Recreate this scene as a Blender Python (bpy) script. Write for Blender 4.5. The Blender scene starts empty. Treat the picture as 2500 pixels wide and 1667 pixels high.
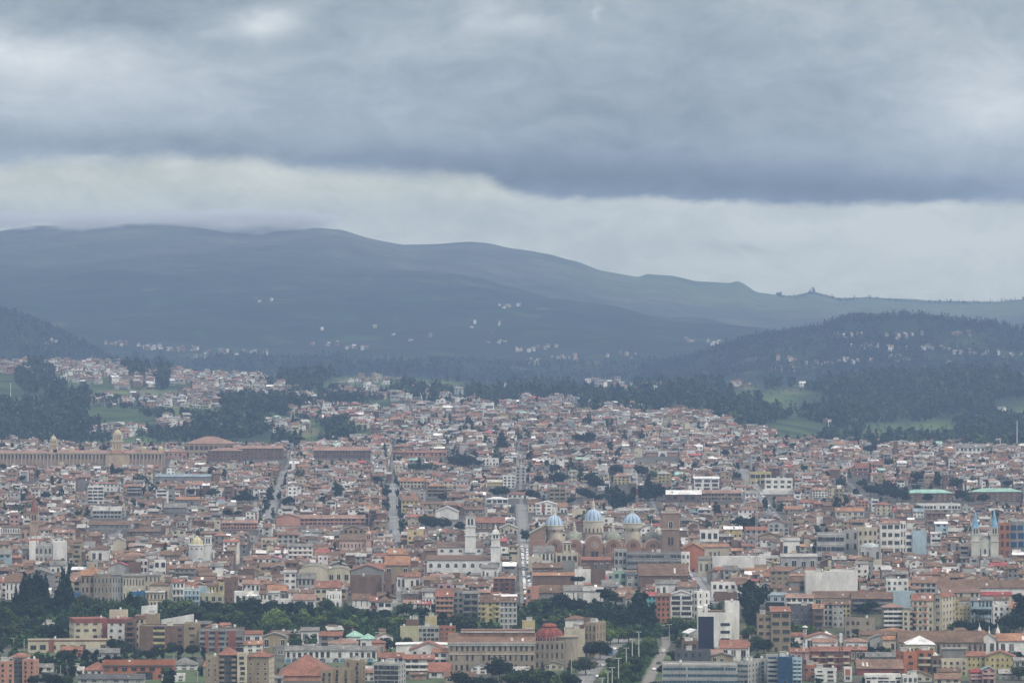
import bpy, math, random
import numpy as np
S = bpy.context.scene
COL = S.collection
F = 12320.0            # focal length in pixels of a 2500 px wide frame
CAMZ = 190.0           # metres above the valley floor
HZ = 730.0             # picture row of the horizon

# ---------------------------------------------------------------- camera
cd = bpy.data.cameras.new('camera'); cam = bpy.data.objects.new('camera', cd); COL.objects.link(cam)
cam.location = (0, 0, CAMZ); cam.rotation_euler = (math.radians(90), 0, 0)
cd.sensor_width = 36.0; cd.lens = 36.0 * F / 2500.0
cd.shift_y = -(833.5 - HZ) / 2500.0
cd.clip_start = 1.0; cd.clip_end = 60000.0
S.camera = cam
S.view_settings.view_transform = 'Standard'; S.view_settings.look = 'None'
S.view_settings.exposure = 0.0; S.view_settings.gamma = 1.0
S.cycles.max_bounces = 4; S.cycles.diffuse_bounces = 2; S.cycles.glossy_bounces = 2
S.cycles.volume_bounces = 1; S.cycles.use_denoising = True
S.cycles.transparent_max_bounces = 4

# ---------------------------------------------------------------- sun
SUN_EL, SUN_AZ = math.radians(52), math.radians(128)      # azimuth clockwise from the view direction: behind, to the right
sd = bpy.data.lights.new('sun', 'SUN'); sd.energy = 2.3; sd.angle = math.radians(12); sd.color = (1.0, .90, .78)
sun = bpy.data.objects.new('sun', sd); COL.objects.link(sun)
sun.rotation_euler = (math.radians(90) - SUN_EL, 0, math.radians(180) - SUN_AZ + math.radians(0))

# ---------------------------------------------------------------- sky (cloud deck as a function of direction)
W = bpy.data.worlds.new('World'); S.world = W; W.use_nodes = True
nt = W.node_tree; nt.nodes.clear()
def N(t, **k):
    n = nt.nodes.new(t)
    for a, b in k.items(): setattr(n, a, b)
    return n
def L(a, b): nt.links.new(a, b)
def M(op, a, b=None, c=None, clamp=False):
    n = N('ShaderNodeMath', operation=op); n.use_clamp = clamp
    for i, v in enumerate((a, b, c)):
        if v is None: continue
        if isinstance(v, (int, float)): n.inputs[i].default_value = v
        else: L(v, n.inputs[i])
    return n.outputs[0]
def SM(v, a, b):
    n = N('ShaderNodeMapRange', interpolation_type='SMOOTHSTEP'); n.clamp = True
    for i, q in ((0, v), (1, a), (2, b)):
        if isinstance(q, (int, float)): n.inputs[i].default_value = q
        else: L(q, n.inputs[i])
    return n.outputs[0]
tc = N('ShaderNodeTexCoord'); sx = N('ShaderNodeSeparateXYZ'); L(tc.outputs['Generated'], sx.inputs[0])
dx, dz = sx.outputs[0], sx.outputs[2]
def noise(scale, sxk, szk, detail=4, rough=.5, dist=0., off=0.):
    cb = N('ShaderNodeCombineXYZ'); L(M('MULTIPLY', dx, sxk), cb.inputs[0]); L(M('MULTIPLY', dz, szk), cb.inputs[1]); cb.inputs[2].default_value = off
    n = N('ShaderNodeTexNoise'); n.inputs['Scale'].default_value = scale; n.inputs['Detail'].default_value = detail
    n.inputs['Roughness'].default_value = rough; n.inputs['Distortion'].default_value = dist
    L(cb.outputs[0], n.inputs['Vector']); return M('SUBTRACT', n.outputs[0], .5)
n1 = noise(1, 26, 70, 5, .55, .4, 1.3); n2 = noise(1, 26, 70, 5, .55, .4, 7.7); n3 = noise(1, 70, 150, 6, .6, .6, 3.1)
n4 = noise(1, 12, 45, 3, .5, .2, 5.5)
n5 = noise(1, 46, 84, 8, .6, .5, 11.2)     # billows
bil = M('SUBTRACT', M('ABSOLUTE', M('MULTIPLY', n5, 2.2)), .28)
n6 = noise(1, 150, 260, 6, .6, .8, 2.2)
# warped "u, v" : thousandths of a radian, u to the right, v downward from the horizon line
k = F / 1000.0
u = M('ADD', M('MULTIPLY_ADD', dx, F, 1250), M('MULTIPLY', n1, 150))
v = M('ADD', M('MULTIPLY_ADD', dz, -F, HZ), M('ADD', M('MULTIPLY', n2, 80), M('MULTIPLY', n3, 25)))
def blob(cu, cv, su, sv, amp):
    a = M('DIVIDE', M('SUBTRACT', u, cu), su); b = M('DIVIDE', M('SUBTRACT', v, cv), sv)
    r = M('ADD', M('MULTIPLY', a, a), M('MULTIPLY', b, b))
    return M('MULTIPLY', M('EXPONENT', M('MULTIPLY', r, -1.)), amp)
def total(base, lst):
    t = base
    for q in lst: t = M('ADD', blob(*q), t)
    return t
UP = [(300, 20, 380, 70, -.20), (20, 140, 240, 70, .42), (330, 205, 330, 80, .20), (120, 270, 300, 90, .12), (640, 62, 75, 32, .52), (515, 82, 55, 20, .22),
      (1190, 20, 70, 90, .20), (1300, 58, 70, 22, .22), (1468, 40, 10, 24, .18), (2480, 260, 260, 110, .46), (2150, 90, 380, 130, .12), (1500, 300, 420, 130, -.16),
      (1750, 455, 520, 55, -.34), (2200, 470, 400, 30, -.22), (230, 350, 320, 30, -.20), (520, 378, 240, 20, -.14), (950, 392, 330, 45, -.22), (1330, 420, 300, 60, -.22), (950, 100, 260, 90, .06)]
LO = [(2350, 560, 420, 90, .30), (1850, 540, 350, 60, .10), (1650, 610, 280, 22, -.10), (1900, 660, 400, 30, .06), (300, 470, 260, 40, .04), (500, 490, 700, 60, -.14), (1150, 470, 300, 30, .02),
      (60, 430, 90, 40, -.22), (1300, 560, 260, 30, -.08), (30, 530, 120, 22, -.12), (600, 540, 90, 30, .12), (300, 415, 220, 14, -.16), (950, 430, 300, 16, -.06)]
up = total(M('MULTIPLY', n3, .48), UP); up = M('ADD', M('MULTIPLY', n4, .34), up); up = M('ADD', M('MULTIPLY', bil, -.20), up); up = M('ADD', M('MULTIPLY', n6, .08), up); up = M('ADD', up, .46)
lo = total(M('MULTIPLY', n3, .50), LO); lo = M('ADD', M('MULTIPLY', n4, .2), lo); lo = M('ADD', M('MULTIPLY', bil, -.62), lo); lo = M('ADD', M('MULTIPLY', n6, .16), lo); lo = M('ADD', lo, .60)
cr = N('ShaderNodeFloatCurve'); L(M('MULTIPLY_ADD', dx, F / 3000., 1500. / 3000.), cr.inputs['Value'])
pts = [(-250, 405), (150, 418), (250, 405), (450, 392), (850, 388), (950, 408), (1150, 420), (1400, 428), (1470, 452), (1550, 478), (1950, 486), (2350, 490), (2750, 488)]
cu_ = cr.mapping.curves[0]
for i, (a, b) in enumerate(pts):
    p = ((a) / 3000., (b - 350) / 200.)
    if i < 2: cu_.points[i].location = p
    else: cu_.points.new(*p)
cr.mapping.update()
edge = M('MULTIPLY_ADD', cr.outputs[0], 200., 350.)
vv = M('ADD', M('MULTIPLY_ADD', dz, -F, HZ), M('ADD', M('MULTIPLY', n3, 30), M('ADD', M('MULTIPLY', n5, 46), M('MULTIPLY', n6, 22))))
w_ = SM(M('MULTIPLY_ADD', dx, F, 1250), 1100, 1400)           # soft edge at the left, crisp at the right
wid = M('MULTIPLY_ADD', w_, -16., 34.)
msk = SM(M('DIVIDE', M('SUBTRACT', vv, edge), wid), -.6, .9)
val = M('ADD', up, 0., clamp=True); lo_c = M('ADD', lo, 0., clamp=True)
ramp = N('ShaderNodeValToRGB'); L(val, ramp.inputs[0])
el = ramp.color_ramp.elements
el[0].position = 0.0; el[0].color = (.155, .185, .205, 1)
el[1].position = 1.0; el[1].color = (.84, .87, .87, 1)
e = el.new(.25); e.color = (.255, .305, .355, 1)
e = el.new(.5); e.color = (.42, .48, .52, 1)
e = el.new(.75); e.color = (.62, .67, .69, 1)
lor = N('ShaderNodeValToRGB'); L(lo_c, lor.inputs[0]); e = lor.color_ramp.elements
e[0].position = 0.; e[0].color = (.43, .465, .455, 1); e[1].position = 1.; e[1].color = (1.06, 1.05, .86, 1); q_ = e.new(.5); q_.color = (.73, .745, .60, 1)
log = N('ShaderNodeVectorMath', operation='SCALE'); L(lor.outputs[0], log.inputs[0]); log.inputs['Scale'].default_value = 1.0
lm = N('ShaderNodeMix', data_type='RGBA'); L(msk, lm.inputs[0]); L(ramp.outputs[0], lm.inputs[6]); L(log.outputs[0], lm.inputs[7])
hi = N('ShaderNodeMix', data_type='RGBA'); L(SM(dz, .05, .35), hi.inputs[0]); L(lm.outputs[2], hi.inputs[6])
hn = noise(1, 4, 4, 3, .5, .3, 9.)
hc = N('ShaderNodeMix', data_type='RGBA'); L(M('ADD', hn, .5), hc.inputs[0]); hc.inputs[6].default_value = (.94, .95, .95, 1); hc.inputs[7].default_value = (1.30, 1.27, 1.20, 1)
L(hc.outputs[2], hi.inputs[7])
x10 = N('ShaderNodeVectorMath', operation='SCALE'); L(hi.outputs[2], x10.inputs[0]); x10.inputs['Scale'].default_value = 10.
sky = N('ShaderNodeTexSky', sky_type='NISHITA'); sky.sun_disc = False; sky.sun_elevation = SUN_EL; sky.sun_rotation = SUN_AZ
mx = N('ShaderNodeMix', data_type='RGBA'); mx.inputs[0].default_value = .95; L(sky.outputs[0], mx.inputs[6]); L(x10.outputs[0], mx.inputs[7])
bg = N('ShaderNodeBackground'); L(mx.outputs[2], bg.inputs[0]); bg.inputs[1].default_value = .1
wo = N('ShaderNodeOutputWorld'); L(bg.outputs[0], wo.inputs[0])

# ---------------------------------------------------------------- terrain
PXK = np.arange(-2600, 5101, 10.)
def zc(z): return ('z', z)
ROWS = [  # distance, then a flat height or the picture rows at which the ground of that distance shows
 (-500, -5), (1700, -5), (2400, 0), (2880, -2), (2925, 1), (3000, 9), (3350, 10), (4000, 14), (4500, 24), (4900, 34),
 (5300, [(0,1108),(400,1105),(700,1105),(900,1085),(1200,1065),(1600,1066),(1900,1092),(2100,1108),(2500,1112)]),
 (5800, [(0,1090),(400,1075),(700,1065),(900,1045),(1200,1020),(1500,1010),(1700,1020),(1850,1045),(2000,1090),(2500,1100)]),
 (6300, [(0,1040),(300,1030),(600,1010),(800,1000),(1000,997),(1250,1000),(1500,1003),(1700,1012),(1900,1040),(2100,1070),(2500,1080)]),
 (6900, [(0,960),(300,965),(600,975),(800,975),(1000,960),(1250,972),(1500,975),(1800,985),(2000,1010),(2200,1040),(2500,1040)]),
 (7600, [(0,905),(300,908),(500,928),(700,940),(900,938),(1100,940),(1300,960),(1500,958),(1700,950),(1900,962),(2100,975),(2300,970),(2500,945)]),
 (8200, [(-300,890),(0,893),(300,897),(450,910),(600,922),(800,918),(1000,930),(1300,948),(1600,945),(1900,946),(2100,936),(2300,920),(2500,912),(2800,905)]),
 (8800, [(0,950),(1250,985),(2500,985)]),
 (9400, [(0,920),(300,940),(1250,965),(1600,960),(1900,930),(2500,930)]),
 (10000, [(-300,745),(0,757),(120,790),(250,860),(330,905),(500,915),(1000,915),(1500,910),(1650,890),(1760,858),(1900,818),(2050,800),(2200,792),(2350,800),(2500,822),(2800,845)]),
 (10800, [(0,850),(300,870),(600,860),(1000,862),(1500,865),(1800,852),(2200,850),(2500,850)]),
 (12000, [(0,735),(400,740),(800,740),(1100,745),(1350,755),(1500,765),(1700,800),(1850,812),(2000,835),(2500,845)]),
 (13000, [(0,655),(400,650),(800,650),(1000,665),(1200,692),(1400,735),(1550,757),(1700,780),(1850,806),(2500,825)]),
 (13600, [(0,640),(400,628),(800,625),(1000,665),(1200,705),(1400,742),(1550,765),(1700,790),(1850,806),(2500,812)]),
 (15500, [(-400,590),(0,564),(80,552),(149,551),(213,556),(298,547),(393,543),(478,547),(531,556),(579,567),(638,570),(680,559),(776,555),(829,559),(903,580),(957,591),(983,596),(1063,598),(1143,595),(1196,600),(1250,611),(1346,624),(1409,641),(1463,662),(1558,677),(1579,669),(1640,672),(1696,686),(1781,692),(1803,687),(1820,698),(1845,716),(1888,724),(1935,729),(1983,719),(2015,727),(2047,736),(2121,729),(2260,737),(2419,738),(2500,731),(2900,725)]),
 (17500, [(0,640),(1250,690),(2500,760)]),
]
DS = np.array([r[0] for r in ROWS], float)
ZG = np.zeros((len(ROWS), len(PXK)))
for i, (d, r) in enumerate(ROWS):
    if isinstance(r, (int, float)): ZG[i] = r
    else:
        py = np.interp(PXK, [a for a, _ in r], [b for _, b in r]); ZG[i] = CAMZ - (py - HZ) * d / F
_rs = np.random.RandomState(5)
WAV = [(2 * math.pi / L_, a, _rs.uniform(0, 6.28), _rs.uniform(0, 6.28), L_) for L_ in (900, 700, 520, 430, 330, 260, 210, 160, 130, 100, 82, 64, 51) for a in _rs.uniform(0, 3.14, 2)]
def fract(X, Y):
    s = np.zeros(np.shape(X))
    for kk, a, p, q, L_ in WAV:
        s = s + L_ * .0065 * np.sin(kk * (X * math.cos(a) + Y * math.sin(a)) + p + .8 * np.sin(kk * .37 * (X * math.sin(a) - Y * math.cos(a)) + q))
    return s
def terr(X, Y):
    X = np.asarray(X, float); Y = np.asarray(Y, float)
    px = 1250 + F * X / np.maximum(Y, 300)
    fx = np.clip((px - PXK[0]) / 10., 0, len(PXK) - 1.001); ix = fx.astype(int); tx = fx - ix
    iy = np.clip(np.searchsorted(DS, Y) - 1, 0, len(DS) - 2); ty = (Y - DS[iy]) / (DS[iy + 1] - DS[iy])
    def row(i): return ZG[i, ix] * (1 - tx) + ZG[i, ix + 1] * tx
    # catmull-rom between the rows, blended with linear, keeps crests rounded
    i0 = np.maximum(iy - 1, 0); i3 = np.minimum(iy + 2, len(DS) - 1)
    a, b, c, d = row(i0), row(iy), row(iy + 1), row(i3)
    h = DS[iy + 1] - DS[iy]
    m1 = (c - a) / np.maximum(DS[iy + 1] - DS[i0], 1); m2 = (d - b) / np.maximum(DS[i3] - DS[iy], 1)
    t2, t3 = ty * ty, ty ** 3
    zh = (2 * t3 - 3 * t2 + 1) * b + (t3 - 2 * t2 + ty) * h * m1 + (-2 * t3 + 3 * t2) * c + (t3 - t2) * h * m2
    zl = b * (1 - ty) + c * ty
    sm = np.clip((Y - 5300) / 800, 0, 1) * .7
    z = zl * (1 - sm) + zh * sm
    amp = np.clip((Y - 5600) / 3500., 0, 1) * np.where(Y > 10300, .55, .8)
    amp = np.where(Y > 14800, .28, amp)
    gul = np.clip((Y - 10900) / 700, 0, 1) * np.clip((15300 - Y) / 900, 0, 1)
    gul = gul * 8 * (.5 - np.abs(np.sin(X / 210. + .9 * np.sin(Y / 620.) + .5 * np.sin(X / 97. + Y / 400.))) + .4 * np.sin(X / 61. + Y / 170.) * np.sin(Y / 240.))
    return z + amp * fract(X, Y) + gul
def gz(x, y): return float(terr(x, y))
# table: picture position -> distance of the ground seen there
_D = np.arange(2200., 15600., 4.)
_C = np.arange(-400, 2901, 10.)
_T = []
for c in _C:
    py = HZ + F * (CAMZ - terr((c - 1250) * _D / F, _D)) / _D
    _T.append(np.minimum.accumulate(py))
_T = np.array(_T)
def dist(px, py):
    i = int(round((min(max(px, -400), 2900) + 400) / 10)); a = _T[i]
    j = int(np.searchsorted(-a, -py)); return float(_D[min(j, len(_D) - 1)])
def at(px, py):
    d = dist(px, py); return ((px - 1250) * d / F, d)
def proj(x, y, z): return 1250 + F * x / y, HZ + F * (CAMZ - z) / y

# ---------------------------------------------------------------- materials (colour of each face is the attribute "col")
def mat(name, rough=.85, nscale=.25, namp=.35, spec=.3, fine=2.5, famp=.2, metal=0., streak=False):
    m = bpy.data.materials.new(name); m.use_nodes = True; t = m.node_tree; b = t.nodes['Principled BSDF']
    a = t.nodes.new('ShaderNodeAttribute'); a.attribute_name = 'col'
    g = t.nodes.new('ShaderNodeNewGeometry')
    mp = t.nodes.new('ShaderNodeMapping'); mp.inputs['Scale'].default_value = (1, 1, .35 if streak else 1)
    t.links.new(g.outputs['Position'], mp.inputs[0])
    def nz(sc, det):
        n = t.nodes.new('ShaderNodeTexNoise'); n.inputs['Scale'].default_value = sc; n.inputs['Detail'].default_value = det; n.inputs['Roughness'].default_value = .6
        t.links.new(mp.outputs[0], n.inputs['Vector']); return n.outputs[0]
    def mr(o, amp):
        r = t.nodes.new('ShaderNodeMapRange'); r.inputs[1].default_value = .28; r.inputs[2].default_value = .72; r.inputs[3].default_value = 1 - amp; r.inputs[4].default_value = 1 + amp * .7
        t.links.new(o, r.inputs[0]); return r.outputs[0]
    p = t.nodes.new('ShaderNodeMath'); p.operation = 'MULTIPLY'; t.links.new(mr(nz(nscale, 3), namp), p.inputs[0]); t.links.new(mr(nz(fine, 3), famp), p.inputs[1])
    v = t.nodes.new('ShaderNodeVectorMath'); v.operation = 'SCALE'; t.links.new(a.outputs['Color'], v.inputs[0]); t.links.new(p.outputs[0], v.inputs['Scale'])
    t.links.new(v.outputs[0], b.inputs['Base Color'])
    b.inputs['Roughness'].default_value = rough; b.inputs['Specular IOR Level'].default_value = spec; b.inputs['Metallic'].default_value = metal
    return m
MW = mat('plastered_wall', .9, .22, .24, .2, 1.1, .16, streak=True)
MR = mat('roof_covering', .85, .16, .36, .25, .8, .42)
MG = mat('window_glass', .15, .5, .3, .6, 2., .2)
MT = mat('painted_metal', .5, .5, .15, .4, 3., .1)
MF = mat('foliage', .8, .06, .35, .15, .5, .30)
MGR = mat('ground_cover', .95, .012, .35, .1, .08, .30)
MA = mat('asphalt', .9, .05, .18, .2, .6, .15)
MATS = dict(w=MW, r=MR, g=MG, t=MT, f=MF, e=MGR, a=MA)
_KEYS = list(MATS)
def srgb(r, g, b): return tuple((c / 255.) ** 2.2 for c in (r, g, b))

class MB:
    def __init__(s): s.v = []; s.f = []; s.c = []; s.m = []; s.o = (0., 0., 0.); s.ca = 1.; s.sa = 0.
    def at(s, x, y, z, yaw=0.): s.o = (x, y, z); s.ca = math.cos(yaw); s.sa = math.sin(yaw); return s
    def P(s, x, y, z):
        s.v.append((s.o[0] + x * s.ca - y * s.sa, s.o[1] + x * s.sa + y * s.ca, s.o[2] + z)); return len(s.v) - 1
    def face(s, pts, col, m='w'):
        s.f.append([s.P(*p) for p in pts]); s.c.append(col); s.m.append(m)
    def box(s, x0, x1, y0, y1, z0, z1, col, m='w', bottom=False):
        a = [s.P(x, y, z) for z in (z0, z1) for (x, y) in ((x0, y0), (x1, y0), (x1, y1), (x0, y1))]
        fs = [(0, 1, 5, 4), (1, 2, 6, 5), (2, 3, 7, 6), (3, 0, 4, 7), (4, 5, 6, 7)]
        if bottom: fs.append((3, 2, 1, 0))
        for q in fs: s.f.append([a[i] for i in q]); s.c.append(col); s.m.append(m)
    def prism(s, poly, y0, y1, col, m='w'):              # polygon in x,z (counter-clockwise seen from the front), extruded in y
        n = len(poly); a = [s.P(x, y0, z) for x, z in poly]; b = [s.P(x, y1, z) for x, z in poly]
        s.f.append(a); s.f.append(b[::-1]); s.c += [col] * 2; s.m += [m] * 2
        for i in range(n):
            j = (i + 1) % n; s.f.append([a[j], a[i], b[i], b[j]]); s.c.append(col); s.m.append(m)
    def lathe(s, cx, cy, prof, n, col, m='w', col2=None, sq=0.):
        rings = []
        for r, z in prof:
            rings.append([s.P(cx + r * math.cos(sq + 2 * math.pi * i / n), cy + r * math.sin(sq + 2 * math.pi * i / n), z) for i in range(n)])
        for k in range(len(prof) - 1):
            for i in range(n):
                j = (i + 1) % n; s.f.append([rings[k][i], rings[k][j], rings[k + 1][j], rings[k + 1][i]])
                s.c.append(col2 if (col2 and i % 4 == 0) else col); s.m.append(m)
        s.f.append(rings[-1]); s.c.append(col); s.m.append(m)
    def build(s, name, parent=None, label=None):
        me = bpy.data.meshes.new(name); me.from_pydata(s.v, [], s.f)
        ks = sorted(set(s.m)); 
        for kx in ks: me.materials.append(MATS[kx])
        if len(ks) > 1:
            ix = {kx: i for i, kx in enumerate(ks)}; me.polygons.foreach_set('material_index', [ix[q] for q in s.m])
        at_ = me.attributes.new('col', 'FLOAT_COLOR', 'FACE')
        c = np.ones((len(s.f), 4), np.float32); c[:, :3] = np.array(s.c, np.float32).reshape(-1, 3); at_.data.foreach_set('color', c.ravel())
        o = bpy.data.objects.new(name, me); COL.objects.link(o)
        if parent: o.parent = parent
        if label: o['label'] = label
        return o
def np_mesh(name, V, Fc, C, mk, parent=None):            # triangles only, numpy
    me = bpy.data.meshes.new(name); n = len(Fc)
    me.vertices.add(len(V)); me.vertices.foreach_set('co', np.asarray(V, np.float32).ravel())
    me.loops.add(n * 3); me.loops.foreach_set('vertex_index', np.asarray(Fc, np.int32).ravel())
    me.polygons.add(n); me.polygons.foreach_set('loop_start', np.arange(0, n * 3, 3, dtype=np.int32))
    me.update(calc_edges=True); me.materials.append(MATS[mk])
    a = me.attributes.new('col', 'FLOAT_COLOR', 'FACE'); c = np.ones((n, 4), np.float32); c[:, :3] = C; a.data.foreach_set('color', c.ravel())
    o = bpy.data.objects.new(name, me); COL.objects.link(o)
    if parent: o.parent = parent
    return o
LABELS = set()
def thing(name, label, cat, loc, yaw=0., group=None, kind=None):
    o = bpy.data.objects.new(name, None); COL.objects.link(o); o.location = loc; o.rotation_euler = (0, 0, yaw)
    o.empty_display_size = 2.
    o['label'] = label; o['category'] = cat
    if group: o['group'] = group
    LABELS.add(label)
    return o
# ---------------------------------------------------------------- ground
def vnoise(X, Y, L_, seed):
    r = np.random.RandomState(seed); s = np.zeros(np.shape(X))
    for i in range(7):
        a = r.uniform(0, 6.28); kx = 2 * math.pi / (L_ * r.uniform(.6, 1.6)); s = s + np.sin(kx * (X * math.cos(a) + Y * math.sin(a)) + r.uniform(0, 6.28) + 1.2 * np.sin(kx * .6 * (Y * math.cos(a) - X * math.sin(a))))
    return s / 2.6
def ell(px, py, lst):
    m = np.zeros(np.shape(px))
    for c, d, a, b in lst: m = np.maximum(m, np.exp(-(((px - c) / a) ** 2 + ((py - d) / b) ** 2) ** 1.5))
    return m
GREEN = [(1130,945,130,14),(900,940,90,22),(1940,980,90,28),(2230,1050,130,22),(330,1075,45,10),(760,1070,70,26),(960,1068,60,22),(1560,1048,60,12),(1700,1042,90,12),
         (440,1003,110,14),(330,965,130,16),(180,945,30,25),(650,955,60,15),(200,900,20,8),(2480,1000,60,30),(1480,950,80,14),(1820,940,60,10),(2130,1085,70,9),(1380,990,40,12),(2420,1115,60,8)]
WOODS = [(85,925,45,36),(170,975,55,34),(110,1045,110,48),(15,1040,40,50),(335,900,32,28),(393,915,22,38),(85,872,34,12),(560,1052,90,20),(620,992,90,16),(710,1002,50,14),(830,985,60,10),(700,1092,36,18),(815,1072,46,30),
         (600,890,130,16),(800,900,110,22),(1000,905,130,14),(1220,950,110,40),(1040,962,60,18),(1400,965,120,28),(1640,965,150,42),(1820,1010,110,30),(2060,990,130,52),(2300,960,230,60),(2440,1050,110,46),(2200,1000,100,36),
         (1880,940,60,10),(1540,1002,30,10),(1460,1008,14,16),(980,950,40,16),(740,925,60,14),(2160,1088,170,12),(2440,1100,90,14),(2130,950,120,30)]
ys = np.concatenate([np.arange(-400, 2200, 200.), np.arange(2200, 5300, 25.), np.arange(5300, 10400, 22.), np.arange(10400, 17501, 32.)])
us = np.concatenate([np.arange(-6000, -700, 400.), np.arange(-700, 3200, 10.), np.arange(3200, 8600, 400.)])
XX = np.outer(np.maximum(ys, 1200.), (us - 1250) / F); YY = np.repeat(ys[:, None], len(us), 1)
ZZ = terr(XX, YY)
nr, nc = XX.shape
V = np.stack([XX, YY, ZZ], -1).reshape(-1, 3)
ii = np.arange(nr * nc).reshape(nr, nc)
a, b, c, d = ii[:-1, :-1].ravel(), ii[:-1, 1:].ravel(), ii[1:, 1:].ravel(), ii[1:, :-1].ravel()
T1 = np.concatenate([np.stack([a, b, c], 1), np.stack([a, c, d], 1)])
CX = V[T1].mean(1); X_, Y_ = CX[:, 0], CX[:, 1]
px_ = 1250 + F * X_ / np.maximum(Y_, 300); py_ = HZ + F * (CAMZ - CX[:, 2]) / np.maximum(Y_, 300)
def mixc(a, b, t): return a * (1 - t[:, None]) + b * t[:, None]
urb = np.array([.10, .095, .085]); grs = np.array([.085, .15, .045]); dry = np.array([.20, .19, .10]); wds = np.array([.022, .04, .022])
na = vnoise(X_, Y_, 130, 1); nb = vnoise(X_, Y_, 420, 2)
Cc = np.repeat(urb[None], len(X_), 0)
hill = np.clip((Y_ - 5250) / 150, 0, 1)
scr = mixc(np.repeat(grs[None] * .75, len(X_), 0), np.repeat(wds[None], len(X_), 0), np.clip(.55 + na * .6 + nb * .35, 0, 1))
far = mixc(np.repeat(wds[None] * .55, len(X_), 0), np.repeat((grs * .55)[None], len(X_), 0), np.clip(na * .9 + nb * .8 - .8, 0, 1) * .6)  # distant woods and fields; cloud shade put into the darker woods colour
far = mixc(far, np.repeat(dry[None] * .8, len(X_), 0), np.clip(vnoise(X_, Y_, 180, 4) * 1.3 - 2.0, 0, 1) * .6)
up_ = np.clip((Y_ - 12200) / 2600, 0, 1) * np.clip(.8 + .18 * vnoise(X_, Y_, 600, 9), 0, 1); far = mixc(far, np.repeat(np.array([[.135, .14, .10]]), len(X_), 0), up_ * .75)  # upper slopes paled: sunlight and thicker haze painted into the ground colour
ridge = np.clip((Y_ - 14200) / 500, 0, 1) * np.clip((px_ - 1250) / 300, 0, 1); far = far * (1 + .12 * np.clip(vnoise(X_, Y_, 330, 21) + .5 * vnoise(X_, Y_, 110, 22), -1, 1))[:, None]
far = mixc(far, np.repeat((grs * 1.0 + .03)[None], len(X_), 0), ridge * .4)
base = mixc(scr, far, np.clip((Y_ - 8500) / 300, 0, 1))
g = ell(px_, py_, GREEN) * (Y_ > 5000) * (Y_ < 8700)
base = mixc(base, mixc(np.repeat(grs[None] * .85, len(X_), 0), np.repeat(dry[None] * .8, len(X_), 0), np.clip(nb * .5 + vnoise(X_, Y_, 45, 12) * .4 + .3, 0, 1)), np.clip(g * 2.2 - .3, 0, 1))
base = mixc(base, np.repeat(wds[None], len(X_), 0), np.clip(ell(px_, py_, WOODS) * 2.4 - .4, 0, 1) * (Y_ < 8700) * .9)
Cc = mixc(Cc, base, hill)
bank = np.clip(1 - np.abs(Y_ - 2920) / 75., 0, 1) * (px_ < 1750)
Cc = mixc(Cc, np.repeat((grs * .7)[None], len(X_), 0), np.clip(bank * 2, 0, 1))
south = (Y_ < 2860)
Cc = mixc(Cc, np.repeat((grs * .9 + .02)[None], len(X_), 0), south * np.clip(.35 + na * .5, 0, .7))
bk2 = np.clip(1 - np.abs(Y_ - 2930) / 60., 0, 1) * (px_ >= 1750)
Cc = mixc(Cc, np.repeat(np.array([[.11, .12, .07]]), len(X_), 0), np.clip(bk2 * 2, 0, 1) * .8)
near = Y_ < 2200
Cc[near] = grs * .8
gr = np_mesh('ground', V, T1, Cc, 'e'); gr['kind'] = 'structure'
for p in gr.data.polygons: p.use_smooth = True

# roads: strips laid 0.25 m above the ground
def ribbon(name, pts, kerb=True, col=(.27, .27, .275), lift=.25, world=False, markings=True, kw=1.8):
    P_ = [];
    for px, py, w in pts:
        if world: P_.append((px, py, w))
        else:
            x, y = at(px, py); P_.append((x, y, w))
    Q = []
    for (x0, y0, w0), (x1, y1, w1) in zip(P_, P_[1:]):
        n = max(1, int(math.hypot(x1 - x0, y1 - y0) / 25))
        for i in range(n): t = i / n; Q.append((x0 + (x1 - x0) * t, y0 + (y1 - y0) * t, w0 + (w1 - w0) * t))
    Q.append(P_[-1]); m = MB(); E = []
    for i, (x, y, w) in enumerate(Q):
        xa, ya, _ = Q[max(i - 1, 0)]; xb, yb, _ = Q[min(i + 1, len(Q) - 1)]
        l = math.hypot(xb - xa, yb - ya) or 1; nx, ny = (yb - ya) / l, -(xb - xa) / l; z = gz(x, y) + lift
        E.append([(x + nx * w * k, y + ny * w * k, z) for k in (-.5, .5)] + [(x + nx * (w * .5 + q) * sgn, y + ny * (w * .5 + q) * sgn, z + .14) for sgn in (-1, 1) for q in (0, kw)] + [(x - nx * .09, y - ny * .09, z + .02), (x + nx * .09, y + ny * .09, z + .02)])
    for i in range(len(E) - 1):
        A, B = E[i], E[i + 1]; m.face([A[0], A[1], B[1], B[0]], col, 'a')
        if kerb:
            m.face([A[3], A[2], B[2], B[3]], (.19, .185, .175), 'a'); m.face([A[4], A[5], B[5], B[4]], (.19, .185, .175), 'a')
            m.face([A[2], A[0], B[0], B[2]], (.33, .33, .32), 'a'); m.face([A[1], A[4], B[4], B[1]], (.33, .33, .32), 'a')
        if markings and i % 2 == 0: m.face([A[6], A[7], B[7], B[6]], (.6, .6, .58), 'a')
    o = m.build(name); o['kind'] = 'structure'
    return Q
WIDE = {9: (3860, 4720, 6.2), 10: (3690, 4520, 8.2), 11: (2990, 4220, 6.0), 12: (3000, 3460, 7.), 13: (3880, 4750, 8.)}
def sw_(k, y): return WIDE[k][2] if k in WIDE and WIDE[k][0] <= y <= WIDE[k][1] else 3.0
STREETS = []      # x at distance 3800, slope
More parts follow.
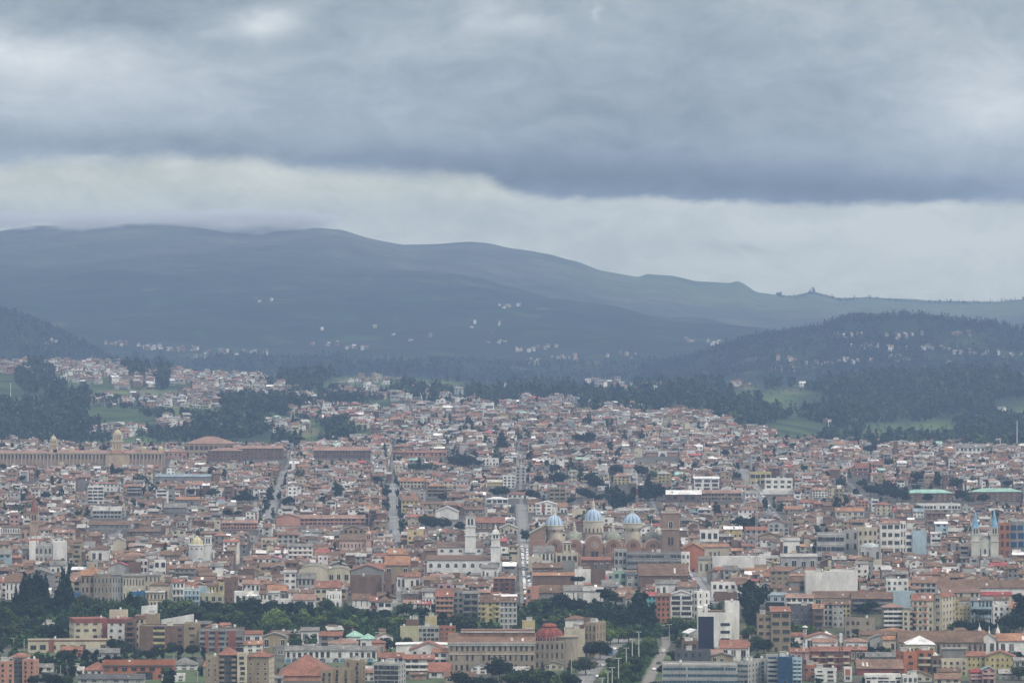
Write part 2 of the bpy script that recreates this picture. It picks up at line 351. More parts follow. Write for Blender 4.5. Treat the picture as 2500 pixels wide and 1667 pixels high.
for x38, s, w in [(-1175,-.045,8),(-1070,-.042,8),(-965,-.040,8),(-860,-.038,8),(-755,-.036,8),(-650,-.034,8),(-545,-.032,8),(-405,-.030,8),(-298,-.026,8),(-190,-.0235,10),(-88,-.026,10.5),(8.5,-.0016,11),(118,.0,10),(207,.010,9),(300,.003,9),(405,.004,8),(510,.006,8),(615,.008,8),(720,.01,8),(825,.012,8),(930,.014,8)]:
    STREETS.append((x38, s, w))
def sx_(k, y): return STREETS[k][0] + STREETS[k][1] * (y - 3800)
CROSS = [3000 + 101 * i for i in range(24)]
for k in range(7, 17):
    ys_ = sorted({2990., 5250.} | ({float(WIDE[k][0]), float(WIDE[k][1])} if k in WIDE else set())); ys_ = [max(q, 2990.) for q in ys_]
    for ya, yb in zip(ys_, ys_[1:]):
        if yb - ya > 30: w_k = sw_(k, (ya + yb) / 2); ribbon('street', [(sx_(k, ya), ya, w_k), (sx_(k, yb), yb, w_k)], world=True, kerb=w_k > 5, col=(.235, .235, .235) if w_k > 5 else (.17, .17, .17), markings=w_k > 8)
for yc in CROSS[1:16:2]:
    ribbon('cross_street', [(-900, yc, 8), (900, yc, 8)], world=True, kerb=False, markings=False, lift=.22)
AVL = ribbon('avenue_carriageway', [(1405, 1690, 7.5), (1440, 1640, 7.5), (1475, 1600, 7), (1508, 1568, 7), (1540, 1548, 7)], col=(.21, .21, .21))
AVR = ribbon('avenue_carriageway', [(1572, 1690, 4.6), (1594, 1640, 4.2), (1614, 1600, 3.8), (1627, 1573, 3.4), (1622, 1545, 3.4)], col=(.22, .205, .185), kw=.7, markings=False)
EMB = ribbon('embankment_road', [(-300, 1492, 8), (60, 1487, 8), (700, 1497, 8), (1250, 1508, 8), (1560, 1530, 9), (1640, 1527, 9), (1745, 1520, 10)], markings=False)
STN = ribbon('street', [(1745, 1520, 10), (1735, 1490, 10), (1722, 1463, 10), (1700, 1400, 10)], markings=False, lift=.27)
# the little river at the foot of the embankment
m = MB(); xs = np.arange(-700, 701, 50.)
for a_, b_ in zip(xs, xs[1:]):
    m.face([(a_, 2866, -1.2), (b_, 2866, -1.2), (b_, 2880, -1.2), (a_, 2880, -1.2)], (.10, .12, .09), 'g')
o = m.build('river'); o['kind'] = 'structure'

# ---------------------------------------------------------------- building geometry
WC = dict(w=(.77, .76, .73), c=(.55, .50, .385), y=(.50, .43, .23), g=(.255, .25, .24), l=(.41, .41, .395), b=(.185, .122, .093), t=(.325, .26, .18), n=(.20, .13, .10), o=(.42, .17, .10),
          s=(.50, .27, .20), m=(.26, .10, .085), B=(.38, .49, .55), T=(.13, .42, .44), d=(.11, .11, .12), p=(.52, .34, .32), N=(.018, .02, .05), S=(.315, .275, .22), v=(.48, .46, .30), R=(.42, .08, .08), G=(.27, .40, .33), V=(.05, .16, .32), k=(.04, .045, .05))
RC = dict(n=(.168, .108, .076), r=(.265, .122, .088), o=(.33, .175, .105), g=(.21, .203, .193), l=(.39, .38, .365), w=(.80, .80, .80), k=(.10, .10, .105), G=(.32, .52, .44), p=(.31, .195, .155), b=(.26, .33, .38), R=(.36, .10, .10), c=(.56, .54, .44), q=(.215, .135, .10), y=(.5, .42, .2), m=(.28, .06, .055))
GL = (.035, .042, .05)
def jit(c, r, a=.12): k = 1 + r.uniform(-a, a); return tuple(max(0, min(.9, q * k * (1 + r.uniform(-.03, .03)))) for q in c)
def body(mw, mr, w, d, h, roof, rh, wc, rc, ov=.5, sc=None):
    """walls and roof, local frame: front at y=0 facing -y, x centred"""
    x0, x1 = -w / 2, w / 2; sc = sc or wc; B0 = -3.
    for pts, c in (([(x0, 0, B0), (x1, 0, B0), (x1, 0, h), (x0, 0, h)], wc), ([(x1, 0, B0), (x1, d, B0), (x1, d, h), (x1, 0, h)], sc),
                   ([(x1, d, B0), (x0, d, B0), (x0, d, h), (x1, d, h)], sc), ([(x0, d, B0), (x0, 0, B0), (x0, 0, h), (x0, d, h)], sc)): mw.face(pts, c)
    e = ov; th = .22
    if roof == 'G':
        mw.face([(x1, 0, h), (x1, d, h), (x1, d / 2, h + rh)], sc); mw.face([(x0, d, h), (x0, 0, h), (x0, d / 2, h + rh)], sc)
        zs = h - e * rh / (d / 2)
        mr.face([(x0 - e, -e, zs), (x1 + e, -e, zs), (x1 + e, d / 2, h + rh + .06), (x0 - e, d / 2, h + rh + .06)], rc, 'r')
        mr.face([(x1 + e, d + e, zs), (x0 - e, d + e, zs), (x0 - e, d / 2, h + rh + .06), (x1 + e, d / 2, h + rh + .06)], rc, 'r')
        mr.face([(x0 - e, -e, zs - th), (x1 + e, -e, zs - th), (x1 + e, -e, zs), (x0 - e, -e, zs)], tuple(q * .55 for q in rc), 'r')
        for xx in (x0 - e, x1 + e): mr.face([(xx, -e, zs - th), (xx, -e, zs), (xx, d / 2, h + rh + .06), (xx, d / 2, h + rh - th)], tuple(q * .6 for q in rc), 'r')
    elif roof == 'E':
        mw.face([(x0, 0, h), (x1, 0, h), (0, 0, h + rh)], wc); mw.face([(x1, d, h), (x0, d, h), (0, d, h + rh)], sc)
        zs = h - e * rh / (w / 2); a = x0 - e; b = x1 + e
        mr.face([(a, d + e, zs), (a, -e, zs), (0, -e, h + rh + .06), (0, d + e, h + rh + .06)], rc, 'r')
        mr.face([(b, -e, zs), (b, d + e, zs), (0, d + e, h + rh + .06), (0, -e, h + rh + .06)], rc, 'r')
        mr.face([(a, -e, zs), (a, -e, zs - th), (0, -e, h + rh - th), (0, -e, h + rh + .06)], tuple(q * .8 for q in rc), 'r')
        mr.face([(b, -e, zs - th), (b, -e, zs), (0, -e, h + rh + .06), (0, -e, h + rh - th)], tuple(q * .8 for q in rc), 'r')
    elif roof == 'H':
        k = min(w, d) / 2; a, b = x0 - e, x1 + e; zt = h + rh
        if w >= d: r1, r2 = (x0 + k, d / 2), (x1 - k, d / 2)
        else: r1, r2 = (0, k), (0, d - k)
        mr.face([(a, -e, h), (b, -e, h), (r2[0], r2[1] if w >= d else r1[1], zt)] + ([(r1[0], r1[1], zt)] if w >= d else []), rc, 'r')
        mr.face([(b, -e, h), (b, d + e, h), (r2[0], r2[1], zt)] + ([] if w >= d else [(r1[0], r1[1], zt)]), tuple(q * .96 for q in rc), 'r')
        mr.face([(b, d + e, h), (a, d + e, h)] + ([(r1[0], r1[1], zt), (r2[0], r2[1], zt)] if w >= d else [(r2[0], r2[1], zt)]), rc, 'r')
        mr.face([(a, d + e, h), (a, -e, h), (r1[0], r1[1], zt)] + ([] if w >= d else [(r2[0], r2[1], zt)]), tuple(q * .96 for q in rc), 'r')
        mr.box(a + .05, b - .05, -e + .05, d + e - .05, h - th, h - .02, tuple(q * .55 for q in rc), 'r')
    elif roof == 'S':
        mr.face([(x0 - e, -e, h), (x1 + e, -e, h), (x1 + e, d + e, h + rh), (x0 - e, d + e, h + rh)], rc, 'r')
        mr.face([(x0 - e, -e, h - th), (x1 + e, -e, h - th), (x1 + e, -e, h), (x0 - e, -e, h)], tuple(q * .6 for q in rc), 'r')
        mw.face([(x0, d, h), (x0, 0, h), (x0, d, h + rh)], sc); mw.face([(x1, 0, h), (x1, d, h), (x1, d, h + rh)], sc); mw.face([(x1, d, h), (x0, d, h), (x0, d, h + rh), (x1, d, h + rh)], sc)
    elif roof == 'V':      # barrel vault, curved end towards the viewer
        n = 10; pr = [(math.cos(math.pi * i / n) * -w / 2, h + rh * math.sin(math.pi * i / n)) for i in range(n + 1)]
        for (xa, za), (xb, zb) in zip(pr, pr[1:]): mr.face([(xa, d, za), (xa, -.3, za), (xb, -.3, zb), (xb, d, zb)], rc, 'r')
        mw.prism([(x, z) for x, z in pr][::-1], 0, d, wc)
    else:                  # flat, behind a low parapet
        p = rh; i = .25
        mr.face([(x0 + i, i, h - .1), (x1 - i, i, h - .1), (x1 - i, d - i, h - .1), (x0 + i, d - i, h - .1)], rc, 'r')
        for q in ((x0, x1, 0, i), (x0, x1, d - i, d), (x0, x0 + i, i, d - i), (x1 - i, x1, i, d - i)): mw.box(*q, h, h + p, wc if q[3] <= i else sc)
def wq(m, x, z, w, h, y=-.06, c=GL): m.face([(x - w / 2, y, z), (x + w / 2, y, z), (x + w / 2, y, z + h), (x - w / 2, y, z + h)], c, 'g')

# ---------------------------------------------------------------- the mass of the town
BLK = []       # picture rectangles kept free: x0, x1, top, bottom, distance, depth
def blocked(x, y, w, h):
    px, pb = proj(x, y, gz(x, y)); hw = F * w / 2 / y; pt = pb - F * h / y
    for a, b, t, q, D, dp in BLK:
        if px + hw > a and px - hw < b and y < D + dp + 2:
            if pb > t + 1 and pt < q - 1: return True          # would hide it
            if y > D - 14: return True                         # would stand in it
    return False
# ---------------------------------------------------------------- windows: a few shared unit meshes
def win_mesh(kind, fc, gc=GL):
    m = MB()
    if kind == 'a':
        pr = [(-.5, 0), (.5, 0), (.5, .7)] + [(.5 * math.cos(t), .7 + .3 * math.sin(t)) for t in (.5, 1.05, 1.57, 2.09, 2.64)] + [(-.5, .7)]
        m.face([(x * 1.25, -.05, z * 1.08 - .03) for x, z in pr], fc); m.face([(x * .95, -.09, z) for x, z in pr], gc, 'g'); m.face([(-.03, -.11, 0), (.03, -.11, 0), (.03, -.11, .95), (-.03, -.11, .95)], fc)
    elif kind == 'b':
        m.face([(-.5, -.05, 0), (.5, -.05, 0), (.5, -.05, 1), (-.5, -.05, 1)], gc, 'g'); m.box(-.5, .5, -.16, -.04, -.12, 0, fc)
        for i in range(1, 4): m.face([(-.5 + i * .25 - .008, -.08, 0), (-.5 + i * .25 + .008, -.08, 0), (-.5 + i * .25 + .008, -.08, 1), (-.5 + i * .25 - .008, -.08, 1)], fc)
    else:
        m.face([(-.56, -.05, -.06), (.56, -.05, -.06), (.56, -.05, 1.05), (-.56, -.05, 1.05)], fc); m.face([(-.47, -.09, .04), (.47, -.09, .04), (.47, -.09, .97), (-.47, -.09, .97)], gc, 'g')
        m.face([(-.03, -.11, .04), (.03, -.11, .04), (.03, -.11, .97), (-.03, -.11, .97)], fc); m.box(-.62, .62, -.2, -.04, -.11, -.05, fc)
    o = m.build('window'); me = o.data; bpy.data.objects.remove(o); return me
WM = {'w': win_mesh('w', (.62, .62, .6)), 'k': win_mesh('w', (.10, .09, .08)), 't': win_mesh('w', (.45, .33, .22)), 'a': win_mesh('a', (.62, .60, .54)), 'A': win_mesh('a', (.30, .18, .13)), 'b': win_mesh('b', (.45, .45, .44)), 'B': win_mesh('b', (.12, .12, .13)),
      'u': win_mesh('b', (.25, .36, .42), (.05, .09, .12)), 'v': win_mesh('b', (.05, .09, .14), (.02, .07, .16))}
WALT = {'w': [win_mesh('w', (.60, .59, .56), (.16, .16, .15)), win_mesh('w', (.45, .42, .38), (.02, .02, .025))], 'k': [win_mesh('w', (.16, .12, .09), (.13, .12, .11)), win_mesh('w', (.10, .09, .08), (.02, .02, .025))], 'a': [win_mesh('a', (.5, .48, .42), (.1, .09, .08))], 'b': [win_mesh('b', (.4, .4, .38), (.11, .12, .12))], 'B': [win_mesh('b', (.12, .12, .13), (.09, .09, .09)), win_mesh('b', (.2, .18, .16), (.02, .02, .02))]}
def put(me, name, parent, loc, sc=(1, 1, 1), yaw=0.):
    o = bpy.data.objects.new(name, me); COL.objects.link(o); o.parent = parent; o.location = loc; o.scale = sc; o.rotation_euler = (0, 0, yaw); return o
tm = MB(); tm.lathe(0, 0, [(.55, 0), (.6, .1), (.6, 1.0), (.45, 1.25), (.1, 1.35)], 10, (.72, .72, .70)); tm.box(-.7, .7, -.7, .7, -.9, 0, (.4, .4, .39)); _o = tm.build('water_tank'); TANK = _o.data; bpy.data.objects.remove(_o)
tm = MB(); tm.lathe(0, 0, [(.55, 0), (.6, .1), (.6, 1.0), (.45, 1.25), (.1, 1.35)], 10, (.06, .07, .09)); tm.box(-.7, .7, -.7, .7, -.9, 0, (.4, .4, .39)); _o = tm.build('water_tank'); TANK2 = _o.data; bpy.data.objects.remove(_o)
tm = MB(); tm.box(-.35, .35, -.35, .35, -.4, 1.3, (.42, .26, .2)); tm.box(-.45, .45, -.45, .45, 1.3, 1.45, (.5, .5, .48)); _o = tm.build('chimney'); CHIM = _o.data; bpy.data.objects.remove(_o)
tm = MB(); tm.box(-1.5, 1.5, -1.5, 1.5, -.05, 2.3, (.55, .54, .5)); tm.box(-1.7, 1.7, -1.7, 1.7, 2.3, 2.45, (.4, .4, .4), 'r'); _o = tm.build('stair_head'); STH = _o.data; bpy.data.objects.remove(_o)
ROOTS = {}
OFP = {}
for par, kids in {
 'cream and maroon apartment block': ['white and maroon corner block','brown balcony wing','cream end wing','long low cream wing','cream rooftop penthouse'],
 'brick office block': ['tan office wing'], 'salmon tower': ['dark grey recessed strip','right salmon tower'],
 'beige tower': ['balcony front of the beige tower','cream strip of the beige tower','right part of the beige tower'],
 'ochre tower': ['ochre tower front','tall back of the ochre tower'],
 'long white row house': ['left white dormer block','right white dormer block'],
 'pale green panelled block': ['grey glazed panel block','orange brick end block','brown stair tower'],
 'tan flats': ['tan flats front','brick tank house'], 'long grey office': ['end of the long grey office'],
 'blue glass office': ['stepped pale wing','blue glass front','light blue end of the glass office'],
 'white office with navy panel': ['tall white slab'], 'brick tower': ['right half of the brick tower'],
 'red brick tower flats': ['right red flats','low red wing','small red gable'],
 'yellow gabled flats': ['right half of the yellow gabled flats'], 'purple-pink villa': ['right purple-pink villa'],
 'cream and brown villa': ['upper floor of the cream and brown villa'], 'white arcaded house': ['lower white arcaded house'],
 'salmon house': ['salmon house wall'], 'yellow house': ['yellow tower house'], 'cream palace': ['right end of the cream palace'],
 'light blue house': ['blank light blue wall'], 'gallery house': ['side of the gallery house'],
 'tall cream flats with mansard': ['cream side wing'], 'yellow arched house': ['right part of the yellow arched house'],
}.items():
    for q in kids: OFP[q] = par
RELABEL = {
 'cream and maroon apartment block': 'large cream and white apartment complex with maroon bands and a long low wing in front',
 'brick office block': 'brick office block with four yellow balconies and a tan right end',
 'salmon tower': 'salmon apartment tower with a dark grey strip, cut off by the left edge',
 'beige tower': 'beige and cream apartment tower with red hip roofs and glazed balconies at the bottom edge',
 'ochre tower': 'ochre office tower with tall slit windows at the bottom edge',
 'pale green panelled block': 'flat block with blank pale green end, grey glazed middle and orange brick end',
 'tan flats': 'tan flats with a blank cream side wall right of the red dome',
 'long grey office': 'long pale grey office with glazed bands at the bottom edge',
 'blue glass office': 'pale concrete office with bright blue curtain glass at the bottom edge',
 'white office with navy panel': 'bright white office with a tall navy glass panel and four dark windows',
 'brick tower': 'orange-tan brick tower with slanted red cap and two columns of bay windows',
 'red brick tower flats': 'red brick flats with cream balconies in front of the white pyramid roof',
 'yellow gabled flats': 'yellow-ochre flats with red roof and one small white-edged gable',
 'purple-pink villa': 'purple-pink gabled villa with a dark blue roof in the bottom right corner',
 'salmon house': 'tall salmon house at the corner of the crowded street',
 'white arcaded house': 'white arcaded house on two storeys with a bow-shaped foot above the grove',
 'gallery house': 'white house with open galleries on four floors under a low gable',
 'tall cream flats with mansard': 'tall ornate cream flats with red mansard and dormers',
 'yellow arched house': 'pale yellow house with arched windows and a lower right wing',
 'cream palace': 'long cream palace with pilasters and rows of tall windows above a blue shop',
}
REG = []       # short name and place of every building described
RB = random.Random(11)
def B(x0, x1, yt, yb, fl, cols, wall, roof, name, cat, short, label, d=None, rh=None, yaw=0., sw=None, win='w', ww=.5, wh=.5, side=1, bal=None, bc=None, band=None, D=None, vis=None, sk=(), extra=None, nowin=False, base=None, group=None, rcol=None):
    pm = (x0 + x1) / 2; Dg = dist(pm, yb); D = Dg if not D or (Dg < D and yb < 1660 and not vis) or (D > 3600 and Dg < 5200) else D; x = (pm - 1250) * D / F; y = D; z = gz(x, y)
    h = (CAMZ - (yt - HZ) * D / F) - z; ya = math.radians(yaw); w = (x1 - x0) * D / F / max(.5, math.cos(ya)); h = max(h, 2.6)
    d = d or min(max(w * .7, 8), 16)
    kind, rc = roof[0], RC[roof[1]]
    if rh is None: rh = {'F': .7, 'G': min(d, 16) * .20, 'E': w * .17, 'H': min(w, d) * .22, 'S': 1.2, 'V': w * .22}[kind]
    else: rh = rh * D / F
    parent = ROOTS.get(OFP.get(short))
    if short in RELABEL: label = RELABEL[short]
    root = None if parent else thing(name, label, cat, (x, y, z), ya, group)
    wc = WC[wall]; scol = WC[sw] if sw else wc
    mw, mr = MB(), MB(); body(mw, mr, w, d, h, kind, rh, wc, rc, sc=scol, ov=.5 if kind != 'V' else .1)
    sh = h / max(fl, 1)
    if band:
        for i in range(1, fl + (1 if band != 'x' else 0)): mw.box(-w / 2 - .12, w / 2 + .12, -.14, -.003, i * sh - .28, i * sh + .05, WC[band] if band in WC else tuple(q * .8 for q in wc))
    if base: mw.box(-w / 2 - .05, w / 2 + .05, -.08, -.003, -2, sh * .9, WC[base])
    if parent:
        pl = parent.location; py_ = parent.rotation_euler.z; qx, qy = x - pl.x, y - pl.y; c_, s_ = math.cos(-py_), math.sin(-py_)
        root = bpy.data.objects.new('wing', None); root.parent = parent; LATER = True
        root.location = (qx * c_ - qy * s_, qx * s_ + qy * c_, z - pl.z); root.rotation_euler = (0, 0, ya - py_)
        pre = set(bpy.data.objects); COL.objects.link(root)
    if extra: extra(mw, mr, w, d, h, root)
    if parent:      # the wing's walls are the part itself; roof, windows and balconies hang on it
        o = mw.build('wing', parent); o.location = root.location; o.rotation_euler = root.rotation_euler
        for ch in list(root.children): ch.parent = o
        bpy.data.objects.remove(root); root = o
    else:
        mw.build('wall', root); ROOTS[short] = root
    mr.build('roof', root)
    if bal:
        n = cols if bal in 'sp' else 1
        mb = MB(); bcol = WC[bc] if bc else wc
        bw = w * (.92 if bal == 'f' else .8 / n)
        mb.box(-bw / 2, bw / 2, -1.25, -.01, -.2, 0, bcol, bottom=True); mb.box(-bw / 2, bw / 2, -1.25, -1.1, 0, .95, bcol); mb.box(-bw / 2, -bw / 2 + .12, -1.1, -.01, 0, .95, bcol); mb.box(bw / 2 - .12, bw / 2, -1.1, -.01, 0, .95, bcol)
        bo = mb.build('balcony', root); first = True
        for i in range(1, fl):
            for j in range(n):
                if bal == 'p' and j % 2: continue
                xx = 0 if n == 1 else -w / 2 + (j + .5) * w / n
                if first: bo.location = (xx, 0, i * sh); first = False
                else: put(bo.data, 'balcony', root, (xx, 0, i * sh))
    if not nowin and fl > 0 and cols > 0:
        me = WM[win]; bay = w / cols; cnt = 0
        for i in range(fl):
            for j in range(cols):
                if (i, j) in sk or (-1, j) in sk or cnt >= 88: continue
                wdt = bay * ww; ht = sh * wh; zb = i * sh + sh * (.30 if wh < .6 else .14)
                if i == 0 and RB.random() < .25 and cols < 8: put(WM['k'], 'door', root, (-w / 2 + (j + .5) * bay, 0, .05), (min(wdt, 1.5), 1, min(2.3, sh * .75)))
                elif cols > 3 and RB.random() < .05: continue
                else: put(RB.choice(WALT[win]) if win in WALT and RB.random() < .38 else me, 'window', root, (-w / 2 + (j + .5) * bay + RB.uniform(-.06, .06) * bay, 0, zb), (wdt * RB.uniform(.86, 1.1), 1, ht * RB.uniform(.88, 1.06)))
                cnt += 1
        if side:
            nb = max(1, int(d / 4.2)); sx = 1 if (x < 0) == (abs(yaw) < 3) or yaw < -3 else -1
            if yaw > 3: sx = -1
            for i in range(fl):
                for j in range(min(nb, 4)):
                    if cnt >= 98: break
                    put(me, 'window', root, (sx * w / 2, (j + .5) * d / min(nb, 4), i * sh + sh * .3), (min(bay * ww, 1.6), 1, sh * min(wh, .5)), math.pi / 2 * sx); cnt += 1
    if kind == 'F' and w > 6:
        if RB.random() < .6: put(STH, 'stair_head', root, (RB.uniform(-.3, .3) * w, d * .6, h), (1, 1, 1))
        if RB.random() < .7: put(TANK, 'water_tank', root, (RB.uniform(-.35, .35) * w, d * RB.uniform(.3, .8), h + .8))
    if kind in 'GS' and RB.random() < .7:
        for _ in range(RB.randint(1, 3)):
            kx = RB.uniform(-.42, .36) * w; sl = rh / (d / 2 if kind == 'G' else d); y0_, y1_ = d * RB.uniform(.05, .16), d * RB.uniform(.22, .34)
            sk_ = MB(); sk_.face([(kx, y0_, h + y0_ * sl + .16), (kx + 1.1, y0_, h + y0_ * sl + .16), (kx + 1.1, y1_, h + y1_ * sl + .16), (kx, y1_, h + y1_ * sl + .16)], RB.choice([(.6, .6, .58), (.38, .40, .40), (.30, .20, .15), (.13, .12, .12)]), 'r'); sk_.build('skylight', root)
    elif kind in 'GH' and RB.random() < .5: put(CHIM, 'chimney', root, (RB.uniform(-.3, .3) * w, d * .5, h + rh * .8))
    BLK.append((x0 - 1, x1 + 1, yt - (rh * F / D if kind != 'F' else 3), vis or yb, D, d)); REG.append((pm, yb, D, short))
    return root, w, d, h, D
HO, AP, OF = 'house', 'apartment_block', 'office_block'
def H_(*a, **k): return B(*a[:8], 'house', 'house', *a[8:], **k)
def A_(*a, **k): return B(*a[:8], 'apartment_block', 'apartment block', *a[8:], **k)
def O_(*a, **k): return B(*a[:8], 'office_block', 'office block', *a[8:], **k)

# --- foreground, left
r = A_(181,262,1513,1562,4,4,'c','Fr','cream and maroon apartment block','large cream apartment block with maroon roof band, long low wing in front', yaw=14, d=16, ww=.45, wh=.34, win='k', D=2790,
  extra=lambda mw, mr, w, d, h, o: (mw.box(-w/2-.1, w/2+.1, -.12, d+.1, h-1.6, h+.9, WC['m']), mw.box(w*.34, w*.5, -.35, -.004, 0, h, WC['m'])))
A_(262,304,1514,1568,4,2,'w','Fr','white and maroon corner block','white apartment wing joined right of the cream and maroon block', yaw=-14, d=16, ww=.3, wh=.34, win='k', D=2783,
  extra=lambda mw, mr, w, d, h, o: mw.box(-w/2-.1, w/2+.1, -.12, d+.1, h-1.6, h+.9, WC['m']))
A_(304,330,1516,1584,5,1,'n','Fr','brown balcony wing','narrow brown wing of stacked balconies beside the white apartment wing', bal='f', bc='n', d=13, D=2788, win='k')
A_(329,352,1506,1580,4,2,'c','Fr','cream end wing','cream end wing with brown roof band left of the brick office block', d=12, D=2792, win='k', wh=.34,
  extra=lambda mw, mr, w, d, h, o: mw.box(-w/2-.1, w/2+.1, -.12, d+.1, h-1.4, h+.9, WC['n']))
B(348,388,1502,1530,1,0,'t','Fl','boiler_house','plain block','tan windowless block','blank tan block standing behind the cream end wing', D=2805, nowin=True, d=9)
A_(69,287,1563,1592,1,9,'c','Fr','long low cream wing','long low cream wing with maroon pier at the foot of the cream apartment block', d=9, ww=.5, wh=.32, win='k', D=2755, yaw=4,
  extra=lambda mw, mr, w, d, h, o: (mw.box(-w/2-.1, w/2+.1, -.1, -.003, h-.5, h+.4, WC['n']), mw.box(-w*.27, -w*.21, -.3, -.003, 0, h+.7, WC['m'])))
B(267,310,1492,1503,1,4,'c','Fl','penthouse_block','rooftop block','cream rooftop penthouse','small cream penthouse behind the maroon roof band', D=2800, d=8, vis=1503)
r = O_(340,449,1530,1590,4,3,'b','Fl','brick office block','brick block with four yellow balconies in one bay, wavy white roof line', d=16, D=2750, ww=.0001, wh=.4, yaw=0, nowin=True,
  extra=lambda mw, mr, w, d, h, o: [(mw.box(-w*.19, w*.07, -.25, -.004, h*(.06+.25*i), h*(.15+.25*i), WC['y']), put(WM['B'], 'window', o, (-w*.06, 0, h*(.15+.25*i)), (w*.24, 1, h*.11)), put(WM['B'], 'window', o, (w*.41, 0, h*(.1+.25*i)), (w*.09, 1, h*.09))) for i in range(4)])
O_(449,486,1524,1590,4,1,'t','Fl','tan office wing','narrow tan wing on the right side of the brick block with yellow balconies', d=14, D=2748, win='B', ww=.35, wh=.3)
O_(486,594,1537,1592,4,5,'g','Fg','grey and brown office block','grey block with brown brick piers and pale balcony bands', d=15, D=2745, win='B', ww=.8, wh=.42, side=1, sw='n', band='l',
  extra=lambda mw, mr, w, d, h, o: [mw.box(w*a, w*b, -.5, -.004, 0, h*.97, WC['m']) for a, b in ((-.36,-.29),(-.14,-.06),(.16,.33))])
H_(104,146,1524,1556,2,4,'w','Fg','white open-fronted villa','white villa with open pillared floors among dark trees', D=2845, win='B', ww=.85, wh=.6, band='w')
A_(-20,34,1617,1692,4,3,'s','Fl','salmon tower','salmon apartment tower cut off by the left edge', D=2505, win='k', ww=.3, wh=.42)
A_(34,54,1613,1692,5,2,'d','Fg','dark grey recessed strip','dark grey stair strip between the two salmon apartment towers', D=2506, win='B', ww=.7, d=12)
A_(54,85,1613,1692,5,2,'s','Fl','right salmon tower','salmon apartment tower with tall windows right of the dark stair strip', D=2504, win='k', ww=.3, wh=.5, yaw=-10)
r = H_(251,425,1624,1685,2,8,'o','Fk','orange flat-roofed house','wide orange flat-roofed house with dark glazed centre', D=2530, win='k', ww=.55, wh=.42, d=14, rh=10, sk=((0,4),(0,5),(1,6)),
  extra=lambda mw, mr, w, d, h, o: (mw.box(w*-.02, w*.2, -1.2, -.004, 0, h*.55, WC['k'], 'g'), mw.box(-w*.5-.3, w*.5+.3, -.6, -.004, h-.2, h+.25, WC['d'])))
H_(202,266,1637,1672,1,4,'w','Hr','red hip-roofed house','white house with broad red hip roof left of the orange house', D=2560, rh=18, d=14, win='a')
H_(174,204,1632,1650,1,3,'w','Fl','small white annexe','low white annexe left of the red hip roof', D=2590)
H_(418,480,1622,1665,2,3,'w','Hg','white grey-roofed villa','white villa with grey hip roof right of the orange house', D=2600, rh=17, d=13)
H_(88,128,1628,1640,1,2,'w','Gg','white cottage','white cottage with grey gable roof among dark shrubs', D=2640)
H_(190,350,1661,1690,1,6,'l','Gk','solar-panelled hall','low white hall with dark panels on its pale roof', D=2500, d=16, rh=9)
H_(92,150,1658,1690,1,3,'g','Gk','dark-roofed house','house under a plain dark roof at the bottom edge', D=2500, d=14, rh=9)
H_(395,450,1648,1690,2,3,'w','Fl','white flat annexe','white flat-roofed annexe below the grey-roofed villa', D=2515)
r = A_(502,534,1606,1700,6,2,'t','Fl','beige tower','tan brick slab forming the left edge of the beige tower', D=2480, d=14, ww=.2, win='w', wh=.7)
A_(534,579,1598,1700,6,3,'d','Hr','balcony front of the beige tower','dark glazed balcony front under a red hip roof', D=2484, d=15, rh=16, win='B', ww=.8, bal='p', bc='t')
A_(579,603,1599,1700,6,1,'c','Fl','cream strip of the beige tower','cream strip with one column of windows under the red roof', D=2482, d=14, win='k', ww=.45)
A_(603,657,1602,1700,6,3,'t','Hr','right part of the beige tower','beige block with small windows right of the cream strip', D=2483, d=14, rh=13, win='w', ww=.32, yaw=-8, sw='c')
# --- foreground, centre left
O_(783,812,1640,1700,3,2,'t','Fk','ochre tower','ochre block with tall windows, lower left part', D=2485, win='k', ww=.35, wh=.7)
r = O_(812,856,1634,1700,4,2,'t','Fk','ochre tower front','ochre office tower with dark roof slab and tall slit windows', D=2490, win='k', ww=.25, wh=.75)
O_(838,883,1614,1700,5,2,'t','Fl','tall back of the ochre tower','taller pale ochre slab rising behind the dark roof slab', D=2503, win='k', ww=.25, wh=.7, yaw=-12)
O_(913,973,1622,1700,4,6,'l','Fl','grey glass office','grey office with dark glass bands and side of open decks', D=2492, win='B', ww=.98, wh=.72, yaw=-12, band='l', d=16)
H_(678,808,1652,1690,1,2,'s','Hr','big red hip roof','very large red hip roof with rows of roof lights', D=2520, rh=44, d=44, nowin=True)
H_(697,920,1586,1614,1,16,'w','Gg','long white row house','long white row house with grey roof above an arched mural wall', D=2665, d=9, rh=9, win='k', ww=.5, wh=.5)
H_(743,775,1576,1586,1,3,'w','Gg','left white dormer block','left white dormer block on the long grey roof', D=2670, d=6, rh=4)
H_(820,842,1577,1587,1,2,'w','Gg','right white dormer block','right white dormer block on the long grey roof', D=2670, d=6, rh=4)
H_(846,884,1553,1575,1,2,'w','HG','green-roofed house','white house with pale green hip roof among trees', D=2740, rh=13, d=12)
H_(880,915,1559,1577,1,2,'w','HG','right green-roofed house','smaller white house with pale green hip roof beside the larger one', D=2730, rh=12, d=11)
H_(802,872,1570,1580,1,4,'w','Hp','red-roofed bungalow behind the long row','bungalow with red hip roof behind the long white row house', D=2705, rh=11, d=16)
H_(908,940,1568,1580,1,2,'s','Hr','red-roofed hut','small house with red hip roof right of the green roofs', D=2700, rh=7)
O_(977,1022,1533,1575,1,0,'v','Fn','pale green panelled block','blank pale green wall of a flat-roofed block', D=2790, nowin=True, d=12)
O_(1022,1071,1531,1573,4,5,'l','Fl','grey glazed panel block','grey panelled block of dark windows right of the blank green wall', D=2795, win='B', ww=.8, wh=.6)
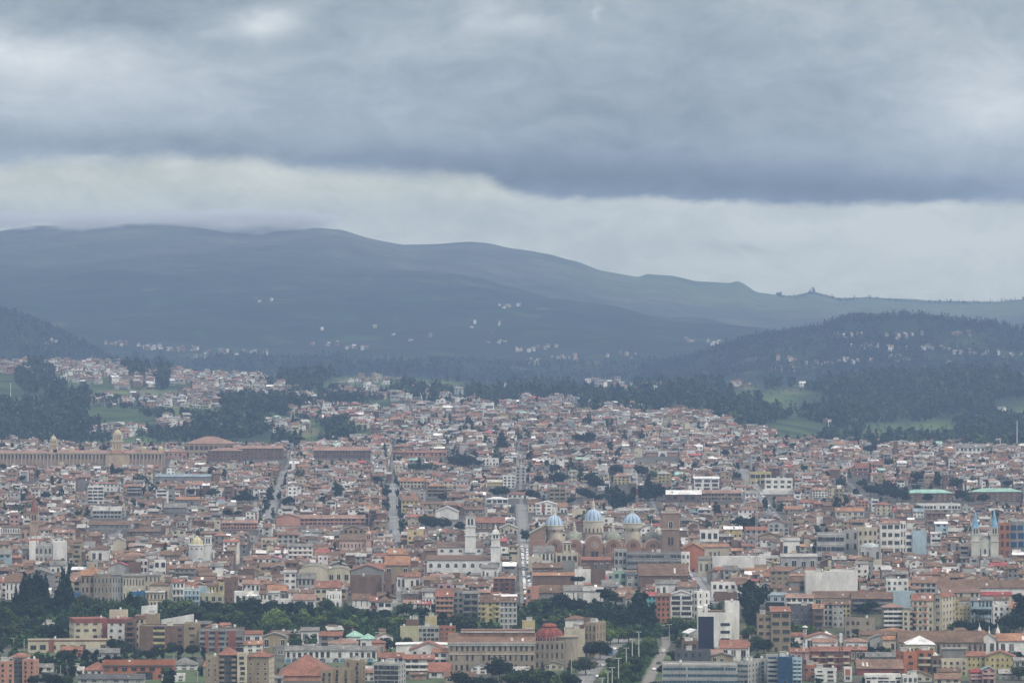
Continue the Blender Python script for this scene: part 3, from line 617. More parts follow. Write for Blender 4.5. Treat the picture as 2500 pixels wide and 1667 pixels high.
O_(1071,1112,1531,1572,4,3,'o','Fn','orange brick end block','orange brick end of the panelled block behind the big round tree', D=2797, win='b', ww=.5, wh=.5)
O_(992,1022,1514,1534,1,0,'n','Fl','brown stair tower','square brown stair tower rising above the blank green wall', D=2806, nowin=True, d=8, vis=1532)
H_(1038,1066,1507,1520,1,0,'y','Fl','small yellow block','small blank yellow block under the orange and beige five-storey house', D=2880, nowin=True, vis=1517)
H_(967,1095,1572,1590,1,0,'w','Ew','white shed roof','wide white shed roof below the blank green wall', D=2700, nowin=True, d=16, rh=1)
H_(1000,1092,1586,1620,2,4,'w','Er','red gabled hall','white hall with very wide red gable roof', D=2620, rh=19, d=18, win='k', ww=.3)
H_(1055,1110,1591,1640,3,3,'w','So','white terraced flats','white stepped flats with orange tile roof', D=2610, rh=8, win='B', ww=.7, bal='f', bc='w')
H_(930,985,1603,1640,2,4,'w','Gr','white flats with red roof','white flats under red roofs left of the stepped flats', D=2590, rh=10, win='B', ww=.7)
H_(985,1060,1607,1650,3,4,'l','Gr','grey balcony flats','pale grey balcony flats under a red tile roof', D=2588, rh=9, win='B', ww=.8, bal='f', bc='w')
H_(1047,1100,1638,1668,1,2,'w','Gr','steep red-roofed house','white house with one steep plain red roof plane', D=2540, rh=20, d=14)
H_(885,930,1640,1670,2,3,'w','Gp','pink-roofed white house','white house with pinkish roof between the ochre tower and the grey glass office', D=2520)
H_(640,690,1660,1690,1,3,'l','Gg','grey-roofed shed','long grey-roofed shed below the big red hip roof', D=2505, rh=5)
H_(1000,1040,1650,1680,1,2,'s','Gn','small brick workshop','small brick workshop under the grey balcony flats', D=2530, rh=4)
H_(1085,1160,1650,1690,1,3,'t','Gn','brown gabled house','low tan house with brown gable roof at the bottom edge', D=2500, rh=9)
H_(1150,1188,1628,1656,2,2,'w','Eg','white gable house by the round tree','white gabled house left of the big round tree', D=2570, rh=9, vis=1650)
H_(1250,1290,1636,1660,1,2,'w','Gl','white shed by the avenue','white low shed at the foot of the red-domed building', D=2560)
H_(1330,1375,1620,1636,1,3,'c','Eg','pale gabled house','pale gabled house in front of the red-domed building', D=2610, rh=6)
H_(150,200,1585,1605,1,4,'o','Gr','long red shed','long red-walled shed below the long cream wing', D=2705, d=10, rh=7)
H_(213,290,1592,1610,1,4,'l','Gg','grey tiled bungalow','grey-roofed bungalow under the right end of the cream wing', D=2690, rh=9)
H_(562,640,1572,1592,2,4,'w','Go','orange-roofed white house','white house with orange roof right of the grey and brown block', D=2740, rh=8)
H_(595,640,1546,1563,1,2,'w','Gr','red-roofed house behind the orange roof','white house with red roof just above the orange-roofed one', D=2790, rh=7)
H_(640,700,1553,1580,1,3,'t','Eg','tan gabled house','tan gabled house with pale end wall left of the long row house', D=2745, rh=9, sw='w')
H_(668,728,1580,1600,1,2,'g','Fg','flat grey garage','flat grey garage with white canopy left of the long row house', D=2700)
H_(735,778,1538,1552,1,3,'w','Gg','house in the grove','white house with grey roof deep among the trees', D=2800)
# --- foreground, centre right
A_(1378,1428,1537,1592,3,0,'c','Fn','tan flats','blank cream side wall right of the red dome', D=2700, nowin=True, d=13)
A_(1428,1455,1522,1590,4,3,'t','Fl','tan flats front','narrow tan flats with ribs of windows beside the avenue trees', D=2705, win='k', ww=.4, wh=.6, yaw=-20, d=16)
H_(1380,1432,1512,1530,1,4,'w','Hn','white house with brown hip roof','white house with brown hip roof above the tan flats', D=2850, rh=9)
H_(1426,1448,1511,1530,1,0,'b','Fb','small brick block','small brick block touching the brown hip roof', D=2848, nowin=True)
H_(1275,1306,1518,1540,1,1,'y','Fl','yellow stair block','yellow stair block on a brick roof left of the red dome', D=2780)
H_(1400,1430,1527,1545,1,0,'b','Fl','brick tank house','square brick tank house on the roof of the tan flats', D=2712, nowin=True, d=8, vis=1540)
H_(1759,1825,1580,1604,1,3,'w','Gr','bright red-roofed house','white house with bright red roof below the white office', D=2670, rh=17, d=15)
H_(1800,1830,1575,1596,2,2,'w','Gr','second red roof','white gable wing right of the bright red roof', D=2685, rh=8)
H_(1665,1705,1567,1592,2,2,'n','Fw','brown block with white cornice','brown block with white cornice below the navy glass panel', D=2690, win='k')
H_(1648,1735,1590,1622,2,5,'d','Fg','dark grey flats','dark grey flats with black windows behind the long grey office', D=2625, win='k', ww=.35)
H_(1700,1765,1595,1612,1,3,'w','Gp','white low house','white low house with pinkish roof between the grey flats and red roof', D=2650)
H_(1735,1790,1600,1622,1,3,'t','Eg','tan gable','tan gabled house behind the long grey office', D=2630, rh=7)
r = O_(1617,1800,1624,1700,3,6,'l','Fl','long grey office','long pale grey office with two glazed bands and pinkish base', D=2490, win='u', ww=.98, wh=.42, d=20, yaw=-3, band='l')
O_(1797,1826,1618,1700,4,3,'l','Fl','end of the long grey office','right end of the long pale grey office turned to the street', D=2497, win='u', ww=.9, wh=.42, d=20, yaw=-22)
O_(1816,1872,1612,1700,5,2,'l','Fl','blue glass office','pale concrete wing with blue glass strips', D=2520, win='v', ww=.55, wh=.7)
r = O_(1872,1900,1601,1700,6,1,'l','Fl','stepped pale wing','pale stepped balcony wing left of the blue glass', D=2505, win='v', ww=.7, wh=.5, bal='f', bc='l')
O_(1900,1934,1605,1700,6,3,'V','Fb','blue glass front','blue curtain-wall glass tower at the bottom right', D=2500, win='v', ww=1, wh=1, d=15)
O_(1934,1958,1609,1700,6,2,'B','Fb','light blue end of the glass office','light blue balcony end right of the blue glass', D=2503, win='v', ww=.6, wh=.5, bal='f', bc='B')
# white office with the navy panel
r = O_(1704,1786,1497,1570,5,2,'w','Fn','white office with navy panel','bright white office with tall navy glass panel and four dark windows', D=2752, nowin=True, d=14,
  extra=lambda mw, mr, w, d, h, o: ([put(WM['B'], 'window', o, (w*.31, 0, h*(.06+.205*i)), (w*.28, 1, h*.07)) for i in range(4)], mw.box(-w*.49, -w*.03, -.12, -.004, h*.0, h*.92, WC['N'], 'g'), mw.box(-w*.5, -w*.35, 2, d, h, h+3.2, WC['w']), mw.box(-w*.3, -w*.2, 3, d, h, h+4.2, WC['w']), mw.box(-w*.2, w*.3, 6, d, h, h+1.2, WC['n'])))
O_(1772,1805,1472,1572,1,0,'w','Fl','tall white slab','tall blank white slab on the right side of the navy-panelled office', D=2758, nowin=True, d=15)
r = O_(1849,1884,1502,1590,5,2,'t','Fn','brick tower','orange-tan brick tower, lower left half', D=2745, win='B', ww=.62, wh=.42, d=15, sw='b')
O_(1883,1930,1492,1590,5,2,'t','Sr','right half of the brick tower','orange-tan brick tower with slanted red cap and bay windows', D=2743, win='B', ww=.7, wh=.42, d=15, rh=9, side=0)
# --- foreground, right
A_(1981,2075,1588,1632,3,5,'m','Gr','maroon and cream flats','maroon flats with cream balcony bands under a pinkish roof', D=2600, rh=9, win='k', ww=.5, bal='p', bc='c', band='c')
A_(1989,2040,1635,1690,3,2,'w','Fg','white and grey flats','white and grey stepped flats at the bottom edge', D=2510, win='k', ww=.5, bal='p', bc='w', yaw=-8)
H_(2060,2080,1632,1690,2,1,'w','Fo','white house with orange square','white house with an orange panel beside the brown mast', D=2515,
  extra=lambda mw, mr, w, d, h, o: mw.box(-w*.3, w*.3, -.2, -.004, h*.5, h*.98, WC['o']))
H_(1960,1992,1626,1675,2,2,'o','Fn','orange and white house','orange and white house right of the blue glass office', D=2520)
H_(1930,1985,1590,1612,1,4,'p','Gr','pink house','pinkish low house with red roof behind the blue glass office', D=2640, rh=8)
H_(1966,2045,1556,1580,1,3,'w','Er','red roof with white gable','red-roofed house with white gable edge left of the brown mast', D=2740, rh=11, d=16)
H_(1985,2040,1566,1590,1,4,'w','Gp','pink-roofed house','white house with pink roof right behind the maroon and cream flats', D=2700, rh=8)
H_(2066,2118,1566,1584,1,3,'w','Hp','pale red roof','low house with pale red hip roof left of the shrubs', D=2720, rh=9, d=14)
H_(2062,2115,1585,1600,1,4,'n','Gr','maroon-roofed row','maroon-roofed low row under the pale red hip roof', D=2660, rh=7)
H_(2124,2165,1557,1578,1,3,'l','Eg','grey gabled house','grey gabled house left of the red and white roofs', D=2725, rh=8)
H_(2155,2187,1560,1580,1,2,'c','Go','orange-roofed house','cream house with bright orange roof just right of the grey gable', D=2722, rh=8)
H_(2100,2200,1535+13,1562,1,6,'t','Gn','brown tile range','long brown tile roof in front of the stone ruin', D=2770, rh=8, d=14)
H_(2150,2215,1536+6,1556,1,4,'w','Ho','orange hip roof','broad orange hip roof below the pink-roofed flats', D=2800, rh=9, d=18)
r = B(2196,2400,1566,1592,1,16,'S','Gn','convent','convent','tiled convent','very long stone-walled range under a brown tile roof behind the white pyramid roof', D=2690, rh=24, d=22, win='A', ww=.45, wh=.55)
H_(2390,2432,1560,1590,1,2,'w','Eo','convent gable wing','white gable wing with orange roof right end of the stone range', D=2700, rh=17, d=24)
H_(2438,2520,1563,1586,1,4,'w','Go','orange-tiled school','white range with bright orange tile roof at the right edge', D=2705, rh=16, d=14)
r = B(2214,2282,1572,1606,2,4,'c','Hw','exhibition_hall','hall','hall with the white pyramid roof','cream hall crowned by a bright white pyramid roof', D=2640, rh=19, d=16, win='k', ww=.6, wh=.3,
  extra=lambda mw, mr, w, d, h, o: mw.box(-w*.62, w*.62, -1.5, d+1.5, h*.42, h*.5, RC['w'], 'r'))
r = A_(2207,2240,1593,1642,3,1,'o','Fr','red brick tower flats','red brick tower flats with a small cream tank box', D=2580, win='k', ww=.3, wh=.3, yaw=16, d=12, sw='o')
A_(2240,2278,1590,1640,3,2,'o','Fw','right red flats','red brick flats with cream balconies right of the red tower flats', D=2585, win='k', ww=.5, bal='f', bc='c')
A_(2275,2303,1606,1645,2,2,'b','Fn','low red wing','low dark red wing with pale balconies at the right of the red flats', D=2584, win='k', bal='f', bc='l')
H_(2195,2215,1598,1625,2,1,'s','Er','small red gable','narrow red gable house left of the red brick tower', D=2595, rh=6)
H_(2093,2205,1630,1648,1,5,'m','Gq','maroon roof with white ribs','long brown-red roof with white ribs and one dormer', D=2565, rh=18, d=20, nowin=True)
H_(2105,2160,1618,1636,1,3,'w','Gg','white shed left of the red flats','white shed with pale roof behind the maroon roof', D=2600, rh=7)
H_(2115,2200,1602,1614,1,5,'g','Gg','long grey roof','long slanting grey roof left of the red brick tower', D=2650, rh=9, d=14)
H_(2113,2200,1650,1690,2,6,'w','Fw','white showroom','low white showroom with long dark window at the bottom edge', D=2505, win='B', ww=.9, wh=.4)
H_(2205,2240,1650,1690,1,3,'w','Fw','white boxy shop','white boxy shop right of the showroom', D=2498, win='b', ww=.6)
H_(2215,2275,1650,1680,1,3,'c','En','cream arched house','cream gabled house with arched window at the bottom edge', D=2515, rh=12, win='a', d=14)
H_(2283,2345,1660,1690,1,3,'c','Gq','brown-roofed house with round arch','low house with brown tile roof and a round white arch', D=2500, rh=12, win='a')
H_(2290,2345,1640,1665,1,4,'c','Gn','tan roof house','cream house with a brown tile roof below the grey-roofed villa group', D=2550, rh=8)
H_(2300,2360,1612,1650,3,4,'c','Fg','cream house with grey canopy','cream house with grey canopies between the red flats and the yellow gabled flats', D=2600, win='k', ww=.35)
r = A_(2361,2405,1600,1660,3,4,'y','Gr','yellow gabled flats','yellow-ochre flats with red roof, left half with a balcony column', D=2575, rh=9, win='k', ww=.35, wh=.35, d=14)
A_(2405,2478,1602,1662,3,6,'y','Er','right half of the yellow gabled flats','yellow-ochre flats with a small red gable and white verge', D=2572, rh=13, win='k', ww=.3, wh=.35, d=14, yaw=-6)
A_(2368,2400,1640,1690,3,2,'p','Hm','purple-pink villa','purple-pink villa with steep roof and balcony', D=2510, rh=9, win='k', bal='f', bc='p')
A_(2398,2430,1634,1690,3,2,'p','Eb','right purple-pink villa','purple-pink gabled villa with dark blue roof', D=2507, rh=8, win='k', bal='f', bc='p')
H_(2476,2520,1612,1650,2,3,'l','Gg','pale house at the edge','pale house with grey roof at the right edge below the orange tile range', D=2580)
H_(2440,2500,1642,1672,2,3,'l','Gl','pale house with white awning','pale house with white awning under the yellow gabled flats', D=2530)
H_(2300,2360,1583,1606,1,0,'g','Gg','grey arcade roof','long flat grey roof in front of the stone range', D=2650, nowin=True, rh=3)
# --- the river front, left part
H_(13,65,1419,1456,2,5,'w','Gn','white balconied house','white house with brown tile roof and dark balconies', D=3040, rh=12, win='k', ww=.3, wh=.6)
H_(65,106,1424,1450,2,3,'g','Gn','grey-brown house','grey-brown house right of the white balconied one', D=3045, rh=9)
H_(157,198,1418,1462,4,2,'c','Gp','cream house with red base','cream and white house with pinkish roof left of the stone palace', D=3015, rh=11, win='k', bal='p', bc='t')
H_(198,229,1403,1466,3,3,'S','Go','brown stone house with orange roof','brown stone town house with bright orange roof', D=3010, rh=10, win='A', ww=.45, wh=.62)
r = B(229,274,1403,1466,3,5,'S','Fg','palace','palace','grey stone palace','grey stone palace with arched loggia in the middle of its front', D=3008, win='a', ww=.45, wh=.62, band='S', vis=1460)
H_(274,300,1402,1464,3,4,'l','Gg','pale grey town house','narrow pale grey town house between the stone palace and the cream palace', D=3008, win='a', ww=.4, wh=.62, rh=5, band='l')
r = B(300,353,1405,1462,2,7,'c','Gg','palace','palace','cream palace','cream palace front with tall pilasters and five arched windows', D=3006, win='a', ww=.45, wh=.5, rh=5, band='c')
H_(353,393,1403,1462,3,4,'c','Gg','right end of the cream palace','cream front with a central balcony right of the pilastered palace', D=3008, win='a', ww=.38, wh=.55, rh=6, yaw=-6, d=12)
H_(393,418,1418,1450,2,2,'l','Gn','grey house with brown roof','grey side-walled house with brown roof right of the cream palace', D=3020, rh=10)
r = H_(356,401,1445,1482,2,5,'c','Gl','cream and brown villa','cream villa with brown bands and tall windows', D=2992, win='t', ww=.5, wh=.6, rh=3, band='n')
H_(366,412,1428,1447,1,3,'c','Hn','upper floor of the cream and brown villa','cream upper floor with brown hip roof above the banded villa', D=2997, win='t', ww=.4, wh=.6, rh=8, vis=1445)
H_(318,354,1446,1470,1,5,'V','Fl','blue ground-floor shop','bright blue low front below the cream palace', D=2996, win='a', ww=.4)
H_(167,196,1449,1472,1,3,'V','Fl','blue house','deep blue low house below the cream house with red base', D=3000)
H_(421,449,1420,1455,3,3,'w','Gr','white house with red roof','white house with pillars and red roof left of the light blue house', D=3005, win='B', rh=7, bal='f', bc='w')
H_(449,487,1440,1482,3,4,'B','Fl','light blue house','light blue house above white pillars', D=2995, win='k', ww=.3, band='w', bal='f', bc='B')
H_(484,503,1434,1450,1,0,'B','Fl','blank light blue wall','blank light blue wall right of the light blue house', D=2999, nowin=True)
H_(502,534,1428,1449,2,4,'y','Gn','yellow house','yellow house with brown tile roof and timber balcony', D=3010, win='k', ww=.35, rh=6, bal='f', bc='t')
H_(534,547,1424,1449,2,1,'y','Fl','yellow tower house','narrow yellow tower right of the yellow house', D=3009)
H_(547,580,1412,1448,3,3,'n','Fg','brown brick flats','brown brick flats with nine small windows', D=3012, win='k', ww=.25, wh=.3)
H_(480,545,1450,1462,1,4,'v','Fl','pale yellow garden wall house','low pale yellow range above a pale retaining wall', D=2998)
H_(572,618,1446,1462,1,3,'w','Fw','low white house with cornice','low white house with cornice and two windows', D=2990, win='k')
H_(592,634,1424,1442,2,4,'w','Gp','white house with pink-brown roof','white house with pink-brown gable roof and brick side', D=3020, win='k', rh=9, sw='b')
H_(604,636,1454,1470,1,0,'w','Sw','white canopy house','white house under a flat white canopy', D=2985, nowin=True, rh=3)
H_(634,652,1448,1474,2,2,'w','Gn','narrow white house','narrow white house right of the white canopy', D=2984, win='k')
H_(652,682,1446,1474,2,2,'w','Gl','white framed house','white house with deep window frames', D=2985, win='b', ww=.6, wh=.6, rh=4)
H_(653,700,1440,1450,1,3,'g','Go','orange-roofed grey house','grey house with bright orange roof and dark gable side', D=3012, rh=12, sw='g')
H_(666,713,1465,1480,1,3,'w','Fw','long low white house','long low white house with three small windows above the grove', D=2980, win='k', ww=.25)
H_(715,770,1463,1482,1,2,'w','Gp','white house with pink striped roof','white house with pink striped roofs beside the dark trees', D=2978, rh=12, d=16)
H_(768,832,1433,1468,2,4,'c','Gr','cream house with red roof','cream two-storey house with broad red roof', D=3015, win='B', ww=.55, wh=.35, rh=14, d=15)
r = H_(796,833,1447,1464,1,5,'w','Fl','white arcaded house','white terrace storey with thin arched windows', D=2990, win='a', ww=.3, wh=.75)
H_(794,830,1466,1491,1,3,'w','Fl','lower white arcaded house','white storey with three round arches and a bow-shaped foot', D=2984, win='a', ww=.5, wh=.7)
H_(861,904,1462,1484,1,3,'w','Gn','white house with two windows','white house with two dark windows under a brown tile roof', D=2983, win='k', ww=.13, wh=.5, rh=13)
H_(903,921,1466,1500,2,1,'w','Gr','narrow white house with red roof','narrow white house with plain red roof and dark balcony', D=2976, win='k', rh=10, bal='f', bc='m')
H_(922,955,1468,1502,2,2,'w','Hn','white house with brown hip roof by the wall','white house with glazed upper floor under a brown hip roof', D=2975, win='B', ww=.85, rh=14)
H_(955,984,1474,1490,1,2,'l','Fg','small grey stone house','small grey stone house with two square windows', D=2978, win='k', ww=.2)
H_(985,1026,1472,1500,2,3,'w','Gp','white house with pink roof','white house with pink roof and black pillars', D=2972, win='k', ww=.3, wh=.7, rh=8, band='w')
H_(1024,1052,1474,1500,2,3,'w','Gm','white house with maroon trim','white house with maroon roof and maroon trim', D=2973, win='k', ww=.3, rh=6, sw='w')
H_(1031,1064,1443,1470,2,4,'w','Gg','white house with grey eaves','white two-storey house with grey roof above the pink-roofed one', D=3000, win='k', ww=.35, rh=7, d=14, band='g')
H_(986,1020,1448,1462,1,5,'n','Gg','brown house with grey roof','low brown house with grey roof and small windows', D=3010, rh=8)
r = H_(1063,1107,1454,1516,5,4,'t','Gr','orange-beige stepped flats','five-storey orange-beige flats with a red roof on every step', D=2955, win='k', ww=.35, wh=.45, rh=14, bal='f', bc='s', band='s')
H_(1107,1131,1444,1500,4,2,'g','Fl','dark recessed house','dark green-grey recessed house right of the orange-beige flats', D=2975, win='B', ww=.6)
H_(1131,1168,1448,1510,4,2,'g','Sg','grey balcony house','grey concrete house with open balconies', D=2965, win='B', ww=.7, wh=.6, bal='f', bc='g')
H_(1160,1178,1466,1505,3,1,'w','Fl','white slice house','narrow white house between the grey balcony house and the yellow flats', D=2964)
H_(1172,1222,1468,1520,4,3,'y','Gn','pale yellow flats','pale yellow flats with brown tile roof and terraces', D=2950, win='k', ww=.3, wh=.4, rh=15, bal='p', bc='y')
H_(1220,1262,1468,1536,5,4,'l','Gn','grey and white flats','tall grey and white flats with iron balconies and a brown roof', D=2945, win='k', ww=.35, wh=.5, rh=12, band='w')
H_(1285,1298,1436,1480,3,1,'s','Fl','salmon house','narrow salmon bay with awning at the crowded street', D=2995, win='k')
H_(1297,1315,1434,1478,3,0,'s','Fl','salmon house wall','tall salmon house wall at the corner of the crowded street', D=2993, nowin=True)
H_(1316,1366,1445,1466,1,0,'g','Gn','brown roof by the salmon house','grey blank wall with brown roof right of the salmon house', D=3005, nowin=True, rh=16, d=14)
H_(1376,1426,1441,1462,1,5,'w','Gg','white house with weathered grey roof','white house with small windows under a weathered grey roof', D=3008, win='k', ww=.18, rh=12, d=15)
H_(1424,1472,1441,1470,1,3,'w','Gl','white house with stained pale roof','white house with stained pale roof right of the weathered grey roof', D=3004, rh=8, nowin=True)
H_(1470,1510,1430,1460,2,3,'l','Gg','grey-roofed pale house','pale house with smooth grey roof and two dark windows', D=3015, rh=13, win='k', ww=.4, d=14)
H_(1498,1530,1454,1466,1,1,'w','Gp','house with bright pink roof','white house with a bright pink sheet roof', D=2998, rh=13, d=14)
H_(1528,1550,1460,1474,1,2,'w','Gn','small house with brown roof','small white house with brown roof right of the pink sheet roof', D=2990, rh=11)
H_(1568,1604,1453,1505,4,3,'T','GR','turquoise house with red roof','turquoise house with a bright red roof', D=2968, win='k', ww=.3, rh=8, band='B')
r = H_(1603,1636,1454,1521,5,3,'o','Gn','orange-brown arched house','tall orange-brown house with pairs of arched windows', D=2945, win='A', ww=.5, wh=.6, rh=6)
r = H_(1637,1690,1451,1516,5,2,'w','El','gallery house','white house with open galleries on four floors under a low gable', D=2950, win='B', ww=.84, wh=.62, rh=9, band='w', d=14, side=0)
H_(1688,1702,1446,1510,4,2,'w','Fl','side of the gallery house','receding white side wing right of the open galleries', D=2955, yaw=-40, win='k', d=12)
H_(1655,1700,1432,1450,1,2,'l','Gq','reddish roof above the galleries','pale house with reddish roof above the gallery house', D=3015, rh=11, d=14)
H_(1600,1660,1424,1442,1,4,'w','Gg','white house with long grey roof','white house with long grey roof above the turquoise house', D=3030, rh=9)
# --- the river front, right part
A_(1737,1797,1424,1452,2,4,'w','Fg','white two-storey house with brick foot','white two-storey house above a brown brick wall at the bend of the street', D=3060, win='B', ww=.5)
H_(1745,1800,1448,1470,1,0,'b','Fn','brown brick wall house','blank brown brick block below the white two-storey house', D=3020, nowin=True)
H_(1798,1838,1425,1445,2,3,'w','Gn','white house by the tall pine','white house with arched window left of the tall dark tree', D=3050, win='k')
H_(1875,1912,1434,1458,2,2,'y','Gn','yellow house by the tall pine','yellow house with brown roof right of the tall dark tree', D=3040, win='k', rh=8)
H_(1911,1950,1442,1460,1,2,'w','Gn','white house with maroon roof','white house with maroon tile roof right of the yellow house', D=3030, rh=10, nowin=True)
H_(1868,1920,1452,1475,1,3,'B','Sb','blue-green glazed terrace','pale blue-green terrace house with a glazed roof', D=3005, rh=5)
H_(1870,1915,1474,1492,1,0,'k','Fw','dark shop with white canopy','dark open front under a flat white canopy', D=2985, nowin=True)
H_(1919,1986,1458,1500,3,5,'w','Gp','white terraced house','white terraced house with dark terraces and small pink roof', D=2980, win='B', ww=.75, wh=.55, rh=8, band='w', bal='f', bc='w')
H_(1930,1985,1480,1530,3,5,'d','Fg','dark balcony house','dark timber balcony house below the white terraced house', D=2962, win='b', ww=.4, wh=.6)
H_(1985,2011,1484,1534,3,1,'n','Go','brown house with orange roof','brown house with orange eaves and balconies', D=2950, win='B', ww=.6, rh=10, bal='f', bc='n')
H_(2011,2032,1474,1531,4,2,'w','Gn','white house with four rows of windows','white house with square windows right of the orange eaves', D=2952, win='k', ww=.5, wh=.55, rh=9)
H_(2032,2060,1474,1532,4,2,'l','Gn','pale grey-green house','pale grey-green house right of the white square-windowed one', D=2950, win='w', ww=.45, wh=.5, rh=9)
H_(2056,2076,1474,1520,4,2,'y','Gn','narrow yellow house','narrow yellow house left of the dark river-front balconies', D=2968, win='k', rh=9)
H_(1987,2100,1458,1476,1,5,'c','Gn','long brown river-front roof','long brown tile roof over the white and grey river-front houses', D=2990, rh=14, d=16)
H_(2080,2180,1460,1500,3,6,'d','Gn','dark timber houses','dark timber-fronted houses under a long brown roof', D=2985, win='b', ww=.5, rh=14, d=15, bal='f', bc='g')
H_(2136,2160,1470,1498,2,2,'w','Gn','small white bay','small white bay right of the dark timber houses', D=2976, win='k')
r = B(2064,2137,1512,1550,2,6,'S','Fn','ruined_house','house','stone ruin','roofless grey stone house with empty window openings', D=2905, win='A', ww=.5, wh=.5)
r = A_(2156,2204,1482,1540,5,4,'g','Hp','pink-roofed flats','grey flats with white balcony slabs under a pink roof', D=2925, win='B', ww=.75, wh=.5, rh=9, bal='f', bc='w', sw='t', d=14)
A_(2204,2232,1492,1541,4,2,'c','Fn','cream lower house','cream house joined to the right of the pink-roofed flats', D=2920, win='k', ww=.4)
r = A_(2228,2278,1464,1541,5,4,'c','Gr','tall cream flats with mansard','tall ornate cream flats with red mansard and dormers', D=2915, win='k', ww=.4, wh=.4, rh=14, d=16, bal='p', bc='s', band='c', sw='c')
H_(2278,2300,1456,1538,5,1,'c','Er','cream side wing','tall cream side wing climbing behind the ornate flats', D=2930, win='w', ww=.4, rh=8, yaw=-25, d=22)
r = H_(2305,2342,1468,1528,5,3,'y','Fl','yellow arched house','pale yellow house with arched windows, blank upper corner', D=2940, win='a', ww=.35, wh=.45)
H_(2342,2369,1482,1526,4,3,'y','Fg','right part of the yellow arched house','lower pale yellow wing with a row of narrow windows', D=2942, win='a', ww=.4, wh=.45)
H_(2318,2370,1464,1480,1,3,'c','Gn','brown-roofed house above the yellow one','cream house with brown roof above the yellow arched house', D=2975, rh=6)
H_(2370,2423,1464,1528,3,6,'B','Gg','blue-grey galleried house','blue-grey galleried house behind palm trees', D=2945, win='k', ww=.5, wh=.55, rh=7, bal='f', bc='B', base='w')
H_(2425,2466,1478,1536,4,3,'w','Fg','white house with roof terrace','white house with dark arched windows and roof terrace', D=2938, win='k', ww=.4, wh=.45)
H_(2425,2462,1462,1480,1,3,'w','Gn','white upper house','white upper house with brown roof above the roof terrace', D=2975, rh=7, vis=1476)
H_(2466,2492,1482,1498,1,2,'y','Go','orange-roofed house by the edge','ochre house with orange roof left of the dark tree at the edge', D=2970, rh=12)
r = B(2300,2393,1445,1474,2,7,'c','Gq','school','school','cream college','cream college range with one row of seven square dark windows', D=3020, win='k', ww=.4, wh=.5, rh=8, d=14)
r = B(2290,2530,1434,1452,1,0,'w','Gn','convent','convent','very long tiled convent','very long white convent range under one brown roof at the right edge', D=3085, nowin=True, rh=17, d=20)
H_(2180,2235,1446,1468,0,0,'B','Fb','pale blue sheet wall','blank pale blue sheet wall left of the red mansard', D=2985, nowin=True)
H_(2396,2470,1452,1466,1,0,'c','Gm','maroon roof by the convent','low maroon-roofed house below the very long convent', D=3000, rh=7, nowin=True)
# ---------------------------------------------------------------- landmarks
def frame(px0, px1, yb, D=None):
    pm = (px0 + px1) / 2; D = D or dist(pm, yb); x = (pm - 1250) * D / F; return x, D, gz(x, D), D / F
def reg(px0, px1, yt, yb, D, d, short): BLK.append((px0 - 1, px1 + 1, yt, yb, D, d)); REG.append(((px0 + px1) / 2, yb, D, short))
def Z(py, D, z): return CAMZ - (py - HZ) * D / F - z
def dome(m, cx, cy, r, z0, hh, col, col2=None, n=32, mk='w'):
    m.lathe(cx, cy, [(r * math.cos(t), z0 + hh * math.sin(t)) for t in (0, .2, .4, .6, .8, 1.0, 1.2, 1.4, 1.54)], n, col, mk, col2)
def lantern(m, cx, cy, r, z0, h, col):
    m.lathe(cx, cy, [(r * 1.4, z0), (r * 1.4, z0 + h * .08), (r, z0 + h * .1), (r, z0 + h * .38), (r * 1.3, z0 + h * .42), (r * .75, z0 + h * .48), (r * .7, z0 + h * .6), (r * .9, z0 + h * .63), (r * .35, z0 + h * .75), (r * .15, z0 + h * .9), (r * .1, z0 + h)], 10, col)
    m.box(cx - .06, cx + .06, cy - .06, cy + .06, z0 + h, z0 + h * 1.14, col); m.box(cx - .5, cx + .5, cy - .06, cy + .06, z0 + h * 1.06, z0 + h * 1.09, col)
BRK = (.27, .195, .15); IV = (.55, .52, .43); BLU = (.44, .58, .76); BL2 = (.20, .24, .29); GRD = (.29, .31, .26)
def arch(cx, w, z0, zs, n=10): return [(cx - w / 2, z0), (cx + w / 2, z0)] + [(cx + w / 2 * math.cos(math.pi * i / n), zs + w / 2 * math.sin(math.pi * i / n)) for i in range(n + 1)]
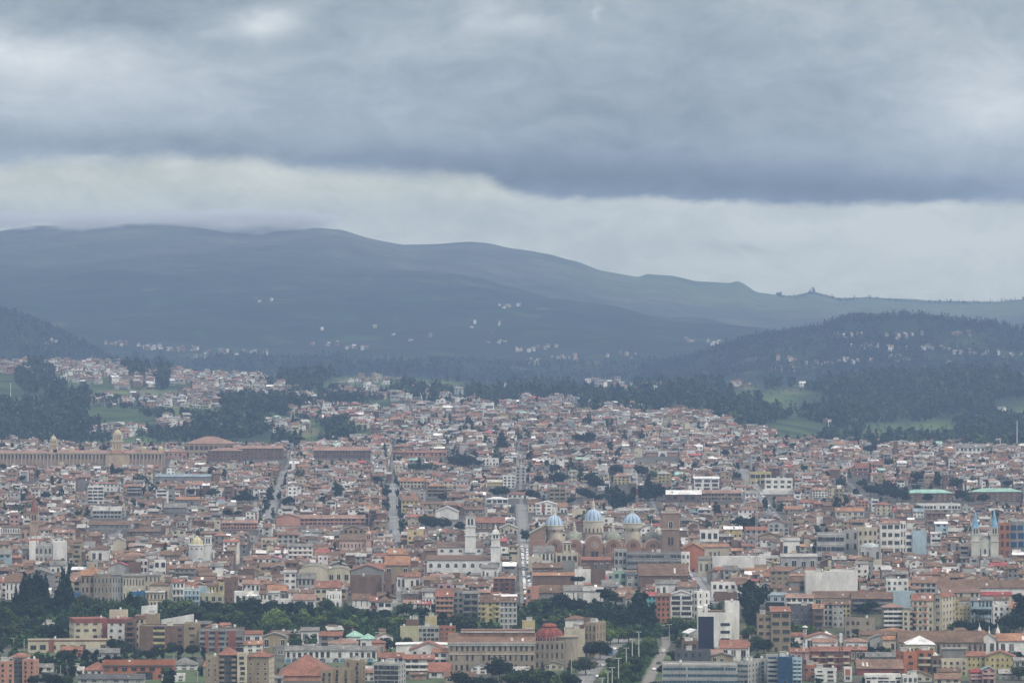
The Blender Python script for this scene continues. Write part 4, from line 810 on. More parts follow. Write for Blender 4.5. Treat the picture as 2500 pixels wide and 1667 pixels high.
def cathedral():
    x, D, z, s = frame(1332, 1617, 1396, 3340)
    X = lambda px: (px - 1250) * s - x
    H = lambda py: Z(py, D, z)
    root = thing('cathedral', 'great brick cathedral with three blue ribbed domes', 'cathedral', (x, D, z))
    m = MB(); m.box(X(1332), X(1617), 0, 32, -3, H(1331), BRK); m.box(X(1332) - .3, X(1617) + .3, -.35, -.005, H(1343), H(1341), (.46, .34, .27)); m.build('wall', root)
    bays = [1354, 1401, 1449.5, 1498, 1546, 1594]
    for i, c in enumerate(bays):
        m = MB(); wd = 44 * s; big = i == 2
        zs = H(1327 if big else 1332)
        m.prism(arch(X(c), wd, -2, zs - (0 if big else wd * .1)), -1.6 if big else -.9, 10, BRK); o = m.build('bay', root)
        ar = MB(); n_ = 12; zc_ = zs - (0 if big else wd * .1)
        for q_ in range(n_):
            a, b = math.pi * q_ / n_, math.pi * (q_ + 1) / n_; r1, r2 = wd * .5 + .25, wd * .44; yy = -1.68 if big else -.98
            ar.face([(X(c) + r2 * math.cos(a), yy, zc_ + r2 * math.sin(a)), (X(c) + r1 * math.cos(a), yy, zc_ + r1 * math.sin(a)), (X(c) + r1 * math.cos(b), yy, zc_ + r1 * math.sin(b)), (X(c) + r2 * math.cos(b), yy, zc_ + r2 * math.sin(b))], (.46, .36, .29))
        ar.build('archivolt', o)
        m2 = MB(); m2.prism(arch(X(c), wd * .82, H(1345), zs - wd * .12), -(1.9 if big else 1.15), -(1.6 if big else .9), (.30, .18, .135)); q = m2.build('arch_panel', o)
        if not big:
            for dxp, hh in ((-4.5, 8), (0, 12), (4.5, 8)): put(WM['A'], 'window', root, (X(c + dxp), -1.25, H(1335)), (2.6 * s, 1, hh * s))
        # lower aisle chapel with a half-round top
        if not big:
            m3 = MB(); m3.prism(arch(X(c), wd * .92, -2, H(1366)), -6.5, -.9, (.33, .225, .17)); m3.prism(arch(X(c), wd * .70, H(1374), H(1367)), -6.8, -6.5, (.31, .19, .145)); m3.build('chapel', root)
            for dxp, hh in ((-4, 7), (0, 10), (4, 7)): put(WM['A'], 'window', root, (X(c + dxp), -6.9, H(1371)), (2.4 * s, 1, hh * s))
    m = MB(); cx, cz = X(1452), H(1329)
    for r0, r1, c, yy in ((9, 7.4, (.5, .42, .35), -2.05), (7.4, 3.2, (.14, .10, .09), -2.0), (3.2, 1.5, (.5, .42, .35), -2.05), (1.5, .01, (.1, .08, .08), -2.02)):
        n = 20
        for i in range(n):
            a, b = 2 * math.pi * i / n, 2 * math.pi * (i + 1) / n
            m.face([(cx + r0 * s * math.cos(a), yy, cz + r0 * s * math.sin(a)), (cx + r0 * s * math.cos(b), yy, cz + r0 * s * math.sin(b)), (cx + r1 * s * math.cos(b), yy, cz + r1 * s * math.sin(b)), (cx + r1 * s * math.cos(a), yy, cz + r1 * s * math.sin(a))], c)
        if r0 == 7.4:
            for i in range(8):
                a = i * math.pi / 4; m.face([(cx + .25 * math.cos(a + 1.57) + 2 * s * math.cos(a), -2.06, cz + .25 * math.sin(a + 1.57) + 2 * s * math.sin(a)), (cx - .25 * math.cos(a + 1.57) + 2 * s * math.cos(a), -2.06, cz - .25 * math.sin(a + 1.57) + 2 * s * math.sin(a)), (cx - .25 * math.cos(a + 1.57) + 7.4 * s * math.cos(a), -2.06, cz - .25 * math.sin(a + 1.57) + 7.4 * s * math.sin(a)), (cx + .25 * math.cos(a + 1.57) + 7.4 * s * math.cos(a), -2.06, cz + .25 * math.sin(a + 1.57) + 7.4 * s * math.sin(a))], (.5, .42, .35))
    m.build('rose_window', root)
    for p in (1447, 1457): put(WM['k'], 'window', root, (X(p), -1.75, H(1357)), (6.5 * s, 1, 17 * s))
    for i, (cpx, ytop, yd0, yd1, w0, lant, ring) in enumerate(((1353.5, 1259, 1283, 1302, 23.5, 1236, 21.5), (1449.5, 1244, 1272, 1302, 24.5, 1219, 21.5), (1545, 1255, 1278, 1299, 24, 1231, 21))):
        m = MB(); r = ring * s; cy = 14; zd = H(yd0)
        dome(m, X(cpx), cy, r, zd, H(ytop) - zd, BLU, BL2, 48); o = m.build('dome', root)
        m = MB(); m.lathe(X(cpx), cy, [(w0 * s * .82, H(1336)), (w0 * s * .82, H(yd1)), (w0 * s, H(yd1 - (9 if i != 1 else 1))), (w0 * s, H(yd0 + 3)), (w0 * s * 1.05, H(yd0 + 2.5)), (w0 * s * 1.05, H(yd0)), (r * .98, H(yd0) + .05)], 32, IV); dr = m.build('drum', root)
        n = 3 if i != 1 else 5
        for j in range(-(n // 2), n // 2 + 1):
            a = j * (.95 if n == 3 else .42); rr = w0 * s * (.96 if n == 3 else 1.0) + .02
            put(WM['A'], 'window', root, (X(cpx) + rr * math.sin(a), cy - rr * math.cos(a), H(yd1 - (3 if n == 3 else 2)) ), ((4.2 if n == 3 else 3) * s, 1, (4.6 if n == 3 else 10) * s), a)
        m = MB(); lantern(m, X(cpx), cy, 4.2 * s, H(ytop) - .3, H(lant) - H(ytop), IV); m.build('lantern', root)
    for cpx in (1403, 1497, 1592):
        m = MB(); m.lathe(X(cpx), 13, [(23 * s * math.cos(q_), H(1320) + 22 * s * math.sin(q_)) for q_ in (0, .25, .5, .75, 1., 1.25, 1.45)], 24, GRD, 'r'); m.build('vault_roof', root)
        m = MB(); lantern(m, X(cpx), 13, 4.2 * s, H(1299), 26 * s, IV); m.build('turret', root)
    m = MB(); a, b = X(1616), X(1658); m.box(a, b, -4, 9, -3, H(1252), BRK); m.box(a - .4, b + .4, -4.4, 9.4, H(1292), H(1289), (.48, .36, .29)); m.box(a - .4, b + .4, -4.4, 9.4, H(1252), H(1249), (.48, .36, .29)); m.box(a + 2, b - 2, -2, 7, H(1249), H(1245), GRD, 'r'); tw = m.build('bell_tower', root)
    put(WM['a'], 'window', root, ((a + b) / 2, -4.05, H(1288)), (10 * s, 1, 17 * s))
    for q in (-4, 4): put(WM['k'], 'window', root, ((a + b) / 2 + q * s, -4.05, H(1328)), (4.5 * s, 1, 17 * s))
    m = MB(); a, b = X(1293), X(1332); m.prism([(a, -3), (b, -3), (b, H(1283)), (a, H(1304))], 2, 24, BRK); m.prism([(a - .4, H(1304)), (b, H(1283)), (b, H(1281.5)), (a - .4, H(1302.5))], 1.5, 24.5, GRD, 'r'); m.box(a, b, -2, 2, -3, H(1318), (.33, .20, .15)); m.build('west_wing', root)
    for p in (1301, 1312): put(WM['A'], 'window', root, (X(p), -2.05, H(1340)), (3.5 * s, 1, 9 * s))
    reg(1291, 1660, 1225, 1372, D, 34, 'great brick cathedral')
cathedral()
# houses standing in front of the cathedral
O_(1500,1530,1343,1385,3,3,'l','Fl','pale end of the glazed gallery block','pale grey three-storey end block in front of the cathedral', D=3315, win='B', ww=.7, d=10)
O_(1530,1666,1350,1386,3,9,'g','Fg','grey galleried block','long grey galleried block in front of the right half of the cathedral', D=3312, win='b', ww=.92, wh=.45, band='l', d=12)
H_(1357,1411,1352,1384,2,4,'c','Fp','cream stepped house','cream stepped house with a little belvedere in front of the cathedral', D=3300, win='k', ww=.6)
H_(1374,1394,1324,1352,3,2,'c','Hl','cream belvedere','cream belvedere tower before the left bays of the cathedral', D=3306, win='k', ww=.3, rh=4)
H_(1302,1352,1346,1376,2,5,'w','Gg','grey-roofed terrace','white house with slanting grey roof in front of the left dome', D=3310, rh=14, win='k')
H_(1290,1325,1362,1384,1,3,'c','Fc','cream parapet house','cream flat-roofed house at the left foot of the cathedral', D=3290)
H_(1420,1490,1366,1384,1,5,'b','Gr','long red roof','low house with long red roof under the rose window', D=3295, rh=6)
H_(1373,1404,1371,1400,1,0,'g','Fg','plain grey wall house','plain grey walled block below the cream stepped house', D=3255, nowin=True)
H_(1300,1374,1385,1398,1,6,'b','Gn','brown range','brown-roofed brick range with pale verge below the cream parapet house', D=3240, rh=10)
H_(1300,1402,1404,1424,1,0,'b','Go','brick slab with orange coping','long blind brick slab with orange and white coping', D=3150, rh=6, nowin=True)
H_(1403,1442,1393,1412,1,2,'w','Fw','bright white block','bright white block with a dark fir in front of it', D=3185, nowin=True)
H_(1443,1478,1393,1420,2,1,'b','Fn','blind brick block','blind brick block right of the bright white one', D=3160, nowin=True)
H_(1497,1530,1396,1422,2,2,'G','FG','grey-green flats','grey-green flats with a flat roof in the old town', D=3160, win='B', ww=.5)
H_(1530,1560,1402,1424,2,2,'l','Gk','pale house with black roof','pale house with black roof right of the grey-green flats', D=3155)
H_(1560,1680,1404,1420,1,6,'b','Gn','very broad brown roof','very broad brown tile roof beside the sloping street', D=3150, rh=26, d=30, nowin=True)
H_(1664,1684,1350,1382,3,2,'w','Fl','white arcaded tower house','white corner house with arches right of the galleried block', D=3290, win='a', ww=.5)
# blind slabs and halls of the old town
H_(1969,2094,1399,1450,1,0,'w','Fl','weathered white wall','huge weathered white blind wall with faint grey stains', D=3090, nowin=True, d=20)
H_(1740,1870,1362,1378,1,0,'w','Fl','white hall','big plain white hall right of the galleried block', D=3270, nowin=True)
H_(1705,1745,1364,1376,1,3,'c','Gg','cream house by the white hall','cream house left of the big plain white hall', D=3275)
H_(1665,1720,1340,1352,1,3,'o','Eo','orange-roofed corner','orange-roofed house right of the cathedral tower', D=3330, rh=14, d=26)
H_(1710,1780,1334,1344,1,7,'c','Go','long cream college','long cream college with orange-red roof', D=3390, rh=6)
H_(1709,1755,1296,1326,3,3,'w','Fp','cream balcony flats','cream and white balcony flats above the long cream college', D=3450, win='B', ww=.6, bal='f', bc='w')
H_(1748,1780,1258,1270,1,3,'y','Gn','small yellow house','small yellow house among brown roofs above the cathedral tower', D=3700)
H_(1996,2061,1303,1330,3,6,'l','Fn','banded white office','white office with long window bands in the right middle distance', D=3430, win='B', ww=.95, wh=.4, band='w')
O_(2061,2097,1296,1326,3,2,'l','Fl','tall pale block','tall pale block joined to the banded white office', D=3440, win='k', ww=.3)
O_(2095,2142,1290,1330,4,4,'c','Fl','cream flats','cream flats right of the banded white office', D=3425, win='k', ww=.4, wh=.4)
O_(2150,2198,1277,1320,5,3,'w','Hp','white glazed flats','white flats with five rows of wide windows', D=3440, win='b', ww=.7, wh=.5, band='w')
O_(2198,2212,1275,1320,5,2,'w','Fl','white side of the glazed flats','white side wing right of the glazed flats', D=3445, win='k')
O_(2211,2228,1303,1346,5,1,'w','Fb','white and grey flats','white flats strip left of the blue-grey tower', D=3400, win='k', ww=.7)
O_(2228,2262,1298,1348,6,2,'B','Fb','blue-grey tower','tall blue-grey sheet-clad tower', D=3398, nowin=True)
O_(2440,2466,1278,1330,5,2,'o','Fo','orange flats right of the spires','orange and white flats right of the blue spires', D=3410, win='k')
O_(2466,2500,1275,1325,5,2,'g','Fg','grey office with blue glass','grey office with blue glass at the right edge', D=3415, win='v', ww=.8, wh=.6)
H_(1913,1952,1318,1332,1,4,'w','Gl','white banded shed','white shed with grey bands', D=3420, win='B', ww=.9)
H_(1907,1995,1358,1366,1,4,'l','Gl','long pale roof','long pale flat roof over a dark passage', D=3300, rh=6, d=16)
# town halls, schools
def S_(*a, **k): return B(*a[:8], 'school', 'school', *a[8:], **k)
r = S_(1095,1306,1570,1642,3,16,'S','Gq','tiled school','long stone school with brown tile roof and white balustrade', D=2615, rh=22, d=24, win='k', ww=.36, wh=.5,
  extra=lambda mw, mr, w, d, h, o: (mw.box(-w/2, w/2, -.5, -.004, h-1.2, h+.6, WC['l']), mw.box(-w*.5, w*.5, -.3, -.004, h*.62, h*.65, WC['c']), mr.box(-w*.36, w*.5, 8, 18, h+3, h+6.4, RC['q'], 'r'), mr.box(-w*.36, w*.5, 7.6, 18.4, h+5.2, h+5.6, WC['w'], 'w')))
root, w, d, h, D = B(1306,1378,1567,1630,3,6,'S','Fn','red_domed_building','college','red-domed building','stone building with a big red dome and small cupola beside the avenue', D=2605, d=22, win='k', ww=.38, wh=.5, band='S')
s = D / F; m = MB(); dome(m, 0, 11, 39 * s, h, 37 * s, (.20, .055, .045), (.25, .09, .06), 40, 'r'); m.lathe(0, 11, [(4, h + 36 * s), (3.4, h + 41 * s), (.3, h + 44 * s)], 12, (.28, .09, .06), 'r'); m.build('dome', root)
for q in (-.85, -.5, -.1, .25, .6): a = q * 1.1; put(WM['a'], 'dormer_window', root, (39.5 * s * math.sin(a), 11 - 39.5 * s * math.cos(a), h + .8), (6 * s, 1, 8 * s), a)
m = MB(); cx = (1297 - 1342) * s; dome(m, cx, 3, 10 * s, h, 18 * s, (.22, .055, .05), None, 16, 'r'); m.box(cx - 10 * s, cx + 10 * s, -.6, 8, -2, h, WC['S']); m.build('cupola', root)
m = MB(); m.lathe(w / 2 + .5, 9, [(6.5, -2), (6.5, h + 2), (7, h + 2.2), (7, h + 2.8)], 20, WC['S']); m.build('round_bay', root)
BLK.append((1293, 1394, 1522, 1622, D, 30))
S_(674,732,1262,1284,1,0,'s','Ep','gable end of the long school','salmon gable end of the long pink-roofed school', D=3840, rh=8, d=14, nowin=True)
S_(722,890,1265,1282,2,16,'s','Gp','long pink-roofed school','very long school with pink roof and dark galleries', D=3850, win='B', ww=.8, rh=8, d=13)
S_(765,905,1099,1118,2,20,'b','Gp','long brick block with pink roof','very long brick block with pale pink roof at the foot of the hill', D=5010, win='k', rh=8, d=16, ww=.4)
S_(508,590,1100,1126,3,9,'b','Hp','curved brick building','big brick building with a rounded left end', D=4930, rh=7, d=24, win='k', ww=.25)
S_(570,690,1094,1122,3,12,'b','Gp','pink brick building','pink brick building with shallow pink roof behind the curved one', D=4960, rh=6, d=24, win='k', ww=.25)
S_(450,570,1083,1108,2,10,'t','Hp','hip-roofed college','big hall with wide pale red hip roof and cream piers', D=5000, rh=17, d=40, win='A', ww=.7, wh=.6, band='c')
S_(401,455,1103,1118,1,5,'s','Hp','low pink pavilion','low pink pavilion between the long college and the hip-roofed hall', D=5010, rh=8)
def college():
    x, D, z, s = frame(0, 401, 1130, 4760); X = lambda px: (px - 1250) * s - x; H = lambda py: Z(py, D, z)
    root = thing('college', 'very long brick and cream college with domed clock towers', 'college', (x, D, z))
    m = MB(); m.box(X(-30), X(401), 0, 14, -6, H(1106), (.33, .245, .19))
    for p in range(-20, 400, 9): m.box(X(p), X(p + 1.6), -.5, -.004, -2, H(1107), (.52, .46, .35))
    m.box(X(-30), X(401), -.7, -.004, H(1107.5), H(1105), (.52, .46, .35)); m.build('wall', root)
    m = MB(); m.face([(X(-30), -.8, H(1105)), (X(401), -.8, H(1105)), (X(401), 7, H(1099)), (X(-30), 7, H(1099))], RC['p'], 'r'); m.face([(X(401), 14.8, H(1105)), (X(-30), 14.8, H(1105)), (X(-30), 7, H(1099)), (X(401), 7, H(1099))], RC['p'], 'r'); m.build('roof', root)
    for p in range(-14, 396, 9): put(WM['k'], 'window', root, (X(p + .5), 0, H(1119)), (3.2 * s, 1, 9 * s))
    m = MB(); m.prism([(X(255), H(1107)), (X(319), H(1107)), (X(287), H(1096))], -3, 6, (.52, .30, .22), 'r'); m.box(X(258), X(316), -2.4, -.005, -3, H(1107), (.50, .40, .27)); m.build('portico', root)
    for px, yt, w, yb in ((129.5, 1062, 9.5, 1100), (286, 1044, 12, 1098)):
        m = MB(); a, b = X(px - w), X(px + w); hw = (b - a) / 2; c = (a + b) / 2; col = (.50, .43, .30); dk = (.30, .20, .14)
        zt = [H(yb + 8), H(yb - (yb - yt) * .36), H(yb - (yb - yt) * .40), H(yb - (yb - yt) * .66), H(yt + (yb - yt) * .30)]
        m.box(c - hw, c + hw, 1, 1 + 2 * hw, zt[0], zt[1], col); m.box(c - hw * 1.12, c + hw * 1.12, .5, 1.5 + 2 * hw, zt[1], zt[2], (.56, .51, .40))
        m.box(c - hw * .85, c + hw * .85, 1.8, .2 + 2 * hw, zt[2], zt[3], col); m.box(c - hw * .95, c + hw * .95, 1.6, .4 + 2 * hw, zt[3], zt[3] + .6, (.56, .51, .40))
        for q in (-.55, 0, .55): m.box(c + hw * q - .5, c + hw * q + .5, .93, .999, zt[0] + 4, zt[1] - 1, dk); m.box(c + hw * q * .9 - .45, c + hw * q * .9 + .45, 1.73, 1.799, zt[2] + .8, zt[3] - .8, dk)
        m.lathe(c, 1 + hw, [(hw * .72, zt[3]), (hw * .72, zt[4])], 12, col); dome(m, c, 1 + hw, hw * .78, zt[4], hw * .95, (.55, .49, .34)); m.lathe(c, 1 + hw, [(.5, zt[4] + hw * .9), (.1, H(yt) + 1.4)], 6, (.6, .55, .3)); m.build('clock_tower', root)
    for px in (135, 174, 351, 392):
        m = MB(); c = X(px); m.box(c - 2.2, c + 2.2, 1, 5.4, H(1106), H(1096), (.58, .46, .27)); dome(m, c, 3.2, 2.3, H(1096), 2.6, (.56, .52, .40)); m.build('small_dome', root)
    reg(-30, 401, 1044, 1131, D, 20, 'very long domed college')
college()
def church(name, label, short, D, yb, px0, px1, yt, col, roof, towers, cat='church', rh=10, d=40, cols=5, hasbody=True, win='a', extra=None):
    x, D, z, s = frame(px0, px1, yb, D); X = lambda px: (px - 1250) * s - x; H = lambda py: Z(py, D, z)
    root = thing(name, label, cat, (x, D, z))
    if hasbody:
        m, r = MB(), MB(); body(m, r, (px1 - px0) * s, d, H(yt), roof[0], rh * s, col, RC[roof[1]]); m.build('wall', root); r.build('roof', root)
        for i in range(cols): put(WM[win], 'window', root, (X(px0 + (px1 - px0) * (i + .5) / cols), 0, H(yt) * .42), (min(2.2, (px1 - px0) * s / cols * .4), 1, H(yt) * .3))
    for (tx, w, base, levels, cap) in towers:      # levels: rows at which each stage ends
        m = MB(); c = X(tx); hw = w * s / 2; z0 = -3 if base is None else H(base); y0 = -1.2
        for i, lv in enumerate(levels):
            k = hw * (1 - .07 * i); z1 = H(lv); m.box(c - k, c + k, y0 + hw - k, y0 + hw + k, z0, z1, col); m.box(c - k * 1.12, c + k * 1.12, y0 + hw - k * 1.12, y0 + hw + k * 1.12, z1, z1 + .5, tuple(q * .93 for q in col)); z0 = z1 + .5
        tw = m.build('tower', root); k = hw * (1 - .07 * (len(levels) - 1)); za = H(levels[-2]) if len(levels) > 1 else 2
        for q in (-.36, .36): put(WM['A' if win == 'A' else 'k'], 'window', root, (c + q * k, y0 + hw - k - .01, za + (z0 - za) * .25), (k * .4, 1, (z0 - za) * .5))
        m = MB(); kind, top, cc = cap
        if kind == 'dome': dome(m, c, y0 + hw, k * .9, z0, k * 1.1, cc, None, 16); lantern(m, c, y0 + hw, k * .3, z0 + k, H(top) - z0 - k, col)
        elif kind == 'spire': m.lathe(c, y0 + hw, [(k * 1.2, z0), (k * .75, z0 + (H(top) - z0) * .35), (.12, H(top))], 8, cc, 'r', sq=.3927)
        elif kind == 'pyr': m.lathe(c, y0 + hw, [(k * 1.5, z0), (.1, H(top))], 4, cc, 'r', sq=.7854)
        elif kind == 'flat': m.box(c - k * 1.1, c + k * 1.1, y0 + hw - k * 1.1, y0 + hw + k * 1.1, z0, H(top), cc, 'r')
        m.build('tower_cap', root)
    if extra: extra(root, X, H, s)
    reg(px0, px1, yt, yb, D, d, short)
    for t in towers: BLK.append((t[0] - t[1] / 2 - 1, t[0] + t[1] / 2 + 1, t[4][1], yb, D, 6))
    return root
WHT = (.74, .74, .72)
church('old_church', 'low white church with a tall square bell tower under a grey pyramid cap', 'white church with the pyramid-capped tower', 3520, 1352, 1068, 1180, 1335, WHT, 'Gn', [(1148.5, 26, 1348, [1308, 1286, 1262], ('pyr', 1248, (.22, .19, .17)))], rh=10)
church('domed_tower_church', 'white church tower of stacked stages under a small dome and lantern', 'white domed church tower', 3320, 1396, 1042, 1225, 1366, WHT, 'Gn', [(1210, 23, 1372, [1334, 1316, 1304], ('dome', 1279, WHT))], rh=8, cols=9)
church('twin_spired_church', 'pale stone church with two sky-blue spires', 'church with two blue spires', 3400, 1352, 2386, 2424, 1322, (.56, .56, .50), 'El', [(2382, 20, None, [1322, 1305, 1289], ('spire', 1247, (.22, .42, .58))), (2428, 20, None, [1322, 1305, 1288], ('spire', 1243, (.22, .42, .58)))], rh=16, cols=3)
def golddome(root, X, H, s):
    m = MB(); c = X(481); m.lathe(c, 0, [(18 * s, -2), (18 * s, H(1332)), (19 * s, H(1331)), (19 * s, H(1329)), (14.5 * s, H(1328))], 24, WHT); m.build('drum', root)
    m = MB(); dome(m, c, 0, 14.5 * s, H(1329), 19 * s, (.62, .58, .36), (.50, .47, .28), 32); m.lathe(c, 0, [(1.2, H(1310)), (.2, H(1306))], 8, (.6, .55, .3)); m.build('dome', root)
    for q in (-.7, 0, .7): put(WM['A'], 'window', root, (c + 18.2 * s * math.sin(q), -18.2 * s * math.cos(q), H(1340)), (3.4 * s, 1, 3.4 * s), q)
church('gold_domed_church', 'white church with a pale gold ribbed dome before two square towers', 'gold-domed white church', 3460, 1358, 461, 518, 1338, WHT, 'Gn', [(467, 13, None, [1330, 1309], ('flat', 1307, WHT)), (508, 17, None, [1330, 1310], ('flat', 1307, WHT))], rh=5, extra=golddome, cols=4)
church('brick_spired_church', 'stone bell tower with a tall dark red brick spire', 'tower with the red brick spire', 3640, 1302, 50, 74, 1288, (.40, .30, .22), 'Gn', [(83, 19, None, [1275, 1252], ('spire', 1205, (.26, .11, .09)))], rh=6, win='A', cols=2)
church('pink_church', 'pink church with tile roof and slim pink bell tower', 'pink church', 3560, 1334, 828, 900, 1318, (.56, .38, .32), 'Gn', [(900, 13, None, [1318, 1304], ('dome', 1285, (.62, .45, .38)))], rh=10, cols=8)
church('chapel_with_white_gate', 'white arched chapel front between two brick wings on a green slope', 'white arched chapel front', 4960, 1124, 1577, 1655, 1104, (.40, .25, .19), 'Gg', [], rh=3, cols=0, extra=lambda root, X, H, s: [m_ for m_ in [MB()] if (m_.box(X(1607), X(1628), -1.5, -.01, -3, H(1101), WHT), m_.prism(arch(X(1617.5), 13 * s, H(1114), H(1112)), -1.6, -1.501, (.1, .09, .09)), m_.build('white_front', root)) and False])
H_(74,159,1331,1362,2,8,'l','Fg','palace with arched galleries','pale green-white palace with two rows of arched windows and corner turrets', D=3420, win='a', ww=.55, wh=.6, band='w',
  extra=lambda mw, mr, w, d, h, o: [mw.box(a*w-2.2, a*w+2.2, -.6, 4, 0, h+3, WC['w']) for a in (-.44, .25, .44)])
B(0,72,1286,1302,1,12,'w','Gn','cloister','cloister','white cloister','long white cloister with a row of small arches at the left edge', D=3650, win='a', ww=.45, wh=.6, rh=3)
O_(214,252,1188,1230,5,3,'w','Fl','white five-storey block','white five-storey block in the left part of the upper town', D=4170, win='B', ww=.9, wh=.5)
O_(220,288,1180,1200,2,7,'w','Gr','white long school','long white two-storey building behind the white five-storey block', D=4320, win='k', ww=.3, rh=3)
B(379,518,1163,1172,1,0,'g','Gb','market_hall','hall','long blue-white roof','very long low hall with pale blue-white roof', D=4420, nowin=True, rh=5, d=20)
B(1627,1712,1206,1226,1,6,'b','Gw','market_hall','hall','hall with white canopy','low red market hall with a bright white canopy roof', D=4060, win='B', ww=.8, rh=9, d=18)
B(1712,1810,1203,1222,2,12,'t','Gp','market_hall','hall','long pink-roofed hall','long hall with pinkish roof right of the white canopy', D=4080, win='B', ww=.8, rh=7, d=14)
O_(1695,1756,1168,1198,3,3,'w','Sw','white box building','white box-shaped building with big grey window bays', D=4250, win='b', ww=.75, wh=.6, rh=4)
O_(1868,1935,1170,1206,3,4,'w','Fl','white stepped building','bright white stepped building with deep window bays', D=4160, win='k', ww=.55, wh=.45, band='w',
  extra=lambda mw, mr, w, d, h, o: mw.box(-w*.5-2, w*.5+4, -3, d, -1, h*.28, WC['w']))
O_(1831,1883,1154,1182,2,4,'y','Fy' if 'y' in RC else 'Fo','yellow framed building','bright yellow framed building with dark bays', D=4350, win='B', ww=.8, wh=.6)
O_(1308,1360,1230,1256,3,4,'w','Ew','white modern house','white modern building with angular gable and one brown panel', D=3970, win='b', ww=.6, wh=.4, rh=7,
  extra=lambda mw, mr, w, d, h, o: mw.box(-w*.22, -w*.08, -.2, -.004, h*.2, h*1.05, WC['m']))
H_(1360,1385,1235,1252,1,3,'w','Go','orange-roofed house by the white modern one','white house with bright orange roof right of the white modern building', D=3975, rh=8)
H_(1498,1537,1162,1182,3,4,'y','Hp','yellow stepped flats','pale yellow stepped flats', D=4380, win='k', rh=7)
H_(1606,1635,1156,1178,3,3,'y','Hl','yellow house above the market','pale yellow house above the white canopy hall', D=4400, win='k', rh=7)
H_(1063,1119,1249,1268,1,0,'w','El','white barn','large white barn with low gable in the middle of the town', D=3860, nowin=True, rh=12, d=30)
H_(976,1036,1174,1190,2,7,'c','Go','cream villa with orange roof','large cream villa with orange roof near the wide straight street', D=4290, rh=8, win='k')
H_(1043,1085,1186,1212,3,3,'t','Ho','brown wooden pagoda-like house','brown house of open floors under an orange roof', D=4180, win='B', ww=.85, bal='f', bc='t', rh=5)
S_(2208,2327,1203,1224,2,9,'b','HG','left green-roofed brick school','left brick school with pale green roof and white framed windows', D=4060, win='w', ww=.3, wh=.5, rh=8, d=18)
S_(2376,2497,1200,1224,2,9,'b','HG','right green-roofed brick school','right brick school with pale green roof and white framed windows', D=4070, win='w', ww=.3, wh=.5, rh=8, d=18)
H_(2241,2345,1232,1244,1,14,'w','Fl','white gallery range','low white gallery range below the left green-roofed school', D=3990, win='B', ww=.8)
H_(2138,2178,1232,1258,3,3,'c','Hr','cream square villa','cream square villa with low red hip roof', D=3880, win='k', ww=.25, rh=8, d=14)
H_(2088,2122,1142,1162,2,1,'m','Gr','red building with white balcony','red building with large red roof and one white-framed balcony', D=4500, win='w', ww=.7, rh=12)
H_(2333,2404,1092,1104,2,7,'w','Gg','pale long house at the wood','long white house with grey roof at the edge of the dark wood', D=5150, rh=9, win='k')
B(2182,2192,1078,1106,1,0,'n','Hn','water_tower','tower','brown tower','small square brown tower at the edge of the wood', D=5180, nowin=True)
H_(2101,2149,1337,1345,1,4,'l','Fl','base of the glass dome','pale low building carrying a shallow glass dome', D=3390,
  extra=lambda mw, mr, w, d, h, o: dome(mr, 0, 6, w*.48, h, 3.2, (.42,.48,.48), None, 24, 'r'))
H_(857,936,1391,1412,1,0,'g','Er','grey gable hall','wide grey gable wall with thin red edge', D=3200, nowin=True, rh=13, d=24)
H_(729,800,1394,1412,1,0,'c','Vl','left vaulted hall','pale hall with wavy vaulted roof, left part', D=3195, nowin=True, rh=14, d=30)
H_(800,855,1396,1412,1,3,'c','Vc','right vaulted hall','pale yellow hall with arched gable right of the wavy roof', D=3200, rh=12, d=24)
H_(940,1000,1378,1396,1,3,'t','Go','big orange tile roof','house under a large bright orange tile roof', D=3225, rh=20, d=20)
H_(948,990,1352,1364,1,2,'t','Go','second orange roof','smaller house with bright orange roof just behind the largest orange one', D=3330, rh=13, d=14)
H_(694,723,1396,1432,4,2,'w','Gl','slim white flats','slim white four-storey flats with a pale brick side', D=3080, win='k', ww=.5, wh=.35, rh=4, sw='b')
H_(727,769,1410,1432,2,4,'l','Gg','pale house with grey roof','pale two-storey house with wavy grey roof and brick side', D=3080, win='k', rh=12, sw='b')
H_(855,930,1410,1442,1,0,'b','Fn','big blind brick house','very broad blind brick block', D=3080, nowin=True, d=20)
H_(940,955,1400,1442,1,0,'n','Fl','tall brown slab','tall narrow brown slab left of the red awning', D=3075, nowin=True)
H_(969,990,1405,1418,1,2,'w','Hr','small house with red awning','small white house with red hip roof and a long red lean-to', D=3120, rh=8)
H_(988,1025,1407,1420,1,3,'w','Gr','long red lean-to','low house with flat red roof right of the small red hip roof', D=3118, rh=10)
H_(1205,1258,1411,1440,4,4,'b','Go','dark brick balcony flats','brown brick flats with dark red balconies and a tan strip', D=3075, win='k', ww=.4, rh=3, bal='p', bc='m')
H_(1175,1215,1385,1397,1,4,'w','Gg','white house with grey-green roof','white house with grey-green roof beside the crowded street', D=3170, rh=7)
H_(122,162,1378,1392,1,3,'w','Gg','white gabled-roof house','white two-storey house with smooth grey roof', D=3230, rh=9)
H_(69,128,1400,1412,1,0,'g','Eg','grey barn','grey concrete barn with low gable', D=3160, nowin=True, rh=10, d=20)
H_(340,361,1366,1394,4,2,'w','Fl','narrow white flats','narrow white flats with four windows between brick walls', D=3170, win='B', ww=.6, sw='b')
H_(377,405,1368,1394,3,2,'w','Fl','second narrow white flats','white flats with dark window bands right of the narrow brick-sided flats', D=3165, win='B', ww=.7, sw='b')
H_(315,342,1374,1394,1,0,'b','Fn','brick wall block','blank red-brown brick block between white flats', D=3162, nowin=True)
